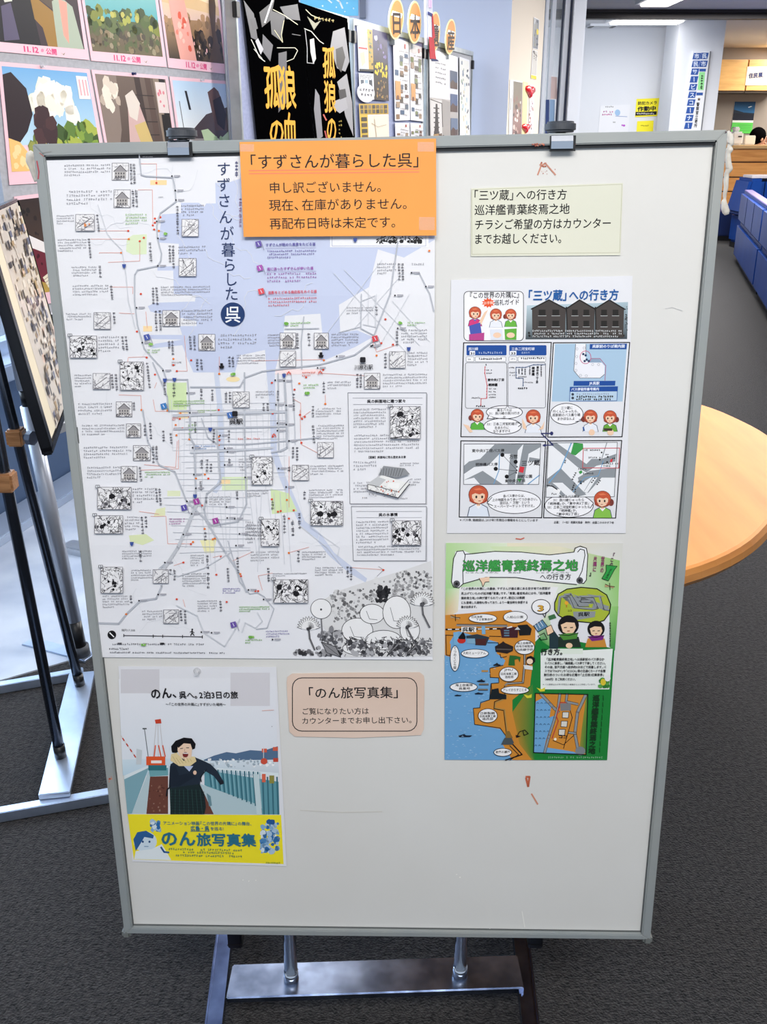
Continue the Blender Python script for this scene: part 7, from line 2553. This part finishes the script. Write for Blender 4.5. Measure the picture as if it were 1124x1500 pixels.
# sky-blue poster high on the wall behind
WB = Plane((0, 6.1, 0), (1, 0, 0), (0, 0, 1))
q = [(466, -30), (526, -30), (526, 24), (466, 10)]
bm = nb()
BLP = mat('sky_blue_poster', (74, 182, 226), 0.4)
o, og = sheet('blue_poster', WB, [(440, -40), (525, -40), (525, 23), (440, 23)], 0.004, 0.002, BLP, 'sky-blue poster on the wall above the black posters, at the top edge', 'poster')
g = Print(WB, 0.0045, 1e-4)
g.line([(488, -5), (498, 3), (502, 12)], 2.5, '#e8f6fc')
g.line([(478, -3), (486, 4)], 2, '#e8f6fc')
g.blobs(470, -10, 520, 20, 6, 1, 2, ['#d8f0fa'], 3)
g.build('printed_picture', o, og)
bm = nb(); box(bm, WB.uv(527, 10)[0], 1.9, 0, WB.uv(536, 10)[0], 2.45, .03, WB.M)
struct(obj('trim_3', bm, mat('slate_trim', (88, 98, 120), 0.5)), 'slate blue strip beside the blue poster')

# ---------------------------------------------------------------- flyers and hearts on the cream wall end
panel_print([(752.5, 117), (766, 119.5), (764, 205), (750.5, 205)], 'collage_flyer', 'brown collage flyer on the cream wall end', 'flyer', GPAPER, lambda p, g: (p.rect(.03, .02, .97, .5, ('#6c6250', '#8a7a68')), p.rect(.03, .5, .97, .98, ('#9a7a72', '#7a5650')), p.blobs(.1, .3, .9, .95, 26, .06, .16, ['#d8c4bc', '#8a6258', '#b89a90', '#4a3a34', '#e9dcd6'], 3, .4)), z=.004, plane=CREAMP)
panel_print([(747.5, 117), (752, 117), (750, 205), (745.5, 205)], 'white_strip', 'narrow white strip of paper at the edge of the cream wall', 'paper', GPAPER, lambda p, g: (p.rect(.3, .3, .6, .5, '#a9a6a4'),), z=.003, plane=CREAMP)
panel_print([(766.5, 119.5), (773.5, 121), (771, 205), (764.5, 205)], 'tan_strip', 'tan paper strip behind the red hearts', 'paper', mat('tan_paper', (222, 200, 148), .6), lambda p, g: (p.rect(.2, .02, .8, .06, '#e8dcb4'),), z=.003, plane=CREAMP)
panel_print([(777, 124), (783, 125.5), (780.5, 205), (774, 205)], 'pink_flyer', 'narrow pinkish flyer right of the red hearts', 'flyer', GPAPER, lambda p, g: (p.blobs(.1, .02, .9, .98, 34, .1, .22, ['#b07a78', '#8a5c64', '#d8b8b0', '#6a4a50', '#e6d6d0'], 5, .2),), z=.003, plane=CREAMP)
panel_print([(782.5, 25), (790.5, 29), (788.5, 73), (780.5, 71)], 'yellow_dot_flyer', 'upper dark flyer with a yellow spot, high on the cream wall end', 'flyer', GPAPER, lambda p, g: (p.rect(.05, .02, .95, .98, '#7c7e84'), p.blobs(.1, .05, .9, .95, 18, .12, .25, ['#4a4c54', '#a9abae', '#2c2c34', '#8a8878'], 3, .3), p.ell(.75, .42, .2, .1, '#e2cc2e')), z=.003, plane=CREAMP)
panel_print([(780.5, 72.5), (788, 75), (786, 117), (777.8, 115)], 'yellow_foot_flyer', 'lower flyer with a yellow foot, high on the cream wall end', 'flyer', GPAPER, lambda p, g: (p.rect(.05, .02, .95, .85, '#c9c6c0'), p.blobs(.2, .05, .9, .35, 10, .1, .2, ['#4a4440', '#6c645c'], 3, .3), p.rect(.03, .87, .97, .99, '#e2cc2e')), z=.003, plane=CREAMP)
HEART = mat('glossy_red_plastic', (222, 20, 30), 0.12, coat=0.6)
for cx, cy, s, lab in ((777, 133, 6.6, 'large glossy red heart magnet, the upper one'), (770.5, 187, 5.2, 'slim glossy red heart magnet, the lower one')):
    u, v = CREAMP.uv(cx, cy, .006)
    su = abs(CREAMP.uv(cx + s, cy, .006)[0] - u)
    sv = abs(CREAMP.uv(cx, cy - s * 1.55, .006)[1] - v)
    pts = []
    for k in range(36):
        t = 2 * math.pi * k / 36
        x = 16 * math.sin(t) ** 3 / 16
        y = (13 * math.cos(t) - 5 * math.cos(2 * t) - 2 * math.cos(3 * t) - math.cos(4 * t)) / 16
        pts.append((x, y))
    bm = nb()
    rings = []
    for f, h in ((.86, .0), (1.0, .006), (.97, .012), (.75, .02), (.4, .024)):
        rings.append([bm.verts.new((x * su * f, y * sv * f, h)) for x, y in pts])
    for a, b in zip(rings, rings[1:]):
        for k in range(36):
            bm.faces.new((a[k], b[k], b[(k + 1) % 36], a[(k + 1) % 36]))
    bm.faces.new(rings[-1])
    bm.faces.new(rings[0][::-1])
    bmesh.ops.recalc_face_normals(bm, faces=bm.faces)
    o = obj('heart_magnet', bm, HEART, matrix=CREAMP.M @ Matrix.Translation((u, v, 0)), smooth=True)
    tag(o, lab, 'magnet', 'red hearts on the cream wall')
# papers stuck on the glass door
GD = Plane((0, 7.214, 0), (1, 0, 0), (0, 0, 1))
for quad, m_, lab, nm in (([(800, 146), (805, 146), (804, 205), (799, 205)], mat('navy_paper', (38, 66, 128), .5), 'narrow navy strip on the glass door', 'blue_strip'), ([(806, 146), (813, 146), (812, 205), (805, 205)], mat('light_blue_paper', (150, 186, 226), .5), 'light blue strip on the glass door', 'blue_strip'), ([(808, 112), (816.5, 113), (816, 145), (807, 145)], mat('peach_paper', (232, 208, 204), .6), 'pale peach notice on the glass door', 'peach_notice'), ([(788, 146), (796, 146), (795, 205), (787, 205)], mat('ivory_paper', (232, 230, 216), .6), 'ivory notice at the left edge of the glass door', 'ivory_notice')):
    o, og = sheet(nm, GD, quad, 0.004, 0.002, m_, lab, 'paper')

# ---------------------------------------------------------------- far office: notices, column sign, cabinets, counter
FW = Plane((0, 13.0, 0), (1, 0, 0), (0, 0, 1))
o, og = sheet('wall_notice', FW, [(880, 155), (923.5, 153), (920, 198), (876, 200)], .006, .003, GPAPER, 'white notice with pink writing on the far wall', 'notice')
g = Print(FW, .008, 2e-4)
g.micro(887, 155, 899, 2.5, '#777', w=.5)
g.micro(884, 162, 898, 3, '#e07ab8', w=.8)
g.micro(882, 166, 898, 3, '#e07ab8', w=.8)
g.ell(905, 165, 4, 4.6, '#9fc0e2')
g.line([(902, 170), (919, 171)], .8, '#8a9ac8')
g.blobs(908, 181, 919, 186, 3, 1.4, 2.2, ['#d84aa8', '#b85ac8'], 3)
g.micro(898, 178, 901, 2, '#777', w=.5)
g.build('printed_picture', o, og)
YEL = mat('yellow_sign_card', (246, 232, 22), .5)
o, og = sheet('camera_sign', FW, [(933, 145), (966.5, 143.5), (963, 170), (930.5, 171.5)], .006, .003, YEL, 'yellow security camera sign with black lettering on the far wall', 'sign')
g = Print(FW, .008, 2e-4)
g.text('防犯カメラ', 934.5, 153.5, 963, 152.5, 5.5, K, .03)
g.text('作動中', 934, 162.5, 961.5, 161.5, 7.5, K, .04)
g.poly([(931.5, 164), (962.5, 163), (962, 168), (931, 169.5)], '#17161a')
g.micro(933, 165, 960, 2.6, '#e8e8e8', w=.7)
g.build('lettering', o, og)
o, og = sheet('yellow_note', FW, [(934, 177.5), (958, 176.5), (956.5, 200), (932, 201)], .006, .003, YEL, 'smaller yellow note below the security camera sign', 'notice')
g = Print(FW, .008, 2e-4)
g.micro(939, 183, 950, 2, '#8a8420', w=.5)
g.build('writing', o, og)

CP = Plane((0, 12.2, 0), (1, 0, 0), (0, 0, 1))
s_, so = sheet('column_sign', CP, [(1015.5, 75), (1041.5, 75), (1026.5, 195), (1002, 195)], .03, .028, mat('white_sign_board', (232, 233, 238), .5), 'tall white sign board with rows of blue character tiles on the column', 'sign')
t9 = lambda x, y: (1000 + x / 9.065, 60 + y / 9.065)
TILE = mat('cobalt_tile', (24, 78, 160), .35)
word = '市民サービスコーナー'
allt = [(c, 192 - 12.45 * i, 202 + 102.6 * i) for i, c in enumerate(word)] + [('呉', 292, 198), ('市', 280, 303)]
for i, (c, x, y) in enumerate(allt):
    a_, b_ = CP.uv(*t9(x - 43, y - 42), .034), CP.uv(*t9(x + 43, y + 42), .034)
    bm = nb()
    sk = (b_[0] - a_[0]) * .06
    prism(bm, [(a_[0] - so[0] - sk, b_[1] - so[1]), (b_[0] - so[0] - sk, b_[1] - so[1]), (b_[0] - so[0] + sk, a_[1] - so[1]), (a_[0] - so[0] + sk, a_[1] - so[1])], .03, .034)
    tl = obj('tile', bm, TILE, s_)
    g = Print(CP, .0345, 1e-4)
    g.vtext(c, *t9(x, y - 36), *t9(x, y + 36), 7.6, '#dfe8f6', .02)
    g.build('character', tl, so)
for x0, y0, x1, y1, nm, m_ in ((230, 368, 310, 405, 'blue_bar', TILE), (190, 685, 270, 722, 'blue_bar', TILE)):
    a_, b_ = CP.uv(*t9(x0, y0), .034), CP.uv(*t9(x1, y1), .034)
    bm = nb(); box(bm, a_[0] - so[0], b_[1] - so[1], .03, b_[0] - so[0], a_[1] - so[1], .033); obj(nm, bm, m_, s_)
bm = nb()
q = [CP.uv(*t9(*a), .034) for a in ((226, 412), (302, 412), (282, 652), (204, 648))]
prism(bm, [(a - so[0], b - so[1]) for a, b in q][::-1], .03, .033)
gl = obj('green_label', bm, mat('mint_green_label', (150, 226, 150), .5), s_)
g = Print(CP, .0335, 1e-4)
g.vmicro(t9(250, 0)[0], t9(0, 450)[1], t9(0, 640)[1], 3.4, '#1c2a1c', .9, dx=-1.6)
g.build('writing', gl, so)
g = Print(CP, .031, 1e-4)
st = []
for k in range(10):
    r = (2.9, 1.25)[k % 2]
    a = math.pi * k / 5 - math.pi / 2
    st.append((t9(220, 775)[0] + r * math.cos(a), t9(220, 775)[1] + r * math.sin(a)))
g.poly(st, '#5c4434')
g.vtext('警察官立寄所', *t9(211, 815), *t9(174, 1150), 4.6, '#2a2a2e', .03)
g.build('lettering', s_, so)
bm = nb(); a_, b_ = CP.uv(1041, 75, .03), CP.uv(1027, 195, .03)
tube(bm, (a_[0] - so[0], a_[1] - so[1], .02), (b_[0] - so[0], b_[1] - so[1], .02), .012, seg=10)
obj('edge_rail', bm, mat('grey_edge_rail', (120, 122, 128), .5), s_)

MAPLE = wood_mat('pale_maple_laminate', (226, 178, 104), (206, 156, 86), 3, (1, 1, 6), .45, .1)
CBY = 15.55
for k, (px0, px1, lab) in enumerate(((1060, 1094.5, 'plain maple wall cabinet beside the white column'), (1095.5, 1150, 'maple wall cabinet carrying the cream name sign'))):
    x0, x1 = at_y(px0, 110, CBY).x, at_y(px1, 110, CBY).x
    zt, zb = at_y(1090, 87, CBY).z, at_y(1090, 133, CBY).z
    if k == 0:
        x0 -= 0.4
    t = empty('wall_cabinet', (x0, CBY, zb))
    tag(t, lab, 'cabinet', 'maple wall cabinets')
    bm = nb(); box(bm, 0, 0.02, 0, x1 - x0, 0.44, zt - zb); obj('carcass', bm, MAPLE, t)
    bm = nb(); box(bm, 0.004, 0, 0.004, x1 - x0 - 0.004, 0.018, zt - zb - 0.004, None, .003); obj('cabinet_door', bm, MAPLE, t)
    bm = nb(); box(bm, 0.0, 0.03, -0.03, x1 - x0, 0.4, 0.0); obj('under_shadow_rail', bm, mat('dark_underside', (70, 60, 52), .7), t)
CBP = Plane((0, CBY, 0), (1, 0, 0), (0, 0, 1))
o, og = sheet('name_sign', CBP, [(1095.5, 97.5), (1134, 97), (1132, 125), (1092, 125)], .006, .004, mat('cream_sign_card', (226, 214, 194), .6), 'cream sign with navy lettering on the right wall cabinet', 'sign')
g = Print(CBP, .008, 3e-4)
g.text('住民票.', 1097, 114, 1119.5, 112.5, 7.8, '#27305c', .05)
g.build('lettering', o, og)
BKP = Plane((0, 16.0, 0), (1, 0, 0), (0, 0, 1))
o, og = sheet('wall_calendar', BKP, [(1077, 149), (1107.5, 149), (1101.5, 195.5), (1071, 195)], .01, .008, GPAPER, 'wall calendar with a dark blue picture above a green month sheet', 'calendar')
g = Print(BKP, .0105, 3e-4)
p_ = Pic(g, (1077, 149), (1107.5, 149), (1101.5, 195.5), (1071, 195))
p_.rect(0, 0, 1, .36, ('#153a5c', '#2a6a9c'))
p_.rect(0, .36, 1, .59, '#161c2c')
p_.poly([(0, .25), (.5, .34), (1, .36), (1, .4), (0, .36)], '#1c2c3c')
p_.poly([(.66, .17), (.8, .14), (.86, .15), (.7, .19)], '#e8eef2')
p_.rect(0, .6, 1, .66, '#e6e8e0')
p_.rect(0, .66, 1, 1, '#5cc653')
p_.ell(.08, .85, .05, .05, '#17381c')
for k in range(4):
    p_.line([(.28, .74 + .06 * k), (.92, .74 + .06 * k)], .6, '#3a9a3c')
g.build('printed_picture', o, og)

# counter with horizontal wooden boards
CY = 13.8
zt = at_y(1100, 215, CY).z
ct = empty('service_counter', (5.6, CY, 0))
tag(ct, 'orange wooden service counter with horizontal boards behind the blue benches', 'counter')
OAK = wood_mat('orange_oak', (250, 178, 98), (228, 150, 74), 2.5, (1, 1, 10), .4, .25)
ys = [218, 238, 260, 281, 303, 330]
zs = [at_y(1090, y, CY).z for y in ys]
zs.append(0.06)
for a, b in zip(zs, zs[1:]):
    bm = nb(); box(bm, -1.4, 0, b + .012, 2.2, .03, a - .004, None, .004); obj('board', bm, OAK, ct)
bm = nb(); box(bm, -1.4, .02, 0, 2.2, .6, zs[0] - .01); obj('core', bm, mat('dark_recess', (60, 38, 22), .8), ct)
bm = nb(); box(bm, -1.45, -.06, zs[0], 2.25, .66, zt + .02, None, .008); obj('worktop', bm, wood_mat('pale_worktop', (224, 184, 128), (208, 164, 106), 3), ct)
# white machine and box on the counter
p0 = at_y(1075, 216, 14.1)
zc = zt + .02
mt = empty('card_terminal', (p0.x, 14.05, zc))
tag(mt, 'white desktop machine with a black slot on the counter', 'machine')
bm = nb(); box(bm, -.075, -.08, 0, .075, .1, .17, None, .02); obj('body', bm, mat('white_plastic', (232, 232, 230), .4), mt)
bm = nb(); box(bm, 0, -.085, .10, .05, -.078, .115); obj('slot', bm, BLACK, mt)
bm = nb(); box(bm, -.05, -.06, .17, .02, .06, .23, None, .012); obj('paper_tray', bm, mat('white_plastic', (232, 232, 230), .4), mt)
p1 = at_y(1093, 210, 14.6)
bm = nb(); box(bm, -.075, -.02, 0, .075, .02, .12, None, .008)
o = obj('white_tray', bm, mat('off_white_plastic', (214, 212, 204), .5), matrix=Matrix.Translation((p1.x - .06, 14.3, zc)))
tag(o, 'low white partition on the counter between machine and clerk', 'partition')

# clerk behind the counter
hd = at_y(1111, 203, 15.0)
pe2 = empty('person', (hd.x, 15.0, 0))
tag(pe2, 'person with short black hair in a light grey top, seated behind the counter facing right', 'person')
me = bpy.data.meshes.new('body')
hz = hd.z
V = [(0, 0, hz - .72), (0, 0, hz - .45), (0, 0, hz - .27), (0.0, 0, hz - .19), (0.015, 0, hz - .10), (0.03, 0, hz + .0), (0.03, 0, hz + .06),
     (-.04, -.17, hz - .27), (-.02, -.24, hz - .48), (.2, -.2, hz - .5), (-.04, .17, hz - .27), (-.02, .24, hz - .48), (.2, .2, hz - .5),
     (.2, -.1, hz - .74), (.2, .1, hz - .74), (.45, -.1, hz - .72), (.45, .1, hz - .72), (.46, -.1, hz - 1.14), (.46, .1, hz - 1.14), (.36, -.19, hz - .5), (.36, .19, hz - .5)]
E_ = [(0, 1), (1, 2), (2, 3), (3, 4), (4, 5), (5, 6), (2, 7), (7, 8), (8, 9), (9, 19), (2, 10), (10, 11), (11, 12), (12, 20), (0, 13), (0, 14), (13, 15), (14, 16), (15, 17), (16, 18)]
Rr = [.14, .14, .12, .055, .06, .098, .08, .075, .05, .042, .075, .05, .042, .08, .08, .06, .06, .04, .04, .035, .035]
me.from_pydata(V, E_, [])
bo = bpy.data.objects.new('body', me)
C.objects.link(bo)
bo.parent = pe2
sk = bo.modifiers.new('skin', 'SKIN')
for i, r in enumerate(Rr):
    me.skin_vertices[0].data[i].radius = (r, r)
me.skin_vertices[0].data[0].use_root = True
ss = bo.modifiers.new('sub', 'SUBSURF')
ss.levels = ss.render_levels = 2
SKM = mat('warm_skin', (206, 150, 120), .55)
me.materials.append(SKM)


def blob(name, c, r, m, parent, sub=3, sq=(1, 1, 1)):
    bm = nb()
    bmesh.ops.create_icosphere(bm, subdivisions=sub, radius=r)
    for v in bm.verts:
        v.co = Vector((v.co.x * sq[0] + c[0], v.co.y * sq[1] + c[1], v.co.z * sq[2] + c[2]))
    return obj(name, bm, m, parent, smooth=True)


blob('hair', (-.012, 0, hz + .035), .118, mat('black_hair', (10, 9, 10), .9, spec=0.0), pe2, sq=(1.0, .95, 1.05))
bm = nb()
path_tube(bm, [(0, 0, hz - .80), (0, 0, hz - .5), (0, 0, hz - .34), (0, 0, hz - .235), (0.002, 0, hz - .20)], [.19, .175, .185, .13, .07], 20)
for s in (1, -1):
    path_tube(bm, [(-.02, s * .10, hz - .27), (-.04, s * .19, hz - .30), (-.02, s * .25, hz - .48), (.14, s * .22, hz - .51)], [.08, .085, .065, .055], 14)
obj('shirt', bm, mat('light_grey_shirt', (190, 194, 202), .8), pe2, smooth=True)
bm = nb()
path_tube(bm, [(.105, 0, hz + .02), (.135, 0, hz - .015), (.142, 0, hz - .03), (.12, 0, hz - .045)], [.012, .016, .018, .01], 8)
path_tube(bm, [(.1, -.03, hz - .065), (.125, 0, hz - .065), (.1, .03, hz - .065)], [.008, .014, .008], 8)
path_tube(bm, [(.06, 0, hz - .09), (.1, 0, hz - .10), (.085, 0, hz - .115)], [.03, .032, .02], 8)
obj('face', bm, SKM, pe2, smooth=True)
for s in (1, -1):
    blob('eye', (.108, s * .035, hz + .01), .011, BLACK, pe2, 2)
    blob('ear', (.02, s * .095, hz - .01), .026, SKM, pe2, 2, (.8, .4, 1.2))
bm = nb(); box(bm, -.25, -.25, .44, .25, .25, .5, None, .03)
ch = empty('office_chair', (hd.x, 15.0, 0))
tag(ch, 'office chair under the person behind the counter', 'chair')
obj('seat', bm, BLACK, ch)
bm = nb(); tube(bm, (0, 0, .06), (0, 0, .44), .03); obj('column', bm, ALU, ch)
for k in range(5):
    a = 2 * math.pi * k / 5
    bm = nb(); tube(bm, (0, 0, .07), (.26 * math.cos(a), .26 * math.sin(a), .03), .02, .014); obj('leg', bm, BLACK, ch)
dz = hd.z - 1.14 - .02

# ---------------------------------------------------------------- blue benches
BLUE = mat('blue_vinyl', (22, 62, 136), 0.42, noise=(3, (18, 54, 122)), spec=0.12, bump=(2.5, 0.25))
NAVYV = mat('navy_vinyl', (14, 34, 84), 0.4)
LIL = mat('lilac_vinyl', (118, 108, 150), 0.7, spec=0.1)  # lilac tone for the bench top strips and low seat
pf, pn_ = at_z(1073, 382), at_z(1101, 432)
sdir = (pn_ - pf).normalized()
ln_ = (pn_ - pf).length
nrm = Vector((-sdir.y, sdir.x, 0))
if nrm.x < 0:
    nrm = -nrm
for k in range(3):
    base = pf + sdir * (ln_ * k + .01)
    ang = math.atan2(sdir.y, sdir.x)
    M = Matrix.Translation(base) @ Matrix.Rotation(ang, 4, 'Z')
    # local x runs towards the camera, y side chosen so that the seat lies to the right
    sy = 1 if (Matrix.Rotation(ang, 3, 'Z') @ Vector((0, 1, 0))).x > 0 else -1
    t = empty('bench', matrix=M)
    tag(t, ['blue vinyl bench at the far end of the row, beside the aisle', 'blue vinyl bench in the middle of the row, cut by the right photo edge', 'nearest blue vinyl bench of the row, at the right photo edge'][k], 'bench', 'blue vinyl waiting benches')
    L = ln_ - .03

    def pad(name, x0, y0, z0, x1, y1, z1, m_, bv=.02):
        bm = nb()
        box(bm, x0, min(y0 * sy, y1 * sy), z0, x1, max(y0 * sy, y1 * sy), z1, None, bv)
        return obj(name, bm, m_, t, smooth=False)
    pad('base', 0.0, 0.0, .05, L, .16, .405, BLUE, .03)
    pad('backrest', 0.0, 0.0, .41, L, .14, .725, BLUE, .03)
    pad('backrest_piping', 0.01, .03, .722, L - .01, .11, .733, LIL, .004)
    pad('seat', 0.0, .16, .28, L, .62, .42, BLUE, .03)
    pad('plinth', .03, .04, 0, L - .03, .56, .05, BLACK, 0)
    for f in (.36, .68):
        pad('seam', L * f - .004, -.004, .44, L * f + .004, .002, .7, NAVYV, 0)
# second row of seat backs behind them
for px, lab in ((1109, 'tall blue seat back behind the bench row, left one with a sloping side'), (1134, 'tall blue seat back behind the bench row, right one at the photo edge')):
    c = at_y(px, 280, 11.6)
    t = empty('seat_back', (c.x, 11.6, 0))
    tag(t, lab, 'seat', 'blue seat backs behind the benches')
    bm = nb(); box(bm, -.09, 0, .40, .09, .5, .80, None, .035)
    for v in bm.verts:
        if v.co.z < .6 and px < 1120:
            v.co.x -= (.6 - v.co.z) * .45 if v.co.x < 0 else 0
    obj('backrest', bm, BLUE, t)
    bm = nb(); box(bm, -.09, .02, .06, .09, .5, .4, None, .03); obj('base', bm, BLUE, t)
    bm = nb(); box(bm, -.08, .05, 0, .08, .45, .06); obj('plinth', bm, BLACK, t)
c = at_y(1116, 254, 11.75)
bm = nb(); box(bm, -.14, -.1, 0, .16, .2, .03, None, .004)
o = obj('folded_papers', bm, mat('grey_white_paper', (196, 190, 196), .6), matrix=Matrix.Translation((c.x, 11.75, .802)))
tag(o, 'pale folded papers lying on top of the tall blue seat back', 'papers')
# low bench before the counter
pa = at_z(1066, 353)
t = empty('low_bench', (pa.x + .0, pa.y, 0))
tag(t, 'navy low bench with a lilac top edge in front of the counter', 'bench')
bm = nb(); box(bm, -.6, 0, .06, .55, .5, .36, None, .015); obj('base', bm, NAVYV, t)
bm = nb(); box(bm, -.6, -.01, .36, .55, .5, .42, None, .015); obj('seat', bm, LIL, t)
bm = nb(); box(bm, -.58, .03, 0, .53, .48, .06); obj('plinth', bm, BLACK, t)

# ---------------------------------------------------------------- rounded wooden table
TB = wood_mat('honey_maple_varnish', (226, 148, 66), (212, 132, 54), 2.2, (8, 1.2, 1), 0.5, 0.0)
TB.node_tree.nodes['Principled BSDF'].inputs['Specular IOR Level'].default_value = 0.2
TE = wood_mat('table_edge_wood', (200, 136, 70), (176, 112, 52), 5, (1, 1, 6), 0.3, 0.4)
rim = [(.30, 2.47), (.60, 2.40), (.755, 2.22), (.812, 2.065), (.828, 1.93), (.80, 1.78), (.735, 1.62), (.655, 1.475), (.56, 1.355), (.444, 1.268), (.3, 1.215), (.12, 1.23), (-.02, 1.36), (-.09, 1.6), (-.09, 1.9), (-.02, 2.2), (.12, 2.40)]


def smooth_loop(pts, n=4):
    out = []
    m = len(pts)
    for i in range(m):
        p0, p1, p2, p3 = (Vector(pts[(i + k - 1) % m]) for k in range(4))
        for j in range(n):
            t = j / n
            out.append(tuple(.5 * ((2 * p1) + (p2 - p0) * t + (2 * p0 - 5 * p1 + 4 * p2 - p3) * t * t + (3 * p1 - p0 - 3 * p2 + p3) * t ** 3)))
    return out


tb = empty('round_table', (.36, 1.84, 0))
tag(tb, 'honey-coloured rounded wooden table right of the whiteboard', 'table')
loop = [(x - .36, y - 1.84) for x, y in smooth_loop(rim)]
area = sum(loop[i][0] * loop[(i + 1) % len(loop)][1] - loop[(i + 1) % len(loop)][0] * loop[i][1] for i in range(len(loop)))
if area < 0:
    loop = loop[::-1]
bm = nb()
rings = []
for ins, z in ((.03, .668), (.008, .672), (0, .682), (.003, .692), (.010, .698), (.016, .70)):
    ring = []
    for x, y in loop:
        r = math.hypot(x, y)
        ring.append(bm.verts.new((x * (1 - ins / r), y * (1 - ins / r), z)))
    rings.append(ring)
n = len(loop)
for a, b in zip(rings, rings[1:]):
    for k in range(n):
        bm.faces.new((a[k], a[(k + 1) % n], b[(k + 1) % n], b[k]))
ft = bm.faces.new(rings[-1])
bm.faces.new(rings[0][::-1])
bmesh.ops.recalc_face_normals(bm, faces=bm.faces)
o = obj('tabletop', bm, TB, tb)
o.data.materials.append(TE)
for p in o.data.polygons:
    if p.center.z < .695 and abs(p.normal.z) < .9:
        p.material_index = 1
for x, y, dx, dy in ((.085, -.49, -.16, .05), (.30, .30, .05, .04), (-.30, .35, -.05, .05), (-.28, -.42, -.04, -.04)):
    bm = nb()
    tube(bm, (x, y, .67), (x + dx, y + dy, 0), .032, .018, seg=20)
    obj('leg', bm, TE, tb, smooth=True)
